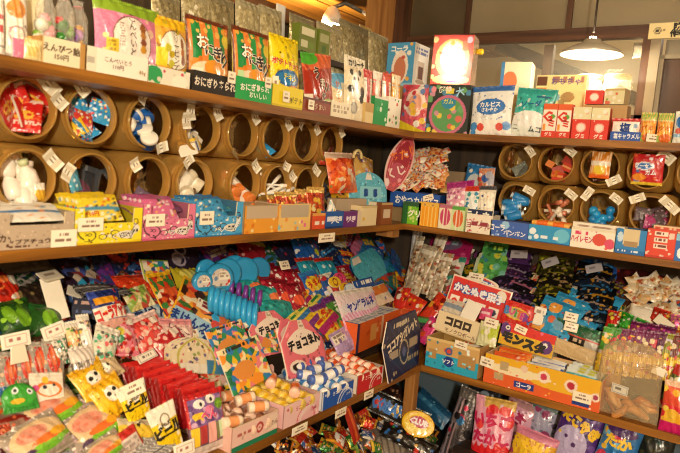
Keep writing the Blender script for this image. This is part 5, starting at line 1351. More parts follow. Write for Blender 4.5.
def BALL(i):
    mb = MB(); mb.lathe([(.0005, -.017), (.012, -.012), (.017, 0), (.012, .012), (.0005, .017)], ['2a9ad8', '1f80c0'][i % 2], 14, 'Z'); return mb.build('candy_ball', PLASTIC)


put(J['r7'], 'candy_ball', BALL, 10, labs('bright blue ball in the third right lower jar', 8) + ['bright blue ball in the third right lower jar, half buried low', 'bright blue ball in the third right lower jar, half buried behind'], 'sweet', 'bright blue balls', (-.045, .045, -.004, .05, -.056, .0), 20, seed=27)
put(J['r8'], 'candy_sachet', [SACH(.06, .05, .014, [('bg', '5a4a50'), ('d', 9, .08, ['d86aa0', '2a2228', 'a89aa0'], 3)]), SACH(.06, .05, .014, [('bg', 'b84a80'), ('d', 9, .08, ['e8b0c8', '4a2a38'], 5)])], 7, labs('dark or pink wrapper in the fourth right lower jar', 7), 'sachet', 'dark and pink wrappers', (-.045, .045, -.004, .05, -.06, -.01), 60, seed=28)
carton('candy_carton', 'R', sh(598, 229, 52, 7, 'M', .03, 0, 0, 0, .062), [('bg', 'efe6d2'), ('t', .1, .3, .9, .7, 1, 'a88a78')], 'thin cream carton lying on the crimson lettered box', 'carton', .05, 'e4d8bc')
carton('candy_carton', 'R', sh(668, 232, 30, 7, 'M', .025, 0, 0, 0, .083), [('bg', 'e8c8a0'), ('t', .05, .2, .95, .8, 1, 'c84a30')], 'thin peach carton lying on the red panel carton', 'carton', .06, 'd8b890')

# =================================================================== filler sachets that make up the heaps
FILLED = []
CN = {'dark blue': '16264e', 'navy': '141a34', 'black': '17151a', 'dark red': '6e1418', 'crimson': 'b01c30', 'red': 'c8281e', 'orange': 'd8641e', 'yellow': 'd8b020', 'dark green': '1c4a2a', 'green': '3a8a34', 'teal': '1a7a80', 'sky blue': '3a98c8',
      'blue': '2258a8', 'purple': '5a2a78', 'magenta': 'b02a78', 'pink': 'd878a0', 'brown': '5a3018', 'cream': 'd8c8a0', 'white': 'e4dccb', 'silver': 'a8a4a0'}


def fill(side, x0, y0, x1, y1, sx, sy, pal, w=(20, 32), h=(18, 28), lift=(.006, .022), seed=1, lean=(34, 58), accents=('e8dcc8', 'd84a2a', 'e8c030', '3a88c8'), noun=('sachet', 'packet', 'pouch'), edge=None):
    rr = random.Random(seed)
    y = y0
    row = 0
    while y < y1:
        x = x0 + (sx / 2 if row % 2 else 0)
        while x < x1:
            px, py = x + rr.uniform(-.3, .3) * sx, y + rr.uniform(-.3, .3) * sy
            q_ = hit(px, py, HEAP[side][0], HEAP[side][1] + .02)
            if (side == 'L' and q_[0] > .045) or (side == 'R' and (q_[1] < -.04 or q_[0] > 1.30)):
                x += sx
                continue
            c = rr.choice(pal)
            pat = rr.choice(['dotted', 'striped', 'patchwork', 'banded', 'oval printed'])
            acc = [rr.choice(accents) for _ in range(3)]
            b = CN[c]
            s = rr.randint(0, 999)
            ops = {'dotted': [('bg', b), ('d', 44, .05, acc, s), ('t', .12, .3, .88, .62, 2, acc[2])], 'striped': [('bg', b), ('s', rr.randint(4, 9), acc[0], rr.uniform(-.8, .8), .3), ('d', 16, .05, acc, s), ('r', .15, .35, .85, .65, acc[1]), ('t', .2, .4, .8, .6, 1, b)],
                   'patchwork': [('v', 80, [b, b, b] + acc, s), ('t', .12, .55, .88, .8, 2, acc[0])], 'banded': [('bg', b), ('h', .3, .62, acc[0]), ('t', .1, .34, .9, .58, 2, acc[1]), ('d', 22, .05, acc, s)],
                   'oval printed': [('bg', b), ('e', .5, .52, .36, .24, acc[0]), ('t', .2, .42, .8, .62, 1, b), ('d', 26, .045, acc, s)]}[pat]
            ops = ops + [('h', .93, 1, b)]
            nn = rr.choice(noun)
            o = pack('candy_' + nn, side, hp(px, py, rr.uniform(*w), rr.uniform(*h), rr.uniform(*lean), rr.uniform(-22, 22), rr.uniform(-32, 32), rr.uniform(*lift)), ops, '', 'sachet', t=rr.uniform(.010, .026), mat=rr.choice([FILM, FILM, FOIL]), tag_it=False)
            FILLED.append((o, '%s %s %s' % (c, pat, nn), nn))
            x += sx
        y += sy
        row += 1


DARK = ['dark blue', 'navy', 'black', 'dark red', 'dark green', 'purple', 'brown', 'black']
MIXED = ['red', 'sky blue', 'blue', 'purple', 'crimson', 'pink', 'yellow', 'teal', 'orange', 'white', 'dark blue', 'dark red']
BRIGHT = ['red', 'sky blue', 'pink', 'yellow', 'orange', 'white', 'green', 'cream', 'crimson', 'teal']

fill('L', 4, 258, 165, 300, 23, 13, DARK, (28, 42), (22, 32), seed=2, accents=('8a7a70', 'a03028', '3a5a90', 'b0a8a0', '2a3a70'))
fill('L', 170, 254, 300, 285, 22, 13, DARK + ['dark red', 'teal'], (24, 34), (20, 28), seed=3, accents=('8a7a70', 'b03830', '3a68a0', 'b0a898'))
fill('L', 300, 242, 405, 300, 17, 12, MIXED + ['purple', 'crimson', 'dark blue', 'blue'], (18, 28), (14, 24), seed=4)
fill('L', 4, 300, 130, 350, 26, 16, DARK + ['green', 'red', 'brown'], (28, 40), (24, 34), seed=5, accents=('a89880', 'c83a28', '3a68a0', 'd0b890'))
fill('L', 125, 290, 215, 355, 22, 14, MIXED, (22, 34), (20, 28), seed=6)
fill('L', 215, 290, 350, 350, 20, 13, MIXED, (20, 30), (18, 26), seed=7)
fill('L', 345, 280, 412, 330, 16, 12, BRIGHT + ['red', 'dark red', 'black', 'navy'], (16, 24), (14, 22), seed=8)
fill('L', 4, 352, 130, 400, 30, 18, ['brown', 'dark green', 'green', 'dark red', 'red', 'silver', 'cream'], (30, 44), (26, 36), seed=9, accents=('e8dcc8', 'c83a2a', 'e8c030', '6aa84a'))
fill('L', 0, 402, 150, 452, 34, 20, ['brown', 'cream', 'dark red', 'silver', 'orange', 'dark green'], (36, 50), (30, 40), seed=10, accents=('e8dcc8', 'd86a4a', 'e8c070', '9ab86a'))
fill('L', 128, 352, 240, 392, 24, 14, ['red', 'crimson', 'dark red', 'pink', 'cream', 'dark green'], (24, 34), (20, 28), seed=11)

# =================================================================== left heap, the things that can be told apart
pack('dark_bag', 'L', hp(24, 263, 52, 20, 62), [('bg', '4a463e'), ('h', .2, .5, '5a564c')], 'long dull grey packet under the left end of the middle shelf', 'packet', t=.03)
pack('dark_bag', 'L', hp(66, 262, 52, 26, 50, 0, -10), [('bg', '17182a'), ('h', .5, .68, '5a6a9a'), ('t', .1, .5, .9, .68, 1, 'a8b0c8'), ('d', 8, .06, ['3a2a50', '8a3a3a'], 2)], 'black bag with a slanted pale blue lettered stripe at the heap top', 'bag', t=.03)
pack('dark_bag', 'L', hp(78, 278, 44, 32, 46, 0, 6), [('bg', '2a1a2a'), ('v', 40, ['2a1a2a', '7a2a2a', '3a4a8a', 'a89888', '2a88b0', '1a1420'], 4)], 'dark red and blue printed bag behind the curled white strip', 'bag', t=.03, anchor='the dark printed bag')
pack('red_bag', 'L', hp(8, 292, 26, 40, 46), [('bg', 'c02a18'), ('d', 18, .09, ['e87a3a', 'd8a080', '8a1a10', 'e8e0d0'], 6)], 'red and orange bag at the left picture edge below the shelf', 'bag', t=.03)
pack('brown_bag', 'L', hp(28, 298, 34, 26, 46), [('bg', '2a1f18'), ('d', 26, .07, ['5a4a30', '7a6a40', '3a2a20'], 3)], 'dark brown speckled bag beside the red and orange bag', 'bag', t=.03)
pack('paper_strip', 'L', hp(55, 298, 20, 44, 22, -20, 12, .06), [('bg', 'e8dfcc')], 'long curled white paper strip standing up from the left heap', 'paper', t=.003, anchor='the curled white strip')
pack('paper_strip', 'L', hp(50, 275, 20, 12, 70, -20, 20, .11), [('bg', 'cfc5b0'), ('t', .2, .3, .8, .7, 1, '8a7a6a')], 'folded grey white paper tab above the curled white strip', 'paper', t=.003)
pack('paper_strip', 'L', hp(76, 292, 18, 9, 40, 0, -30, .07), [('bg', 'c0b8a8')], 'small grey paper tab leaning on the cola gum box', 'paper', t=.003)
for i in range(5):
    pack('foil_sachet', 'L', hp(92 + i * 5, 288 + i * 1.5 + (i % 2) * 2, 36, 8, 70, 0, -6 + 3 * i, .075 + .004 * i), [('bg', '2a2a30'), ('s', 7, 'c8c4bc', .8, .28), ('h', .4, .6, 'd8d4cc')], 'black and silver striped foil sachet on the cola gum box, %s from left' % ORD[i], 'sachet', t=.010, mat=FOIL, group='striped foil sachets on the cola gum box')
pack('cola_gum_box', 'L', hp(85, 305, 26, 28, 30, -42, -2, .055), [('bg', '141832'), ('t', .1, .45, .95, .62, 1, 'c8a090'), ('t', .05, .75, .95, .88, 1, '8a90b0'), ('t', .2, .15, .8, .3, 1, '5a6a9a')], 'navy card side of the cola gum box with rows of pale lettering', 'box', t=.005)
pack('cola_gum_bag', 'L', hp(109, 311, 32, 40, 34, 4, 0, .08), [('bg', '20306e'), ('v', 30, ['20306e', '3a50a8', '20306e', 'c03a2a'], 6), ('h', .28, .6, 'ede6d4'), ('h', 0, .26, 'd8a090'), ('d', 12, .05, ['e8b030', 'c83a2a', 'f0ece0'], 4), ('r', .1, .68, .7, .86, 'e8a020')], 'navy and white cola candy bag with bold red lettering', 'bag', t=.03, texts=[('コーラアップ', .5, .44, .3, 'cc2418', dict(bold=.06, rot=6, out='f6f0e4'))], anchor='the navy cola candy bag')
pack('net_bag', 'L', hp(137, 287, 40, 24, 50, 0, -4, .04), [('bg', 'd03a1c'), ('d', 50, .035, ['e8703a', 'a82410', 'f09858'], 3)], 'orange red bubbly net bag above the white lettered packet', 'bag', t=.04, anchor='the orange red net bag')
pack('character_bag', 'L', hp(138, 298, 26, 20, 40, 0, 8, .065), [('bg', '9aa858'), ('v', 30, ['8aa848', '5a8a3a', 'd8d0a8', 'b84a3a', 'c8b878'], 7)], 'olive green printed bag lying on the orange red net bag', 'bag', t=.02)
pack('figure_card', 'L', hp(158, 276, 28, 34, 36, 0, -8, .05), [('v', 60, ['3a9a58', '2a78a8', 'd84a3a', 'e8c040', 'e8dcc8', '3a4a8a'], 9), ('o', .5, .5, .9, .02, 'e8b830'), ('h', .95, 1, '7aa030'), ('w', 0, .04, '9ab030')], 'green bordered card printed with many small coloured figures', 'card', t=.005, anchor='the green bordered card')
pack('marble_pack', 'L', hp(170, 300, 24, 58, 40, 0, 2, .05), [('v', 70, ['c83a22', 'e8a030', '3a7a3a', 'e8d8b0', 'd85a2a', '8a1a14'], 12), ('w', 0, .05, 'e8b020'), ('w', .95, 1, 'e8b020'), ('h', .96, 1, 'e8b020'), ('r', .3, .1, .7, .25, 'e8e0d0'), ('e', .35, .3, .2, .08, 'd8c0a0')], 'yellow bordered red bean patterned pack left of the blue discs', 'pack', t=.012, anchor='the yellow bordered bean pack')
pack('dark_bag', 'L', hp(178, 263, 50, 46, 42, 0, -22, .03), [('bg', '241d30'), ('d', 5, .09, ['8a8088', '6a6070'], 11), ('o', .45, .5, .13, .02, '9a90a0'), ('o', .5, .75, .12, .02, '9a90a0'), ('h', .86, 1, '3a3048')], 'dark violet bag with pale hexagon marks under the middle shelf', 'bag', t=.04)
pack('yellow_bag', 'L', hp(186, 278, 26, 20, 46, 0, -10, .05), [('bg', 'b8a828'), ('e', .6, .6, .4, .3, 'd8cc60')], 'dull yellow pouch below the dark violet bag', 'pouch', t=.03)
BS = [('v', 90, ['c8341e', 'e8a030', '3a6a30', 'e8d8b0', 'd8662a', '3a1a14'], 15), ('h', 0, .34, '98c0d8'), ('r', .35, .52, .6, .72, 'f0e6d0'), ('t', .38, .55, .58, .7, 2, '8a2a2a'), ('c', .75, .5, .08, '3aa0d0'), ('c', .8, .36, .1, 'd8402a'), ('o', .5, .5, 2, .01, 'e8b020'), ('h', .96, 1, 'e8b020'), ('w', 0, .03, 'e8b020'), ('w', .97, 1, 'e8b020')]
pack('bean_gum_pack', 'L', hp(202, 312, 60, 46, 46, 0, -46, .06), BS, 'large tilted yellow bordered pack with bean pattern and pale blue foot', 'pack', t=.014, texts=[('まけんグミ', .42, .17, .2, '1c3a86', dict(bold=.04))], anchor='the tilted bean pattern pack')
pack('bean_gum_pack', 'L', hp(148, 314, 46, 24, 46, 0, -8, .05), [('bg', 'a8bcc8'), ('d', 8, .1, ['e8b040', '6a98b8', 'c8d8e0'], 3), ('h', .9, 1, 'c03a2a')], 'pale blue packet with navy brush lettering beside the cola candy bag', 'packet', t=.014, texts=[('まけん', .55, .5, .5, '1a2a5a', dict(bold=.04, rot=6))], anchor='the pale blue lettered packet')
pack('bean_gum_pack', 'L', hp(200, 336, 44, 26, 46, 0, -14, .06), [('bg', 'b8ccd4'), ('r', .0, .4, .45, .95, 'f0e6d0'), ('t', .05, .5, .4, .85, 2, 'a06a50'), ('d', 7, .08, ['3a88b8', 'e8a0a0'], 4), ('h', 0, .15, 'c83a3a')], 'pale packet with cream price panel and navy letters above the pink cups', 'packet', t=.012, texts=[('まけ', .74, .5, .42, '1c3a86', dict(bold=.05))])
# blue round reels


def reel(cx, cy, r, thick, col, lab, lean=10, yaw=-20, roll=0, lift=.05, label_ops=None, n=1, anchor=None, group=None):
    M, w, h = on_heap('L', cx, cy, 2 * r, 2 * r, lean, yaw, roll, lift)
    R = h / 2
    e = empty('candy_reel')
    M = M @ Matrix.Translation((0, 0, h / 2))
    mb = MB()
    mb.lathe([(.0005, -thick / 2), (R * .8, -thick / 2), (R * .97, -thick / 2 * .8), (R, 0), (R * .97, thick / 2 * .8), (R * .8, thick / 2), (.0005, thick / 2)], col, 28, 'Y')
    mb.build('reel_case', PLASTIC, e)
    if label_ops:
        S = lambda U, V: np.stack([(U - .5) * 1.36 * R * HW_oval(V), np.full_like(U, -thick / 2 - .0008), (V - .5) * 1.36 * R], 1)
        mb = MB(); mb.surf(S, 24, 24, label_ops); mb.build('round_label', CARD, e)
    e.matrix_world = M
    tag(e, lab, 'reel', group, anchor=anchor)
    return e


RL = [('bg', 'd8ccc0'), ('d', 12, .08, ['c83a3a', '6a8ab0', 'a07060'], 3), ('r', .4, .5, .95, .9, 'efe6d4'), ('t', .45, .55, .9, .8, 2, 'a08a70'), ('h', 0, .2, '2a90b8')]
for i, (x, y) in enumerate(((234, 270), (244, 272), (227, 273))):
    reel(x, y, 15, .022, '2a98d0', 'large blue candy reel standing in the row of reels, %s' % ['rearmost', 'furthest right', 'third from left'][i], 4, -24, 0, .035 + .01 * i, group='large blue candy reels')
reel(219, 279, 16, .024, '2f9cd4', 'large blue candy reel with round label and price slip', 6, -14, 0, .06, RL, anchor='the labelled blue reel')
reel(206, 270, 11, .02, '2f9cd4', 'smaller blue candy reel behind the one at the left', 6, -14, 0, .045)
reel(202, 282, 11, .022, '2f9cd4', 'smaller blue candy reel with round label left of the large one', 6, -14, 0, .06, RL)
reel(258, 270, 13, .02, '2a8cc4', 'blue candy reel at the right end of the reel row', 4, -24, 0, .04)
for i in range(9):
    reel(212 + i * 5.4, 299 + i * 2.2, 14, .017, '33a4dc', 'bright blue ring candy in the slanting roll, %s from left' % ORD[i], 2, 38, 0, .055, group='bright blue ring candies in the slanting roll', anchor='the slanting blue ring roll' if i == 4 else None)
for i in range(5):
    reel(232 + i * 7, 289 + i * 2.4, 9, .015, '7a3a98', 'purple ring candy behind the blue ring roll, %s from left' % ORD[i], 2, 38, 0, .05, group='purple ring candies')
TE = [('bg', '1f9a98'), ('d', 20, .08, ['e0efe8', '5ac0b8', '12706e'], 3), ('e', .72, .25, .3, .22, 'e87a4a'), ('h', .9, 1, '17807e')]
for i, (x, y, w_, h_, rl) in enumerate(((268, 294, 40, 20, -8), (278, 308, 36, 20, -6), (248, 285, 26, 12, 0))):
    pack('teal_bag', 'L', hp(x, y, w_, h_, 46, 0, rl, .06), TE if i != 1 else TE[:2] + TE[3:], ['teal candy bag with orange fruit right of the purple rings', 'teal candy bag directly above the first pink card', 'small teal candy bag right of the labelled reel'][i], 'bag', t=.03, anchor=['the teal orange bag', 'the plain teal bag', None][i])
pack('brown_bag', 'L', hp(253, 272, 30, 24, 44, 0, -6, .05), [('bg', '8a5028'), ('e', .25, .55, .2, .35, 'ead8c8'), ('e', .7, .6, .2, .3, 'c86a2a'), ('d', 8, .07, ['5a2a18', '3a8a60'], 4)], 'brown candy bag with white blossom print right of the reels', 'bag', t=.03)
for i in range(6):
    pack('dotted_pack', 'L', hp(272 + (i % 3) * 12, 276 + (i // 3) * 14 + (i % 3) * 3, 16, 26, 40, 0, -6, .04 + .006 * i), [('bg', '9a1428'), ('d', 22, .06, ['e8d0c8', 'c83a4a', 'f0e8e0'], i), ('h', .88, 1, '7a1020')] + ([('e', .5, .3, .35, .2, 'e85a3a')] if i > 3 else []), 'dark red white dotted candy pack, %s row, %s from left' % (['upper', 'lower'][i // 3], ORD[i % 3]), 'pack', t=.02, group='dark red dotted packs', anchor='the dark red dotted packs' if i == 4 else None)
pack('header_bag', 'L', hp(254, 252, 36, 26, 44, 0, -16, .03), [('bg', '8a1a24'), ('d', 20, .07, ['b84a4a', '5a1018', 'c89890'], 5), ('h', .72, 1, 'a8a020'), ('w', .93, 1, 'a8a020')], 'dark red dotted bag with olive yellow header under the middle shelf', 'bag', t=.03)
pack('navy_bag', 'L', hp(282, 254, 32, 26, 44, 0, -6, .03), [('bg', '182040'), ('d', 16, .07, ['3a4a78', '8a2a30'], 4)], 'navy bag with red marks behind the dark red packs', 'bag', t=.03)
pack('dotted_bag', 'L', hp(308, 252, 30, 28, 40, 0, -14, .035), [('bg', '1c58a8'), ('d', 26, .045, ['d8d8e0', 'c83a4a', 'e8e4d8'], 6), ('c', .75, .5, .12, 'c0c830')], 'blue polka dot bag with a lime spot near the corner heap', 'bag', t=.03, anchor='the blue polka dot bag')
pack('price_slip', 'L', hp(285, 265, 9, 9, 30, 0, 0, .09), PRICE, 'small white price slip above the dark red dotted packs', 'price slip', t=.003)
TB = [('bg', '2098b8'), ('d', 14, .08, ['8ad0d8', 'e0f0f0', '14708a'], 3), ('h', .86, 1, 'b83020'), ('h', .8, .86, '1a88a0')]
for i, (x, y) in enumerate(((308, 268), (327, 268))):
    pack('turquoise_bag', 'L', hp(x, y, 18, 20, 38, 0, -2, .05), TB, 'turquoise bag with red top, %s of the pair' % ['left', 'right'][i], 'bag', t=.025, group='turquoise bags with red tops', anchor='the turquoise bags' if i else None)
BY = [('bg', '2468b8'), ('e', .5, .5, .42, .3, 'e8c830'), ('d', 12, .08, ['d84a2a', 'e8e0d0', 'e8a030'], 4), ('h', .88, 1, '3a88d0')]
for i, (x, y) in enumerate(((313, 284), (331, 286))):
    pack('blue_pack', 'L', hp(x, y, 19, 26, 40, 0, 4, .055), BY if i == 0 else [('bg', 'd8dce4'), ('w', .0, .3, 'c83a3a'), ('v', 20, ['d8dce4', '2a58a8', 'c83a3a', 'e8e0d0'], 5), ('h', .5, .75, '2458a0')], ['blue pack with a yellow lettered oval below the turquoise bags', 'white, red and blue pack below the right turquoise bag'][i], 'pack', t=.02, texts=[('うまみ', .5, .5, .26, 'c8341e', dict(bold=.04, rot=8))] if i == 0 else ())
PY = [('bg', 'e4be28'), ('h', 0, .4, 'a81c6a'), ('d', 6, .08, ['c83a8a', 'f0d860'], 3)]
for i in range(7):
    pack('chew_stick', 'L', hp(301 + (i % 4) * 13, 303 + (i // 4) * 12 + (i % 4) * 2.2, 26, 13, 50, 0, 20, .055 + .003 * i), [[('bg', 'a81c6a'), ('h', .5, 1, 'e4be28'), ('t', .1, .55, .9, .9, 1, 'c83a2a')], [('bg', '2a78b8'), ('h', .5, 1, 'e8dc60'), ('t', .1, .6, .9, .9, 1, '2a8a4a')], [('bg', '7a2a88'), ('h', .55, 1, 'e8c030')]][i % 3], '%s chewy stick right of the pink cards, %s row, %s from left' % (['magenta and yellow', 'blue and lemon', 'purple and gold'][i % 3], ['upper', 'lower'][i // 4], ORD[i % 4]), 'sweet', t=.014, group='chewy sticks', anchor='the chewy sticks' if i == 2 else None)
for i, (x, y) in enumerate(((326, 320), (338, 312))):
    pack('noodle_pack', 'L', hp(x, y, 17, 34, 40, 0, 6, .06), [[('bg', 'e0b830'), ('d', 16, .07, ['d84a2a', 'f0e0a0', 'b02a1a'], 3), ('h', .86, 1, '6a2a7a')], [('bg', '4a8a34'), ('d', 20, .08, ['c8e0b0', 'e8e8d8', '2a5a20'], 5), ('h', .86, 1, '6a2a7a'), ('h', 0, .1, '6a9a3a')]][i], ['yellow and red narrow pack with purple top beside the pink striped pack', 'green and white narrow pack with purple top beside the pink striped pack'][i], 'pack', t=.02, texts=[('うめ', .5, .5, .3, ['c8301e', 'f4f4e8'][i], dict(vert=1, bold=.04))], anchor=[None, 'the green narrow pack'][i])
pack('striped_pack', 'L', hp(360, 308, 40, 38, 30, 6, -4, .06), [('bg', 'efe6e4'), ('g', .35, .55, 'e89ac8'), ('s', 13, 'f6d8ea', .35, .45), ('g', .0, .12, 'e8b8d8'), ('h', .9, 1, 'f0e8e0'), ('e', .5, .55, .5, .14, 'ece6ee')], 'white candy pack with pink ray stripes and violet lettering', 'pack', t=.022, texts=[('ヤングラムネ', .5, .6, .22, '3a3a9a', dict(bold=.05, rot=5, out='f4f0f8'))], anchor='the pink striped pack')
pack('orange_pack', 'L', hp(370, 297, 42, 22, 40, 0, 4, .055), [('bg', 'e8d8c0'), ('h', .45, .85, 'e07a2a'), ('d', 8, .1, ['e8c040', '3a68a8', 'f0e8d8'], 4), ('h', .9, 1, '2a5aa0')], 'orange and white candy pack behind the pink striped pack', 'pack', t=.02)
pack('blue_sign', 'L', hp(364, 283, 20, 9, 30, 0, 2, .08), [('bg', '1c4c98'), ('t', .1, .2, .9, .8, 1, 'f0ece4')], 'small blue sign with white lettering below the cyan fan', 'sign', t=.004)
pack('shoe_card', 'L', hp(352, 293, 14, 20, 36, 0, 28, .075), [('bg', 'e8e4e0'), ('s', 7, '3a88c8', 0, .35), ('e', .5, .5, .5, .5, 'd8e4ec'), ('r', .25, .4, .75, .6, '3a78c0')], 'white card with blue bars leaning by the orange and white pack', 'card', t=.004, hw=HW_arch)
pack('fan_toy', 'L', hp(369, 266, 32, 28, 36, 0, 10, .075), [('bg', '4aa8c0'), ('d', 5, .05, ['1f5a88', '2a78a0'], 4), ('r', .05, .75, .35, .98, 'd8ccc0')], 'plain cyan fan shaped card in the corner heap', 'card', t=.006, hw=lambda v: .62 + .38 * np.sin(PI * np.clip(v * .75 + .12, 0, 1)), anchor='the cyan fan')
for i, (x, y, c) in enumerate(((335, 282, 'e8c02a'), (346, 288, 'e0b020'), (340, 278, 'd8407a'))):
    pack('smile_card', 'L', hp(x, y, 12, 12, 34, 0, 0, .075), [('bg', c), ('o', .5, .5, .3, .06, '8a2a20'), ('c', .35, .62, .06, '5a2018'), ('c', .65, .62, .06, '5a2018')], 'small round badge card left of the cyan fan, %s' % ['yellow upper one', 'yellow lower one', 'pink one'][i], 'card', t=.004, hw=HW_oval, group='small round badge cards')
# toys and clear bags in the corner
for i, (x, y, h_) in enumerate(((420, 272, 62), (432, 264, 68), (440, 276, 52), (414, 262, 58))):
    side = 'R'
    pack('biscuit_strip', side, hp(x, y, [16, 12, 14, 9][i], h_ * .88, 22, -20, [-2, 2, 4, 10][i], .05), [('bg', 'b8a88e'), ('d', 44, .03, ['8a4a24', 'c89060', 'efe6d8', 'a85a3a', 'efe6d8', '6a4a38', 'd8cdb8'], i + 3), ('h', .84, .93, 'e8e0d0')], ['cream strip bag of small biscuits in the corner, front one', 'tall clear strip of brown round biscuits in the corner', 'short clear strip bag right of the tall biscuit strip', 'narrow pale strip bag behind the front biscuit strip'][i], 'bag', t=.022, anchor=['the cream biscuit strip', 'the tall biscuit strip', None, None][i])


def toy_car(cx, cy, body, cab, lab, yaw=0, anchor=None):
    M, w, h = on_heap('R', cx, cy, 30, 14, 0, yaw, 0, .045)
    L = w
    e = empty('toy_car')
    mb = MB(); mb.box(-L / 2, L / 2, -.02, .02, .012, .03, body); mb.box(-L * .2, L * .25, -.016, .016, .03, .048, cab); mb.box(-L / 2, -L * .42, -.022, .022, .012, .02, 'c8c0b0')
    mb.build('car_body', PLASTIC, e, smooth=False)
    for sx in (-.32, .32):
        for sy in (-1, 1):
            m = MB(); m.lathe([(.0005, 0), (.008, 0), (.017, .002), (.017, .012), (.008, .014), (.0005, .014)], ['3a9a48', '3a9a48', '17151a', '17151a', '3a9a48', '3a9a48'] if sx > 0 else ['c8c0b0', 'c8c0b0', '17151a', '17151a', 'c8c0b0', 'c8c0b0'], 18, 'Y')
            o = m.build('wheel', PLASTIC, e); o.matrix_local = Matrix.Translation((sx * L, .022 if sy > 0 else -.036, .017))
    e.matrix_world = M
    tag(e, lab, 'toy car', anchor=anchor)


toy_car(408, 326, 'c84a2a', '3a88b8', 'toy car with black wheels below the cream biscuit strip', -25, 'the toy car')
toy_car(424, 322, '2a2a30', '3a8a48', 'second toy car with a green wheel hub beside the first', 20)
for i, (x, y, c, lab) in enumerate(((400, 300, 'c8281e', 'red and white pouch left of the toy cars'), (412, 305, 'd0341e', 'red plastic figure pouch above the toy cars'), (404, 316, 'd85a30', 'orange red pouch just above the first toy car'), (434, 308, 'd03a20', 'red and silver tipped pouch left of the red shape candy box'), (428, 330, 'd0387a', 'magenta pouch right of the toy cars'))):
    pack('red_pouch', 'R', hp(x, y, [14, 22, 24, 14, 12][i], [24, 18, 14, 30, 26][i], 34, -14, [10, -10, 4, -18, -10][i], .06), [('bg', c), ('d', 9, .1, ['f0e4d8', 'e8a030', '7a1410'], i), ('g', .2, .3, c)], lab, 'pouch', t=.022)

# =================================================================== left counter, front boxes
def flat_box(side, cx, cy, w, h, front, label, depth, texts=(), **k):
    return tray('display_box', side, sh(cx, cy, w, h, 'C', k.pop('d', .002), 0, k.pop('yaw', 0.)), front, label, depth=depth, texts=texts, **k)


SW = [('g', 0, 0, 'fff')]
K1 = flat_box('L', 256, 430, 50, 24, [('bg', 'e8c0b4'), ('h', 0, .2, '1f7a58'), ('o', .58, .6, .18, .05, 'b83a3a'), ('c', .58, .6, .05, 'b83a3a'), ('r', .78, .3, .98, .9, 'ead0bc'), ('t', .1, .5, .4, .7, 1, 'b86058')], 'pink box with red flower emblem and green base holding brown rolls', .20, col='e0b4a8', inside='c89a8a', anchor='the red flower box',
              flap=.05, flap_ops=[('bg', 'e4b8ac'), ('o', .72, .5, .24, .06, 'b83a3a'), ('t', .1, .35, .45, .65, 1, 'b06a60')], texts=[('みかん', .86, .58, .2, '7a3a30')])
rows_in(K1, lambda: raw_roll('candy_roll', .062, .016, 'a06a50', 'ecc8b0', FILM, False), 3, 4, 'brown and peach wrapped roll in the red flower box', 'sweet', 'brown rolls in the red flower box', .035, 0, 60, 0, .004, 10, .036, .03)
rows_in(K1, lambda: raw_roll('candy_roll', .055, .015, 'e89a60', 'f0d8c0', FILM, False), 2, 3, 'orange and cream roll on top in the red flower box', 'sweet', 'orange rolls in the red flower box', .062, 0, -20, 0, .01, 14, .03, .04)
K2 = flat_box('L', 302, 414, 39, 22, [('bg', 'edc4c4'), ('g', -.3, 1., 'e8b4b8'), ('o', .62, .02, .62, .03, 'd85a70'), ('o', .70, -.05, .62, .03, 'f0dcd8'), ('c', .1, .78, .06, 'c83a4a')], 'pink box with curved red stripe holding yellow rolls', .18, texts=[('ミニコーラ', .52, .72, .2, 'b0384a', dict(rot=3)), ('20本', .82, .4, .16, 'c04a58')], col='e4b4b4', inside='b89090', anchor='the pink yellow roll box', flap=.045, flap_ops=[('bg', 'dcb0a8')])
rows_in(K2, lambda: raw_roll('candy_roll', .055, .0155, 'e8bc18', 'e8c860', FILM, False), 3, 5, 'yellow candy roll in the pink striped box', 'sweet', 'yellow rolls in the pink box', .048, 0, 66, 0, .003, 8, .032, .026, .003)
rows_in(K2, lambda: raw_roll('candy_roll', .055, .0155, 'e8701a', 'f4c0a8', FILM, False), 1, 2, 'orange candy roll at the left of the pink striped box', 'sweet', None, .070, 0, 40, 0, .02, 8, .03, .05)
K3 = flat_box('L', 338, 398, 34, 18, [('bg', '1c58b4'), ('o', .75, .0, .7, .035, 'e8ecf4'), ('o', .82, -.1, .7, .03, 'c8d4ec'), ('c', .1, .78, .06, 'e8ecf4'), ('w', 0, .02, 'e8ecf4')], 'blue box with curved white stripe holding white and blue rolls', .19, texts=[('ミニソーダ', .52, .74, .22, 'f2f4f8', dict(rot=3)), ('20本', .82, .4, .16, 'd8e0f0')], col='e4e4ea', inside='a8a8b8', anchor='the blue white roll box')
rows_in(K3, lambda: raw_roll('candy_roll', .055, .0155, '3a86cc', 'f0eeec', FILM, False), 3, 5, 'white ended blue candy roll in the blue striped box', 'sweet', 'blue rolls in the blue box', .048, 0, 62, 0, .004, 10, .032, .026, .003)
rows_in(K3, lambda: raw_roll('candy_roll', .055, .0155, 'f0eeec', '4a6ab8', FILM, False), 3, 3, 'white candy roll on top in the blue striped box', 'sweet', 'white rolls in the blue box', .075, 0, -25, 0, .006, 16, .034, .05, .006)
K4 = flat_box('L', 370, 387, 28, 18, [('bg', 'c81f24'), ('o', .75, .0, .7, .04, 'f0dcd4'), ('o', .82, -.1, .7, .03, 'e8c0b8'), ('w', .96, 1, 'f0e4dc')], 'red box with curved white stripe holding orange rolls', .20, texts=[('ミニコーラ', .5, .76, .22, 'f8ece4', dict(rot=3)), ('20本', .8, .42, .16, 'f0dcd4')], col='dcd0c4', inside='a89888', anchor='the red orange roll box')
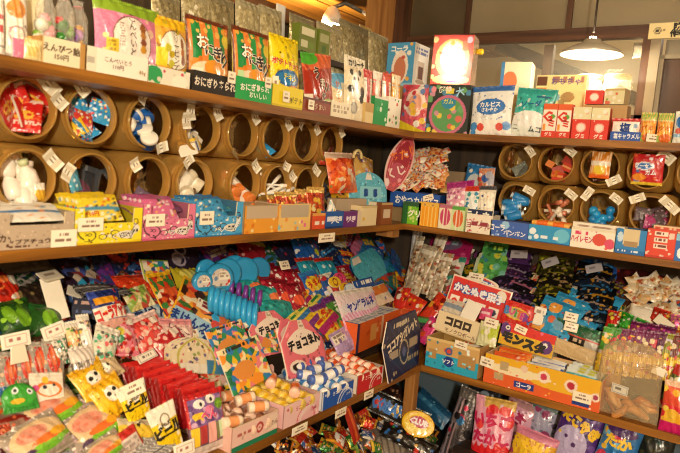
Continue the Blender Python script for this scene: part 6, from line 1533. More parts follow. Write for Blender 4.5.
rows_in(K4, lambda: raw_roll('candy_roll', .055, .0155, 'e8581a', 'f6d2bc', FILM, False), 3, 6, 'orange candy roll in the red striped box', 'sweet', 'orange rolls in the red box', .048, 0, 60, 0, .003, 8, .032, .026, .005)
# price slips and tape along the counter edge
for i, (x, y, ww, hh) in enumerate(((300, 429, 17, 8), (341, 413, 12, 8), (369, 395, 10, 8))):
    pack('hanging_price_slip', 'L', sh(x, y, ww, hh, 'C', -.006, 0), PRICE, 'white price slip taped to the counter edge, %s from left' % ORD[i], 'price slip', t=.0015, group='price slips on the left counter edge')
    THINGS[-1].matrix_world = pose('L', hit(x, y, (1, 0, 0), .194) - np.array([0, 0, .012]))
# carton behind the roll boxes
pack('lilac_pack', 'L', hp(345, 340, 26, 22, 34, 0, 8, .05), [('bg', 'b49ac8'), ('r', .05, .5, .5, .92, 'e6dccc'), ('t', .08, .55, .45, .88, 2, '8a7a70'), ('d', 8, .07, ['d8c8e4', '8a6aa8'], 3)], 'lilac pack with a cream price panel above the red roll box', 'pack', t=.022)
carton('candy_carton', 'L', sh(377, 350, 46, 28, 'C', .15, 0, 4, 0, .062), [('bg', 'e2621e'), ('w', .0, .06, '3a3458'), ('r', .3, .25, .45, .8, 'e8a050'), ('d', 8, .06, ['f0b070', 'c84a14'], 3), ('w', .55, .6, 'f0c8a0')], 'shiny orange carton with white and blue striped lid behind the red roll box', 'carton', .11, 'd85a1c',
       top=[('bg', 'f2ece0'), ('s', 5, '4a78b0', 0, .12), ('t', .05, .05, .95, .95, 5, 'a8b4c4')], right=[('bg', '3a80c0'), ('d', 14, .1, ['e8eef4', '2a5a98', 'e8a050'], 3)], anchor='the orange striped lid carton')
carton('candy_carton', 'L', sh(352, 356, 18, 24, 'C', .185, 0, 0, 0, .055), [('bg', '5a4a78'), ('t', .2, .3, .8, .7, 2, 'c8b8e0')], 'violet grey carton left of the orange striped lid carton', 'carton', .09, '4a3a68')
pack('price_slip', 'L', sh(374, 369, 9, 6, 'C', .20, 20, 0, 0, .045), PRICE, 'white price slip standing behind the orange rolls', 'price slip', t=.0015)
pack('cocoa_sign', 'L', sh(406, 356, 44, 58, 'C', -.004, 8, 6, 0, .0), [('bg', '18204a'), ('g', .15, .0, '18204a'), ('t', .2, .82, .8, .92, 1, 'd8c8a8'), ('r', .12, .36, .34, .48, 'b8a890'), ('r', .66, .4, .9, .54, 'b8a890'), ('s', 2.2, '2a3468', .9, .08), ('o', .5, .38, .2, .015, 'c8b898'), ('c', .5, .38, .08, '5a6498'), ('d', 5, .03, ['c8b898'], 4), ('t', .6, .14, .95, .26, 1, 'a89878')],
     'navy sign card with cream cocoa lettering at the counter corner', 'sign', t=.004, hw=lambda v: np.where(v > .62, 1 - (v - .62) * .7, .78 + .22 * v / .62), texts=[('ココアシガレット', .5, .68, .155, 'f2e6cc', dict(bold=.06, rot=10)), ('ORION', .5, .88, .1, 'e8dcc0', dict(bold=.04, rot=4))], anchor='the navy cocoa sign')
# pink cup cards
PKC = [('bg', 'e0707e'), ('e', .52, .60, .40, .24, 'f0dfd0'), ('e', .26, .17, .19, .12, 'f0dfd0'), ('e', .26, .17, .13, .07, '2a1a18'), ('r', .42, .82, .66, 1., 'e8d8c4'), ('t', .45, .85, .63, .97, 2, 'a08a78'), ('e', .8, .15, .16, .12, 'e8909a')]
pack('pink_card', 'L', hp(304, 347, 42, 56, 26, 2, -6, .06), PKC, 'front pink house shaped card with white oval and black lettering', 'card', t=.005, hw=HW_house, texts=[('チョコまん', .53, .60, .17, '1c1412', dict(bold=.06, rot=8))], anchor='the front pink card')
pack('pink_card', 'L', hp(272, 332, 42, 44, 30, 2, -4, .055), PKC, 'rear pink house shaped card half hidden by the front one', 'card', t=.005, hw=HW_house, texts=[('チョコまん', .53, .62, .17, '1c1412', dict(bold=.06, rot=8))], anchor='the rear pink card')
pack('pink_card', 'L', hp(290, 338, 22, 40, 30, 2, -4, .05), [('bg', 'e0707e'), ('e', .5, .6, .4, .22, 'eccfc4')], 'narrow pink card edge between the two pink house cards', 'card', t=.005, hw=HW_house)
pack('tag_card', 'L', hp(246, 314, 12, 24, 26, 0, 14, .08), [('bg', 'e8dcc4'), ('t', .15, .5, .85, .9, 3, 'a05a48'), ('c', .5, .25, .12, '3a2a28'), ('o', .5, .5, .9, .02, 'c8a878')], 'cream tag card leaning below the slanting blue ring roll', 'card', t=.003, anchor='the cream tag card')
# patterned cards without their cartoon
PAT = lambda s: [('v', 110, ['e8b820', '2a8a58', '2a78b8', 'e8902c', 'e07a8a', 'e8d8a8', '1f6a4a'], s), ('e', .42, .40, .26, .2, 'd88a3c'), ('t', .1, .86, .9, .96, 1, '2a2018')]
pack('pattern_card', 'L', hp(230, 341, 38, 36, 32, 0, 4, .065), PAT(3), 'multicoloured patchwork card with plain orange oval left of the pink cards', 'card', t=.005, anchor='the patchwork cards')
pack('pattern_card', 'L', hp(246, 364, 44, 46, 28, 0, 6, .07), PAT(8), 'larger patchwork card with orange oval and green yellow foot', 'card', t=.005, anchor='the larger patchwork card')
pack('pattern_card', 'L', hp(266, 340, 24, 26, 32, 0, -10, .06), PAT(5), 'small patchwork card tucked behind the front pink card', 'card', t=.005)
pack('dome_card', 'L', hp(196, 354, 62, 34, 30, 0, -16, .06), [('bg', 'd8c8a8'), ('d', 110, .045, ['b08898', 'c85a5a', 'e8d8b8', '8a9a58', '6a5a88', 'c8a060', '4a3a38'], 4), ('h', 0, .2, 'd8d0c0'), ('r', .66, .0, 1, .34, '3a78a0'), ('o', .5, .3, .66, .04, 'b8b048')], 'wide dome topped card printed with small figures behind the red sleeves', 'card', t=.006, hw=HW_dome, anchor='the dome topped card')
pack('pink_cup', 'L', hp(176, 338, 38, 36, 34, 0, -12, .055), [('bg', 'e0b0a8'), ('e', .2, .3, .14, .3, 'c8202a'), ('e', .6, .5, .3, .3, 'ecd0c4'), ('d', 9, .05, ['c8707a', 'f0e0d4'], 3), ('h', .86, 1, 'd88a90')], 'pale pink printed packet with a red oval left of the patchwork cards', 'packet', t=.02, texts=[('いちご', .55, .66, .2, '6a3a48', dict(rot=-30)), ('ろう', .7, .3, .22, '3a3038', dict(rot=-10))])
# pink and red jelly bags
for i, (x, y, c1, c2, lab) in enumerate(((121, 334, 'd87888', 'c8281e', 'clear bag of pink and orange jellies below the navy cola bag'), (150, 334, 'd04038', 'e8a090', 'clear bag of shiny red jellies above the red sleeves'), (172, 346, 'b82028', 'e8b8a8', 'clear bag of dark red jellies right of the shiny red one'))):
    pack('jelly_bag', 'L', hp(x, y, 34, 40, 38, 0, [-14, 10, 16][i], .06), [('bg', c1), ('d', 80, .05, [c2, 'e8b8a8', c2, 'a81820', 'd8c0b0', '7a1218'], i + 2), ('h', .9, 1, 'e8c8c0'), ('r', .6, .7, .85, .88, 'e8d8c8')] + ([('e', .35, .42, .14, .2, '3a8a58'), ('e', .4, .5, .1, .1, 'd8c830')] if i == 0 else []), lab, 'bag', t=.035, anchor=['the pink jelly bag', 'the shiny red jelly bag', None][i])
pack('price_slip', 'L', hp(147, 356, 20, 9, 40, 0, 10, .09), [('bg', 'ddd0c0'), ('r', .06, .1, .94, .9, '9a8a88'), ('r', .09, .16, .91, .84, 'e6dccc'), ('t', .25, .3, .75, .7, 1, '6a5a58')], 'white framed price slip in front of the shiny red jelly bag', 'price slip', t=.002)
# green bags and price cards at the left edge
GB = [('bg', '24521c'), ('e', .3, .6, .14, .3, '7ab028'), ('e', .6, .4, .18, .3, '6aa020'), ('d', 8, .08, ['9ad038', '1c4a1a', '5a8a20'], 5), ('h', 0, .12, '1c4018')]
pack('green_bag', 'L', hp(16, 318, 40, 34, 44, 0, 6, .05), GB, 'green leaf printed bag at the left edge of the heap', 'bag', t=.035, anchor='the green leaf bag')
pack('green_bag', 'L', hp(46, 322, 34, 30, 42, 0, -18, .055), GB[:1] + [('e', .55, .55, .24, .3, '80b82c'), ('e', .75, .4, .16, .2, '5a9024'), ('h', .85, 1, '1f5a24')], 'green bag with a large lime spot behind the second price card', 'bag', t=.035)
pack('price_card', 'L', hp(16, 340, 30, 15, 16, 0, 2, .09), PRICE_RED, 'white framed price card on a stand before the green leaf bag', 'price card', t=.002, anchor='the framed price card')
pack('card_stand', 'L', hp(19, 354, 19, 18, 16, 0, 0, .085), [('bg', 'e8ddc4')], 'plain white card stand under the framed price card', 'card', t=.002, hw=lambda v: 1 - .25 * v)
pack('price_card', 'L', hp(54, 331, 24, 14, 16, 0, 12, .09), PRICE_RED, 'tilted white framed price card right of the green bags', 'price card', t=.002)
pack('brown_bag', 'L', hp(36, 349, 24, 20, 44, 0, 0, .06), [('bg', '3a1c14'), ('d', 40, .05, ['7a3a28', '5a2a1a', 'a05a40'], 6)], 'dark brown nut bag right of the plain card stand', 'bag', t=.03)
# tall clear tubs of sweets
for i, (x, y, w_, h_, c, lab) in enumerate(((60, 349, 16, 26, ['d8d0c0', '2f8a68', 'c8c0b0'], 'clear sweet bag with green mark beside the tilted price card'), (74, 340, 14, 34, ['e0c890', '5a9a3a', 'e8803a', 'f0e4c8'], 'clear tube bag with orange and green sweets'), (86, 336, 13, 40, ['e8d8d0', 'e8c860', 'f0ece0', 'd8a0a0'], 'tall clear tube bag with pale pink label'), (104, 348, 26, 40, ['d8d8c0', '4aa880', 'c8d0c8', 'e86a6a'], 'slanted clear bag of pale green stick sweets'), (84, 364, 26, 32, ['d8ccc0', 'a09088', 'e8e0d4'], 'clear pouch with a grey bar panel behind the panda bags'))):
    pack('clear_pouch', 'L', hp(x, y, w_, h_, 26, 0, [0, 2, -2, -28, 0][i], .07), [('bg', c[0]), ('d', 70, .05, c[1:] + ['5a5448', 'a89c88'], i + 3), ('h', .88, 1, 'e4dccc')] + ([('s', 10, '5a5450', 0, .3), ('h', .6, 1, c[0]), ('h', 0, .3, c[0])] if i == 4 else []) + ([('r', .25, .25, .75, .6, 'f0e8dc')] if i == 2 else []), lab, 'pouch', t=.024, anchor=[None, None, 'the tall clear tube bag', 'the slanted clear bag', 'the grey bar pouch'][i])
# fish cards and frog card
FI = [('bg', '968d80'), ('e', .5, .56, .30, .36, 'c8321c'), ('e', .5, .6, .2, .22, 'e0642a'), ('d', 12, .05, ['f0b080', 'a81c14', 'd84a2a'], 5), ('h', 0, .18, '1f5a98'), ('w', .86, 1, 'b8aea0'), ('h', .92, 1, 'a89e90'), ('s', 5, 'b4aa9c', .5, .12)]
for i, (x, y) in enumerate(((10, 374), (27, 368), (40, 364), (53, 361))):
    pack('fish_card', 'L', hp(x, y, 22, 40, 30, 0, -12, .05 + .003 * i), FI if i % 2 == 0 else FI[:4] + FI[5:], 'clear card pack with a red orange fish shape, %s from left' % ORD[i], 'pack', t=.014, group='red fish card packs', anchor='the red fish packs' if i == 2 else None)
pack('fish_head_card', 'L', hp(47, 388, 34, 26, 34, 0, -12, .075), [('bg', 'eadfcd'), ('e', .55, .45, .4, .3, 'e07a28'), ('e', .55, .42, .3, .22, 'f0e4d4'), ('c', .42, .52, .08, '2a2a38'), ('c', .70, .6, .06, '2a2a38'), ('e', .45, .8, .1, .14, 'e8c030'), ('e', .15, .5, .1, .12, 'd04888')], 'white card with an orange ringed fish face and pink star', 'card', t=.006)
pack('frog_card', 'L', hp(19, 396, 36, 26, 34, 0, -4, .085), [('bg', '2f8a2f'), ('e', .5, .5, .5, .42, '3aa034'), ('c', .38, .72, .14, 'e8ecec'), ('c', .38, .72, .07, '1a2a3a'), ('c', .82, .6, .12, 'e8ecec'), ('c', .82, .6, .06, '1a2a3a'), ('e', .42, .3, .2, .1, 'e0b030')], 'green frog face card at the left edge', 'card', t=.008, hw=HW_dome, anchor='the green frog card')
# rainbow sweets in clear packs
RB = [('bg', '9a8c7c'), ('d', 130, .028, ['e0d4c8', '8a7a72', 'b898a0', 'efe6dc', '6a5e56'], 4), ('e', .5, .60, .46, .36, 'd8b98e'), ('e', .42, .66, .26, .2, 'd8937c'), ('t', .2, .55, .62, .78, 2, 'd87a60'), ('e', .66, .30, .36, .10, '7ab82a'), ('e', .62, .40, .32, .09, 'e8702a'), ('e', .82, .44, .16, .10, 'e8a828'), ('e', .22, .24, .10, .10, '4a3050'), ('e', .5, .18, .3, .07, '68a828')]
for i, (x, y, w_, h_) in enumerate(((52, 411, 62, 44), (94, 428, 64, 46), (38, 440, 66, 40), (104, 452, 50, 24))):
    pack('rainbow_pack', 'L', hp(x, y, w_, h_, 50, 0, 14, .06 + .012 * i), RB, 'cream labelled clear pack of orange, green and purple sweets, %s' % ['rearmost one', 'one right of the red leaf', 'front left one', 'one cut by the bottom edge'][i], 'pack', t=.035, group='cream labelled rainbow packs', anchor='the rainbow packs' if i == 1 else None)
pack('bead_bag', 'L', hp(84, 406, 34, 22, 46, 0, 10, .05), [('bg', '8a7a70'), ('d', 130, .045, ['e8dcd0', '9a8880', 'd8b0b0', 'b8a098', '6a5a54'], 8)], 'clear bag of silvery pink beads behind the rainbow packs', 'bag', t=.03)
pack('red_leaf_pack', 'L', hp(22, 424, 54, 24, 48, 0, -4, .06), [('bg', '8a6a58'), ('e', .7, .55, .2, .3, '8a1c14'), ('e', .3, .75, .3, .12, '7a1a12'), ('d', 14, .08, ['c8603a', 'b84a30', 'e0d0c0'], 4)], 'clear pack with dark red leaf shapes between the rainbow packs', 'pack', t=.025)
pack('red_leaf_pack', 'L', hp(4, 440, 22, 26, 48, 0, -4, .07), [('bg', 'b8482a'), ('d', 20, .08, ['d8805a', '7a1a12', 'e0c0a0'], 7), ('h', 0, .2, '4a1410')], 'reddish pack at the left bottom corner', 'pack', t=.025)
# panda bags
PB = [('bg', 'e6b41a'), ('h', .86, 1, 'd8a014'), ('c', .5, .56, .24, 'f4efe2'), ('c', .41, .58, .07, '17130f'), ('c', .62, .64, .07, '17130f'), ('c', .52, .46, .025, '17130f'), ('d', 9, .03, ['3a2a14', 'f0d050'], 6), ('e', .15, .4, .12, .14, 'd8c030'), ('e', .72, .12, .2, .1, 'd86a5a')]
for i, (x, y, w_, h_) in enumerate(((93, 381, 36, 34), (111, 396, 36, 34), (104, 370, 34, 22))):
    pack('panda_bag', 'L', hp(x, y, w_, h_, 36, 0, 18, .07 + .014 * (1 if i == 1 else 0)), PB if i < 2 else [('bg', 'c8b088')] + PB[2:6], ['yellow candy bag with panda face, rear one', 'yellow candy bag with panda face, front one', 'tan card with panda eyes peeking behind the yellow bags'][i], 'bag', t=.022, anchor=['the yellow panda bags', None, None][i])
# yellow bucket packs
BK_ = [('bg', 'e8c414'), ('h', .66, 1, 'f0ead8'), ('d', 12, .05, ['e4dac0', 'f6f0e0'], 3), ('e', .5, .66, .16, .2, 'f0e8d4'), ('o', .5, .7, .14, .02, '8a7a60'), ('h', .30, .34, '2a2010')]
for i, (x, y, w_, h_) in enumerate(((135, 401, 32, 32), (166, 427, 32, 40))):
    pack('bucket_pack', 'L', hp(x, y, w_, h_, 22, 0, 8, .10), BK_, ['rear yellow bucket shaped candy pack with white scalloped top', 'front yellow bucket shaped candy pack with white scalloped top'][i], 'pack', t=.012, hw=HW_bucket, texts=[('ビール', .5, .46, .27, '201808', dict(bold=.06, rot=6)), ('あわだつ', .5, .60, .1, '3a2a14', dict(rot=4))], anchor=['the rear yellow bucket', 'the front yellow bucket'][i], price=(.5, .86, .055, .032) if i == 0 else None)
pack('bucket_pack', 'L', hp(138, 428, 40, 14, 52, 0, -22, .09), [('bg', 'd8b83a'), ('h', .6, 1, 'c8bca0'), ('d', 6, .1, ['2a2418', 'e8dcb0'], 3)], 'yellow and grey packet lying below the rear yellow bucket', 'packet', t=.02)
for i in range(5):
    pack('clear_sleeve', 'L', hp(146 + i * 3, 434 + i * 4, 38, 12, 40, 0, 10, .075 + .006 * i), [('bg', '8a8480'), ('s', 8, 'c8c2bc', .4, .3), ('h', .4, .55, '4a4644')], 'grey clear sleeve stacked left of the front yellow bucket, %s from back' % ORD[i], 'sleeve', t=.010, group='grey clear sleeves')
pack('red_frame_box', 'L', hp(122, 446, 44, 20, 30, 0, 14, .09), [('bg', 'b82a24'), ('r', .06, .0, .94, .7, 'd8c8bc'), ('t', .1, .1, .9, .6, 2, 'a89890')], 'red framed clear box at the bottom edge of the picture', 'box', t=.02)
# red sleeves and the face printed pack in front of them
n_, k_ = HEAP['L']
RS = [('bg', 'b01216'), ('d', 12, .06, ['d83a32', '8a0c10'], 3), ('h', .9, 1, 'c82420'), ('w', .0, .08, '8a0c10')]
proto = None
for i in range(13):
    f = i / 12
    px, py = 199 - 54 * f, 404 - 26 * f
    M, w_, h_ = on_heap('L', px, py, 50, 40, 24 + (i * 7 % 5) * 2, -6 + (i * 5 % 4) * 2, (i * 3 % 5) - 2, .045 + .010 * (1 - f))
    if proto is None:
        proto = raw_pack('red_sleeve', .118, .098, .011, RS, FILM, n=(26, 24)); proto.matrix_world = M
        tag(proto, 'red plastic candy sleeve in the long row, first from the front', 'sleeve', 'red plastic sleeves', anchor='the red sleeves')
    else:
        copy_of(proto, M, 'red plastic candy sleeve in the long row, %s from the front' % (ORD + ['thirteenth'])[i], 'red plastic sleeves')['category'] = 'sleeve'
M0 = None
fo = pack('face_pack', 'L', hp(206, 421, 40, 56, 18, -4, 0, .075), [('bg', '7a5a90'), ('d', 22, .05, ['a88ab8', '5a3a78', 'c8a0c0'], 3), ('w', 0, .05, 'b81c20'), ('w', .95, 1, 'b81c20'), ('h', .95, 1, 'b81c20'), ('e', .32, .84, .14, .08, 'ece6e0'), ('c', .36, .83, .035, '201820'), ('e', .62, .88, .12, .08, 'ece6e0'), ('c', .64, .87, .035, '201820'), ('e', .84, .76, .13, .1, '6a9a2a'), ('e', .55, .7, .12, .08, 'd87aa0'), ('e', .26, .64, .16, .06, 'e8b82a'), ('h', .0, .46, '6a4a58'), ('r', .05, .12, .22, .44, 'e8c030'), ('r', .24, .14, .40, .46, 'b03a3a'), ('r', .44, .12, .66, .48, 'e8a8a0'), ('r', .68, .14, .74, .44, '6a7a30'), ('r', .76, .16, .95, .46, 'b8d0a8'), ('h', .0, .1, 'c8b8b0')],
          'purple pack with round eyes and coloured sweets in front of the red sleeves', 'pack', t=.03, texts=[('へん', .5, .62, .16, 'd84a7a', dict(bold=.05, out='f0dcd0')), ('な', .82, .74, .14, '8ac03a', dict(bold=.05)), ('へ', .24, .6, .16, 'e8c030', dict(bold=.05))], anchor='the purple round eyed pack')
pack('price_slip', 'L', sh(186, 440, 22, 14, 'C', .03, 10, 0, 0, .03), PRICE_RED, 'framed price slip between the front bucket and the purple pack', 'price slip', t=.002)
pack('clear_sleeve', 'L', sh(214, 448, 30, 20, 'C', .05, 14, 0, 0, .0), [('bg', 'b8a098'), ('r', .6, .2, .95, .9, '7a6a98'), ('t', .1, .3, .55, .7, 2, '6a5a50'), ('h', .85, 1, 'c83a3a')], 'printed clear sleeve below the purple pack', 'sleeve', t=.02)

# =================================================================== right heap
fill('R', 470, 252, 690, 300, 20, 13, ['black', 'navy', 'dark blue', 'dark green', 'purple', 'brown', 'black', 'dark red'], (24, 34), (16, 24), seed=31, accents=('8a8078', '7a3a6a', '3a5a90', 'a89a40', '5a6a50'))
fill('R', 440, 285, 690, 345, 22, 14, ['brown', 'black', 'dark green', 'red', 'cream', 'navy', 'orange'], (24, 34), (18, 26), seed=32)
fill('R', 440, 256, 480, 300, 14, 12, ['white', 'magenta', 'dark green', 'red', 'purple'], (16, 24), (16, 24), seed=33)
pack('magenta_bag', 'R', hp(450, 247, 46, 30, 40, 0, 4, .03), [('bg', 'a01c58'), ('e', .45, .55, .34, .24, '6a5a78'), ('t', .2, .45, .7, .65, 1, '8aa0b0'), ('d', 8, .06, ['c84a80', '7a1444'], 3)], 'dark magenta bag with a grey oval under the right middle shelf', 'bag', t=.04, anchor='the dark magenta bag')
pack('clear_tube', 'R', hp(416, 246, 10, 40, 18, 0, 8, .06), [('bg', 'b8b8bc'), ('s', 3, 'e4e4e8', .1, .3)], 'slim clear grey tube standing in the corner', 'tube', t=.014)
pack('small_pack', 'R', hp(452, 274, 20, 34, 34, 0, 4, .05), [('bg', 'c8c8bc'), ('v', 30, ['c8c8bc', '3a8a78', 'c83a4a', 'e8e4d8', '7a5a40'], 3)], 'small grey green printed pack right of the tall biscuit strip', 'pack', t=.02)
pack('green_card', 'R', hp(491, 264, 32, 50, 26, 0, 0, .05), [('bg', '4a9a50'), ('d', 50, .06, ['8ac050', 'c8c840', '3a80a0', '6ab0a0', '2a7a3a'], 4), ('r', .0, .3, .12, .7, 'b8c8a8'), ('e', .55, .82, .36, .1, '2a6a38'), ('t', .3, .76, .8, .88, 1, 'a8d850')], 'lime green mottled shaped card behind the red shape candy sign', 'card', t=.006, hw=lambda v: np.where(v > .68, .78, np.where(v > .6, .9, 1.)), anchor='the lime green mottled card')
pack('price_slip', 'R', hp(476, 277, 15, 8, 20, 0, 0, .11), PRICE, 'white price slip above the red shape candy sign', 'price slip', t=.002)
KN = [('bg', 'd62a22'), ('h', .94, 1, 'f0dcc8'), ('w', 0, .015, 'f0dcc8'), ('w', .985, 1, 'f0dcc8'), ('r', .06, .08, .22, .36, 'f4ece0'), ('r', .28, .08, .44, .36, 'f4ece0'), ('r', .5, .08, .66, .36, 'f4ece0'), ('r', .72, .08, .88, .36, 'f4ece0'), ('e', .14, .2, .05, .08, 'd62a22'), ('e', .36, .2, .05, .1, '2a68b0'), ('e', .58, .2, .05, .08, 'd62a22'), ('e', .8, .2, .05, .1, '2a3a58')]
pack('shape_candy_sign', 'R', hp(478, 298, 62, 32, 14, 4, -8, .07), KN, 'red sign card with white lettering and small shape pictures', 'sign', t=.005, texts=[('かたぬき菓子', .5, .64, .24, 'eef0f8', dict(bold=.06, out='2a58a8', ow=.12))], anchor='the red shape candy sign')
pack('arch_card', 'R', hp(482, 283, 34, 12, 14, 4, -8, .085), [('bg', 'f0dcc8'), ('e', .5, .3, .46, .62, 'd62a22'), ('e', .5, .42, .42, .36, '3a6ab8')], 'arched top card with blue oval above the red shape candy sign', 'card', t=.005, hw=HW_arch, texts=[('カタヌキ', .5, .45, .5, 'f2f2f6', dict(bold=.05))])
BOXC = 'd9c49a'
KO = flat_box('R', 457, 329, 44, 20, [('bg', 'e6d2aa'), ('h', 0, .08, 'd0b888')], 'cream box with large dark brown block lettering', .10, d=.15, col='d8c294', inside='b8a070', texts=[('コロロ', .5, .62, .4, '3a2a1c', dict(bold=.08)), ('モノクロボール', .6, .2, .2, '7a5a3a')], anchor='the brown block lettered box')
KO.matrix_world = on_heap('R', 458, 325, 44, 24, 14, 2, -6, .075)[0]
pack('price_slip', 'R', hp(491, 323, 14, 9, 20, 0, -4, .12), PRICE, 'white price slip right of the brown block lettered box', 'price slip', t=.002)
pack('white_tab', 'R', hp(471, 311, 16, 20, 20, 0, -14, .11), [('bg', 'efe9dc')], 'plain white paper tab above the brown block lettered box', 'paper', t=.002)
pack('blue_grey_pack', 'R', hp(455, 308, 26, 14, 34, 0, -8, .08), [('bg', 'd8ccb8'), ('h', .35, .7, '8a98a8'), ('d', 8, .08, ['d86a5a', 'e8e0d0', '6a8ab0'], 4)], 'pale packet with blue grey band under the red shape candy sign', 'packet', t=.02)
pack('pink_cube', 'R', hp(486, 314, 12, 9, 30, 0, 0, .10), [('bg', 'd84a78'), ('t', .1, .3, .9, .7, 1, 'f0c8d4')], 'small pink candy packet right of the plain white tab', 'packet', t=.02)
pack('yellow_green_pack', 'R', hp(488, 334, 20, 22, 30, 0, 4, .09), [('bg', 'd8d8a8'), ('e', .8, .6, .3, .4, 'b8c83a'), ('d', 6, .1, ['e8e4d0', 'c8d060'], 3)], 'pale lime pouch between the cream lettered box and the monster box', 'pouch', t=.02)
ER = pack('red_card', 'R', hp(520, 316, 36, 22, 16, 0, -6, .08), [('bg', 'cf2418'), ('e', .38, .55, .36, .28, 'e8c030'), ('e', .38, .55, .32, .22, 'c8b088')], 'red card with yellow ringed coloured capitals', 'card', t=.006, texts=[('B', .12, .6, .42, '3a80c0', dict(bold=.05)), ('U', .26, .6, .4, 'd84a8a', dict(bold=.05)), ('T', .38, .57, .4, '3a9a48', dict(bold=.05)), ('T', .48, .55, .4, 'd86a2a', dict(bold=.05)), ('E', .59, .52, .4, 'c83a8a', dict(bold=.05)), ('R', .71, .48, .4, '7a3a98', dict(bold=.05))], anchor='the red capitals card')
pack('price_tag', 'R', hp(539, 316, 12, 18, 14, 0, -4, .10), [('bg', 'efe8da'), ('t', .2, .55, .8, .85, 1, 'a89888')], 'white rounded tag right of the red capitals card', 'tag', t=.002, hw=lambda v: np.where(v < .55, .8, np.where(v < .62, .6, 1.)))
pack('price_tag', 'R', hp(501, 297, 11, 12, 14, 0, 0, .10), [('bg', 'ece4d4')], 'plain white round tag at the right end of the red shape candy sign', 'tag', t=.002, hw=HW_oval)
MON = flat_box('R', 526, 338, 54, 22, [('bg', 'd8281e'), ('h', 0, .62, 'e0b81e'), ('z', .5, .25, 9, 'd8a818'), ('e', .08, .7, .1, .3, '5a2a78'), ('c', .12, .78, .1, 'f0ece4'), ('c', .12, .78, .05, '1a1418'), ('e', .86, .4, .12, .3, '5a2a78'), ('c', .84, .45, .12, 'f0ece4'), ('c', .84, .42, .06, '1a1418'), ('d', 8, .06, ['e86a8a', 'f0e0d0', 'c82018'], 5)], 'red and yellow monster box with black lettering and purple corners', .10, d=.16, col='d8c8a8', inside='cdb898', texts=[('モンスタ', .46, .34, .42, '17130f', dict(bold=.09, rot=-4))], anchor='the monster box', price=(.36, .86, .045, .026, -10))
MON.matrix_world = on_heap('R', 527, 338, 54, 26, 10, 4, -5, .075)[0]
sachets_in(MON, [[('bg', 'd8501e'), ('d', 12, .08, ['e8b030', 'f0e0d0'], 2)], [('bg', 'c8a878'), ('d', 12, .08, ['e8d8c0', '8a5a3a'], 5)]], 4, .09, .055, .012, 'orange or tan sachet in the monster box', 'sachet', 'sachets in the monster box', lean=40, z=.008)
# stacks of dark bags
STK = [(512, 252, 296, 34, 7, ['2a2038', '4a2a58', '1a1820'], ['7a5a98', 'b8a8c8', 'c87a9a'], 'black violet bag'), (556, 250, 292, 34, 7, ['1c1c16', '3a3a18', '22201c'], ['b8b030', '7a7a28', 'c8a878'], 'black olive bag'), (596, 252, 310, 36, 8, ['14202e', '1c2c44', '101418'], ['3a88c8', 'c8b0a0', 'd8a030'], 'black blue bag')]
for s, (cx, y0, y1, w_, n, cs, ac, nm) in enumerate(STK):
    for i in range(n):
        y = y1 - (y1 - y0) * i / (n - 1)
        rr2 = random.Random(s * 31 + i)
        top = i >= n - 2
        pack('dark_bag', 'R', hp(cx + rr2.uniform(-3, 3) + 0.2 * i, y + 3, w_ + rr2.uniform(-3, 3), 18 if not top else 26, 62 if not top else 44, rr2.uniform(-8, 8), rr2.uniform(-6, 6), .030 + .004 * (n - i)), [('bg', cs[i % 3]), ('d', 34, .05, ac + [cs[0]], i + s), ('h', .4, .55, ac[i % 3]), ('t', .05, .4, .95, .56, 1, cs[0])] if not top else [('bg', ['4a2a60', '6a6a20', '1f58a8'][s]), ('d', 30, .06, [['8a5aa8', 'c8a8d0', '2a1a38'], ['b8b83a', '3a3a14', '8a8a30'], ['3a88d0', '1a4088', '8ab0d8']][s], i)],
             '%s in the %s stack, %s from the bottom' % (['black violet', 'black olive', 'black blue'][s] if not top else ['violet', 'olive yellow', 'bright blue'][s], ['left', 'middle', 'right'][s], ORD[i]), 'bag', t=.03, mat=FOIL if not top else FILM, group='dark printed bags in three stacks', anchor=['the violet bag stack', 'the olive bag stack', 'the blue bag stack'][s] if i == n - 2 else None)
for i, (x, y, rl) in enumerate(((519, 254, 8), (550, 262, 32), (594, 268, 24))):
    pack('price_slip', 'R', hp(x, y, 17, 8, 30, 0, rl, .10), [('bg', 'a8a4ac'), ('t', .2, .3, .8, .7, 1, '7a7680')], 'grey price slip on the %s dark bag stack' % ['left', 'middle', 'right'][i], 'price slip', t=.002)
FB = [('bg', '2f98cc'), ('d', 7, .15, ['e8a048', 'd86a48', 'e8c878', '6aa0c0'], 9), ('d', 26, .035, ['1a4878', 'f0e4d0', 'c8402a'], 4), ('h', .9, 1, '2a88bc')]
for i in range(4):
    pack('blue_biscuit_bag', 'R', hp(556 + i * 13, 318 - i * 3.6, 44, 34, 40, 0, -14, .09 - .02 * i), FB, 'bright blue biscuit bag with round orange pictures, %s from front' % ORD[i], 'bag', t=.03, group='bright blue biscuit bags', anchor='the bright blue biscuit bags' if i == 0 else None)
for i, (x, y) in enumerate(((571, 317), (571, 327))):
    pack('price_slip', 'R', hp(x, y, 14, 9, 20, 0, -2, .125), PRICE, '%s white price slip on the bright blue biscuit bags' % ['upper', 'lower'][i], 'price slip', t=.002)
pack('green_box', 'R', hp(578, 336, 52, 20, 16, 0, -8, .07), [('bg', '1c5a3a'), ('d', 20, .08, ['3a9a68', '8ac8a0', '0e2a1c'], 4), ('h', 0, .42, '17140f'), ('t', .05, .1, .6, .35, 1, 'c8b090'), ('r', .68, .05, .95, .5, 'b8b0a4'), ('h', .42, .48, 'c83a2a')], 'dark green box with black lower half behind the fruit tray', 'box', t=.02, anchor='the dark green box')
pack('tan_panel', 'R', hp(575, 352, 58, 12, 10, 0, -8, .06), [('bg', 'c8aa7a')], 'plain tan card edge below the dark green box', 'card', t=.006)
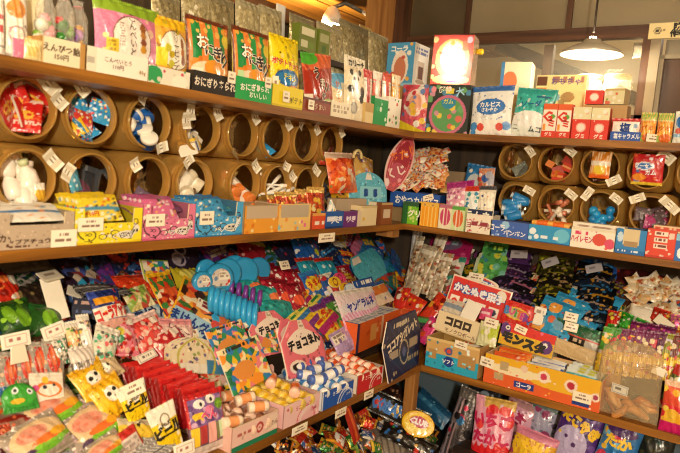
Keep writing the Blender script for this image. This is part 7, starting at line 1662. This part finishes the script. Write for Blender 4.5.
# bags of twisted clear sweets on the right
rr = random.Random(9)
pack('dark_red_bag', 'R', hp(640, 280, 60, 40, 42, 0, 0, .02), [('bg', '3a1014'), ('d', 30, .06, ['5a1a1c', '7a2a28', '2a0c10'], 4)], 'dark red bag behind the heap of clear twists', 'bag', t=.03)
pack('olive_bag', 'R', hp(640, 262, 80, 20, 50, 0, -6, .02), [('bg', '3a3a18'), ('d', 40, .06, ['7a7a28', '1c1c10', '8a6a30'], 5)], 'long dark olive bag under the right end of the middle shelf', 'bag', t=.03)
for i in range(30):
    x = 634 + (i % 6) * 8 + rr.uniform(-3, 3); y = 282 + (i // 6) * 8 + rr.uniform(-3, 3)
    M, w_, h_ = on_heap('R', x, y, 14, 12, rr.uniform(10, 70), rr.uniform(-40, 40), rr.uniform(-60, 60), .05 + .006 * (4 - i // 6))
    o = raw_pack('clear_twist', .055, .05, .022, [('bg', ['d8c4a0', 'c8a878', 'e4d8c0'][i % 3]), ('d', 10, .12, ['f0e8d8', 'b07a40', 'e0a860', 'a84a2a'], i), ('h', .8, 1, 'efe6d6')], FILM, hw=lambda v: .75 + .25 * np.abs(2 * v - 1), n=(14, 14)); o.matrix_world = M
    tag(o, 'pale clear wrapped twist on the right heap, %s tier, %s from left' % (['top', 'second', 'third', 'fourth', 'lowest'][i // 6], ORD[i % 6]), 'sweet', 'clear twists on the right heap', anchor='the clear twists' if i == 14 else None)
pack('twist_bag', 'R', hp(640, 320, 28, 26, 34, 0, -6, .08), [('bg', 'd0bfa4'), ('d', 22, .09, ['efe6d6', 'b88a58', 'e4d0b0'], 5), ('r', .1, .5, .9, .95, 'e4dccc')], 'clear bag with white label at the front of the twist heap', 'bag', t=.03)
pack('price_slip', 'R', hp(664, 323, 20, 10, 24, 0, -30, .12), [('bg', 'd8cdb8')], 'tilted cream slip at the right of the twist heap', 'price slip', t=.002)
for i, (x, y, c, lab) in enumerate(((613, 321, 'c02418', 'red foil packet left of the green foil strip'), (632, 324, '2f9a2a', 'bright green foil strip in front of the clear twists'), (618, 333, '3aa030', 'green foil packet above the spaghetti snack packs'), (660, 316, 'c8301e', 'red packet under the tilted cream slip'), (676, 322, 'd86aa0', 'pink packet at the right picture edge'))):
    pack('foil_packet', 'R', hp(x, y, [14, 30, 22, 18, 12][i], [18, 14, 14, 12, 12][i], 30, 0, [0, -14, 6, -10, 0][i], .10), [('bg', c), ('d', 16, .08, ['f0d850', 'e8e4d8', '17501a' if i in (1, 2) else '7a1410'], i)], lab, 'packet', t=.022, mat=FOIL)
# upright snack packs
for i in range(11):
    x = 604 + i * 7.6
    c = ['4a9a34', '3a8a2a', '6a1c50', '6a1c50', '7a2058', '6a1c50', '6a1c50', '5a1a48', '8a8a28', '6a2a20', '8a8a28'][i]
    pack('spaghetti_snack_pack', 'R', hp(x, 350 + i * .8, 11, 44, 18, 0, -3, .08), [('bg', c), ('h', 0, .5, 'd8b820'), ('s', 2, '8a5a20', .1, .2) if i < 8 else ('d', 8, .06, ['c83a2a'], 2), ('h', .5, 1, c), ('d', 18, .05, ['e8d8b0', 'c8c0d0', 'e8c030', 'c83a4a'], i), ('h', .30, .42, 'e8c838'), ('h', .9, 1, c)], '%s and yellow slim snack pack in the upright row, %s from left' % ('green' if i < 2 else 'purple' if i < 8 else 'olive' if i != 9 else 'brown', ORD[i]), 'snack pack', t=.014, group='slim upright snack packs', anchor='the slim upright snack packs' if i in (4, 9) else None)
for i in range(3):
    pack('purple_pack', 'R', hp(637 + i * 14, 334 + i * 2, 18, 22, 26, 0, -4, .10), [('bg', '7a1a5a'), ('d', 20, .07, ['b04a90', 'e8d8e0', '4a1038', 'd8b830'], i + 3), ('h', .86, 1, '5a1244')], 'dark purple packet behind the upright row, %s from left' % ORD[i], 'packet', t=.02, group='dark purple packets')
# front boxes on the right counter
CY_ = flat_box('R', 451, 363, 54, 30, [('bg', 'cda466'), ('h', 0, .50, '2aa4c8'), ('r', .05, .3, .2, .62, 'b08850'), ('r', .62, .25, .95, .66, 'b08850'), ('d', 22, .045, ['8adcec', 'e8f4f4', '1a80a8'], 6), ('e', .45, .32, .1, .17, '1c3a8a'), ('e', .42, .68, .08, .08, 'd84a3a'), ('o', .44, .66, .1, .03, '3a5a9a'), ('h', .92, 1, 'e0c080')], 'turquoise and tan torn box with a dark blue round logo at the corner', .15, d=.004, col='c89c5c', inside='a88448', texts=[('ソフト', .45, .32, .13, 'f0f4f8', dict(bold=.04))], anchor='the turquoise torn box', price=(.66, .98, .05, .028, -4))
sachets_in(CY_, [[('bg', 'd8c028'), ('e', .5, .5, .4, .3, '5a5a2a'), ('d', 8, .08, ['f0e8a0', 'c83a2a'], 3)], [('bg', 'e8cc30'), ('d', 10, .08, ['f4ecc0', '6a5a1a'], 5)]], 5, .13, .085, .016, 'yellow sachet in the turquoise torn box', 'sachet', 'yellow sachets in the turquoise box', lean=40, z=.012)
FT = flat_box('R', 539, 386, 120, 30, [('bg', 'e2582a'), ('h', .5, 1, 'e8b020'), ('g', .72, -.3, 'e0602a'), ('e', .3, .6, .3, .16, 'efe0b8'), ('e', .72, .45, .3, .13, 'e8b428'), ('c', .36, .78, .12, 'e8c8b0'), ('c', .53, .68, .2, 'f0dcc8'), ('c', .53, .68, .11, 'c83a58'), ('c', .76, .62, .2, 'f0dcc8'), ('c', .76, .62, .12, 'b8283a'), ('c', .96, .45, .14, 'f0dcc8'), ('c', .96, .45, .08, 'a83a5a'), ('r', .28, .1, .46, .32, '1c3a8a'), ('d', 16, .03, ['f0b898', 'd83a2a', 'f0e0d0'], 7), ('r', .14, .55, .22, .85, 'b8a078'), ('r', .1, .2, .18, .45, 'b8a078'), ('d', 30, .025, ['f4d8a0', 'f0c030', 'd8402a', 'f4e4d0'], 11), ('r', .78, .06, .92, .18, '1c3a8a')],
              'long orange and yellow fruit printed box on the right counter', .16, d=.004, col='e0702a', inside='cfae7c', texts=[('コーラ', .37, .21, .15, 'f2f2f6', dict(bold=.04))], anchor='the long fruit box', price=(.86, .36, .06, .034))
for sec, (x0, lab, opl, n, hh, nm) in enumerate(((-.13, 'orange fruit pouch at the left of the long fruit box', [[('bg', 'e4602a'), ('d', 16, .05, ['f0b040', 'f4d8b8', 'c83a1a'], 3)], [('bg', 'e88a3a'), ('d', 16, .05, ['f0d8a0', 'd84a2a'], 4), ('h', .4, .6, 'e8c850')]], 6, .075, 'candy_pouch'),
                                              (-.005, 'blue rainbow packet in the middle of the long fruit box', [[('bg', 'e4e4e0'), ('h', .6, .8, '2a58b0'), ('o', .5, .4, .3, .06, 'e8b030'), ('d', 8, .06, ['c83a3a', '3a9ad0'], 3)]], 5, .065, 'candy_packet'),
                                              (.125, 'turquoise gum packet at the right in the long fruit box', [[('bg', '3ab0b8'), ('h', .75, 1, 'e4eeea'), ('h', .3, .4, '1a7a98'), ('t', .2, .78, .8, .95, 1, 'c8c848'), ('d', 8, .05, ['d8eef0'], 3)]], 6, .078, 'gum_packet'))):
    sachets_in(FT, opl, n, .115, hh, .016, lab, 'packet', lab.split(' at ')[0].split(' in ')[0] + 's in the fruit box', name=nm, lean=40, z=.048, x=x0)
pack('orange_flap', 'R', sh(510, 362, 36, 26, 'C', .17, 16, 0, -8, .045), [('bg', 'e4561e'), ('d', 12, .05, ['f0b040', 'f4dcc0', 'e87a3a'], 6), ('h', .8, 1, 'e8742e')], 'orange spotted card standing behind the orange pouches', 'card', t=.003)
pl_ = pack('price_label', 'R', sh(486, 366, 14, 9, 'C', .0035, 0, 0, -6, .055), PRICE, '', '', t=.0015, tag_it=False)
pl_.parent = FT; pl_.matrix_parent_inverse = FT.matrix_world.inverted()


def clear_display_bag():
    M, w, h = on_shelf('R', 'C', 627, 396, 68, 76, .03, 4, 4, 0)
    e = empty('clear_plastic_bag')
    hwf = lambda v: np.where(v < .5, 1., np.clip(1 - (v - .5) ** 2 * .5, .5, 1)) * np.where(v > .8, np.sqrt(np.clip(1 - ((v - .8) / .2) ** 2 * .75, .1, 1)), 1)
    S = pack_S(w, h, .10, hwf, power=.4, seed=77)
    mb = MB(); mb.surf(S, 26, 30, 'e8dcc0'); mb.surf(lambda U, V: S(U, V, 1), 20, 24, 'e8dcc0', flip=True)
    mb.build('bag_film', MIST, e)
    mb = MB(); mb.tube([S(np.array([u]), np.array([.80 - .10 * math.sin(PI * u)]))[0] + np.array([0, -.004, 0]) for u in np.linspace(.05, .95, 16)], .003, 'e8e0cc', 6); mb.build('fold_ridge', MIST, e)
    price_card(e, S, w, h, .40, .40, .05, .03, -4, [('bg', 'd8d0bc'), ('r', .04, .08, .96, .92, '8a8a98'), ('r', .08, .16, .92, .84, 'd8d0bc'), ('t', .2, .3, .8, .7, 1, '7a7468')])
    mb = MB(); T = lambda U, V: S(np.full_like(U, .80) + (U - .5) * .13 , .02 + V * .30) + np.array([0, -.006, 0]); mb.surf(T, 4, 10, 'c8a85a'); mb.build('tape', MIST, e)
    e.matrix_world = M
    tag(e, 'big clear plastic bag with brown sweets at its bottom, taped on the right counter', 'bag', anchor='the big clear bag')
    rr = random.Random(4)
    for i in range(9):
        m = MB()
        a = [(-.035, 0, 0), (-.015, 0, rr.uniform(.004, .014)), (.01, 0, rr.uniform(-.006, .012)), (.035, 0, 0)]
        m.tube(a, [.006, .014, .013, .005], ['c88a4a', 'd8a060', 'b87038', 'e0b078'][i % 4], 10)
        o = m.build('squid_sweet', PLASTIC)
        o.matrix_world = M @ Matrix.Translation((rr.uniform(-.35, .35) * w, rr.uniform(-.02, .02), h * (.06 + .028 * i * .9))) @ Matrix.Rotation(rr.uniform(-1.2, 1.2), 4, 'Y') @ Matrix.Rotation(rr.uniform(-.5, .5), 4, 'Z')
        tag(o, 'brown curled sweet inside the big clear bag, %s from the bottom' % ORD[i], 'sweet', 'brown curled sweets in the big clear bag')


clear_display_bag()
carton('card_box', 'R', sh(608, 400, 20, 42, 'C', .13), [('bg', 'c8a46a')], 'plain tan carton behind the big clear bag', 'box', .05, 'b89458')
pack('price_slip', 'R', sh(659, 360, 14, 8, 'C', .02, 0, 0, -12, .165), [('bg', 'efe6d2')], 'small cream slip at the top right of the big clear bag', 'price slip', t=.0015)
pack('fruit_gummy_bag', 'R', sh(681, 410, 42, 50, 'C', .01, 6, 0, 0), [('bg', 'd8283a'), ('h', .55, 1, 'd84a30'), ('d', 20, .07, ['e8b030', 'f0d050', 'd82a78', 'e86a3a'], 5), ('e', .3, .35, .2, .14, 'e8b838'), ('e', .6, .3, .2, .16, 'e8a828'), ('h', 0, .22, 'c81a68'), ('c', .75, .8, .13, '3a58b0'), ('c', .75, .8, .08, 'e0e4f0'), ('h', .93, 1, 'e8c0a0')], 'pink and yellow fruit candy bag at the right picture edge', 'bag', t=.04, texts=[('果', .72, .8, .14, '2a4a9a', dict(bold=.04))], anchor='the fruit candy bag')
pack('dark_striped_pack', 'R', sh(676, 372, 30, 44, 'C', .10, 10, 0, -14, .04), [('bg', '3a4a1c'), ('s', 6, '7a8a3a', .5, .3), ('d', 12, .06, ['c82a1e', 'e8dcc0'], 4), ('h', .8, 1, 'b02018')], 'dark green striped pack leaning at the right picture edge', 'pack', t=.02)

# =================================================================== below the counter
def floor_place(side, cx, cy, w, h, plane, base=.36, lean=8., yaw=0., roll=0.):
    n, k = plane
    p = hit(cx, cy, n, k)
    M = pose(side, p, lean, yaw, roll)
    return M @ Matrix.Translation((0, 0, -h / ppm(M, p, (0, 0, 1)) / 2)), w / ppm(M, p, (1, 0, 0)), h / ppm(M, p, (0, 0, 1))


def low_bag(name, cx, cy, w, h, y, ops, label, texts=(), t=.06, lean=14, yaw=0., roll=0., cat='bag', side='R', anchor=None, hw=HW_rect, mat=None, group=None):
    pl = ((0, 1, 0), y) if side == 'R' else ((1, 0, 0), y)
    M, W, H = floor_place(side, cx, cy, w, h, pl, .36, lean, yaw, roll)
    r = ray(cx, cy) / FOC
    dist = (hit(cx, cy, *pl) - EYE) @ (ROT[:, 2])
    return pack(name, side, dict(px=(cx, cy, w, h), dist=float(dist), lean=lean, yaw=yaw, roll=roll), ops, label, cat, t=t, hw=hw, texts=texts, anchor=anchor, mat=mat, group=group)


# a crate to carry the big snack bags, and a low shelf for the boxes
struct('trim_low_shelf_right', DARKW_X, [(.36, 1.40, -.16, .36, .36, .47)])
struct('trim_low_shelf_left', DARKW_Y, [(-.36, .10, -1.2, .36, .36, .39)])
IC = [('bg', 'e8a8c4'), ('h', .88, 1, 'd8b058'), ('d', 14, .02, ['c83a6a', 'f0d0dc'], 3), ('h', 0, .34, 'd82a34'), ('d', 14, .10, ['d8202a', 'e84a4a', 'e8a0b8'], 6), ('z', .36, .08, 6, 'd8202a'), ('h', 0, .05, 'd8407a')]
low_bag('strawberry_snack_bag', 492, 436, 42, 74, -.06, IC, 'pink strawberry snack bag standing below the right counter', [('いちご', .52, .72, .18, 'c81e58', dict(bold=.06)), ('たかし', .52, .48, .15, 'c81e58', dict(bold=.06))], t=.06, roll=4, anchor='the pink strawberry bag')
low_bag('strawberry_snack_bag', 517, 424, 34, 46, .03, [('bg', 'd8a0bc'), ('d', 10, .07, ['b02a5a', 'e8c8d8'], 4), ('h', .88, 1, 'b88a90')], 'pink snack bag behind the strawberry bag, crimson lettering', [('いち', .4, .7, .26, 'a82058', dict(bold=.05, rot=-30)), ('たか', .6, .35, .22, 'a82058', dict(bold=.05, rot=-20))], roll=-10)
low_bag('snack_bag', 541, 422, 34, 40, .05, [('bg', 'a8a4c0'), ('d', 12, .09, ['9a3a68', '5a4a68', 'd8d0e0', '3a6a58'], 5), ('h', .85, 1, '6a7a78')], 'grey lilac snack bag with dark pink curls behind the yellow lettered one', roll=-8)
low_bag('snack_bag', 534, 448, 46, 30, -.10, [('bg', 'd8a030'), ('d', 26, .07, ['f0d050', 'c85a7a', 'e8b838', 'a83a6a'], 6), ('h', .8, 1, 'c87a98')], 'pink snack bag with bulging yellow lettering at the bottom edge', [('やたかし', .5, .45, .5, 'f0c428', dict(bold=.09, out='b04a68'))], roll=-6, anchor='the yellow lettered snack bag')
low_bag('snack_bag', 577, 435, 46, 60, -.05, [('bg', '4a2a78'), ('d', 20, .05, ['6a4a98', '8a6ab0', '2a1a4a'], 3), ('e', .42, .34, .40, .3, 'b4aad4'), ('c', .3, .44, .03, '4a2a68'), ('c', .52, .34, .04, '4a2a68'), ('d', 8, .03, ['e8c030', 'd8a0c0'], 5), ('h', .9, 1, '6a3a80')], 'purple snack bag with a pale lilac round shape and yellow lettering', [('たこやき', .54, .7, .18, 'e8bc28', dict(bold=.08, rot=-20, out='5a3020'))], roll=-8, anchor='the purple snack bag')
low_bag('snack_bag', 620, 442, 42, 46, -.06, [('bg', '2a70b0'), ('d', 16, .09, ['e8b830', 'c83a58', '6ab0d8', '8a2a68'], 4), ('e', .5, .75, .4, .14, '4a2a68'), ('h', .9, 1, '4a3a70')], 'blue snack bag with yellow and red dabs at the lower right', [('たか', .5, .5, .24, 'e8c030', dict(bold=.06))], roll=-8)
low_bag('dark_bag', 655, 448, 40, 36, -.02, [('bg', '1f2420'), ('d', 10, .09, ['2a4a48', '3a3a2a'], 4)], 'dark bag at the bottom right corner below the counter', roll=-4)
low_bag('clear_bag', 462, 424, 26, 70, .0, [('bg', '5a5458'), ('w', .1, .2, 'b8a8b8'), ('w', .3, .36, 'c8a8b0'), ('d', 12, .05, ['c83a5a', '3a78b0', '8a8088', '2a2628'], 3), ('g', .0, .0, 'fff'), ('h', .86, 1, '7a7470')], 'tall smoky clear bag left of the pink strawberry bag', t=.05, roll=-8, anchor='the smoky clear bag', mat=FOIL)
low_bag('dark_pouch', 486, 398, 26, 18, .10, [('bg', '24262e'), ('e', .5, .7, .2, .2, '8a98a8')], 'dark pouch hanging under the right counter edge', roll=10)
# the black box with the yellow oval sign, and heaps of chocolates
bxl = MB()
pB = [hit(x, y, (0, 0, 1), .47) for x, y in ((372, 404), (425, 424))]
BKX = low_bag('chocolate_box', 399, 412, 62, 20, -.12, [('bg', '14110f'), ('h', .0, .1, '2a2420'), ('e', .12, .5, .1, .3, 'c8302a'), ('e', .3, .45, .1, .3, '2a68b0'), ('e', .45, .5, .1, .28, 'c8a030')], 'black card box front with coloured round lettering', [('COLAF', .28, .5, .7, '3a78c8', dict(bold=.06))], t=.02, lean=20, yaw=24, roll=-16, cat='box', anchor='the black lettered box')
low_bag('oval_sign', 418, 424, 34, 26, -.16, [('bg', 'e0b018'), ('e', .5, .5, .47, .46, 'e8c020'), ('z', .0, .0, 8, 'fff'), ('e', .52, .58, .3, .22, 'b01c58'), ('e', .3, .3, .2, .15, 'e8cc40')], 'yellow oval sign with a crimson burst and white capitals', [('CLUB', .52, .58, .26, 'f4ecec', dict(bold=.05))], t=.006, lean=26, yaw=24, roll=-10, cat='sign', hw=HW_oval, anchor='the yellow oval sign')
low_bag('chocolate_box', 408, 440, 60, 14, -.19, [('bg', '17130f'), ('d', 16, .14, ['c83a2a', '2a68b0', 'd8a030', '3a8a4a', 'd8d0c4'], 5)], 'black strip box with coloured dots below the yellow oval sign', t=.03, lean=40, yaw=24, roll=-18, cat='box')
low_bag('grey_tray', 388, 446, 60, 20, -.22, [('bg', '6a6058'), ('w', .3, .8, '8a8074'), ('s', 8, '5a5048', .3, .3)], 'dull grey plastic tray at the bottom edge below the black strip box', t=.03, lean=55, yaw=24, roll=-20, cat='tray')
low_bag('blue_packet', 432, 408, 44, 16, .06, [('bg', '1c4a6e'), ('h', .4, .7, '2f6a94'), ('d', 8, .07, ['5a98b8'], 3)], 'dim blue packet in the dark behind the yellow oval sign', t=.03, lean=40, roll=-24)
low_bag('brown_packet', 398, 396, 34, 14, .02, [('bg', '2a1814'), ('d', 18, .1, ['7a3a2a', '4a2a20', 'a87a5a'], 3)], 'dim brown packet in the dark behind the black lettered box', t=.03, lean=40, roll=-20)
rr = random.Random(21)
CHO = [('f4ece0', 'd8602a'), ('17120f', 'e08a28'), ('8a3a1a', 'e8a030'), ('c8301e', 'e8b040'), ('2f5aa0', 'e8e0d0'), ('e08a28', '4a2a14'), ('3a7a38', 'e8c040'), ('d8d0c4', '5a3a2a')]
for i in range(66):
    gx, gy = i % 11, i // 11
    x = 282 + gx * 14 + rr.uniform(-4, 4) + gy * 2; y = 452 - gx * 3.6 + gy * 7.5 - 12 + rr.uniform(-3, 3)
    p = hit(x, y, (.5, .0, .866), .866 * .47 + .5 * .02 + .012 * (i % 3))
    a, b = CHO[rr.randint(0, 7)]
    o = raw_pack('wrapped_chocolate', .062, .046, .018, [('bg', a), ('w', .0, .18, b), ('w', .82, 1, b), ('d', 12, .09, [b, 'e8dcc8', '2a1a14', 'c83a2a'], i), ('t', .2, .35, .8, .65, 1, b)], [FILM, FOIL][i % 2], n=(16, 14))
    o.matrix_world = pose('L', p, rr.uniform(20, 70), rr.uniform(-50, 50), rr.uniform(-60, 60)) @ Matrix.Translation((0, 0, -.023))
    tag(o, 'foil wrapped chocolate under the left counter, %s row down, %s from left' % (ORD[gy], ORD[gx]), 'sweet', 'wrapped chocolates under the left counter', anchor='the wrapped chocolates' if i == 40 else None)
low_bag('red_tray', 352, 424, 10, 34, .10, [('bg', 'a82a1c'), ('w', .3, .6, 'd8602a')], 'red edged sleeve standing among the wrapped chocolates', t=.02, side='L', roll=16, cat='sleeve')
low_bag('clear_candy_bag', 355, 448, 36, 18, .02, [('bg', '5a7a38'), ('e', .6, .5, .3, .4, 'a8c858'), ('d', 14, .1, ['c83a2a', 'e8e0c8', '2a5a28'], 4)], 'green printed candy packet at the bottom below the chocolates', t=.03, side='L', lean=45)

# =================================================================== naming what is left: each filler by what it lies next to
SC.view_layers[0].update()


def pcentre(o):
    pts = [o.matrix_world @ Vector(b) for b in o.bound_box] if o.type == 'MESH' else [o.matrix_world.translation + Vector((0, 0, .03))]
    c = sum(pts, Vector()) / len(pts)
    return proj(np.array(c))[0]


APT = [(pcentre(o), ph) for o, ph in ANCHORS]
used = {}
for t in THINGS:
    used[t.get('label', '')] = used.get(t.get('label', ''), 0) + 1
for o, base, noun in FILLED:
    c = pcentre(o)
    near = sorted(APT, key=lambda a: np.linalg.norm(a[0] - c))
    lab = None
    for ap, ph in near[:14]:
        dx, dy = c - ap
        if abs(dx) > abs(dy):
            rel = 'left of' if dx < 0 else 'right of'
        else:
            rel = 'just above' if dy < 0 else 'just below'
        if math.hypot(dx, dy) < 7:
            rel = 'tucked behind'
        q = '%s %s %s' % (base, rel, ph)
        if q not in used and len(q.split()) <= 16:
            lab = q
            break
    lab = lab or '%s near %s' % (base, near[0][1])
    used[lab] = 1
    tag(o, lab, 'sachet', 'small sachets filling the heaps')
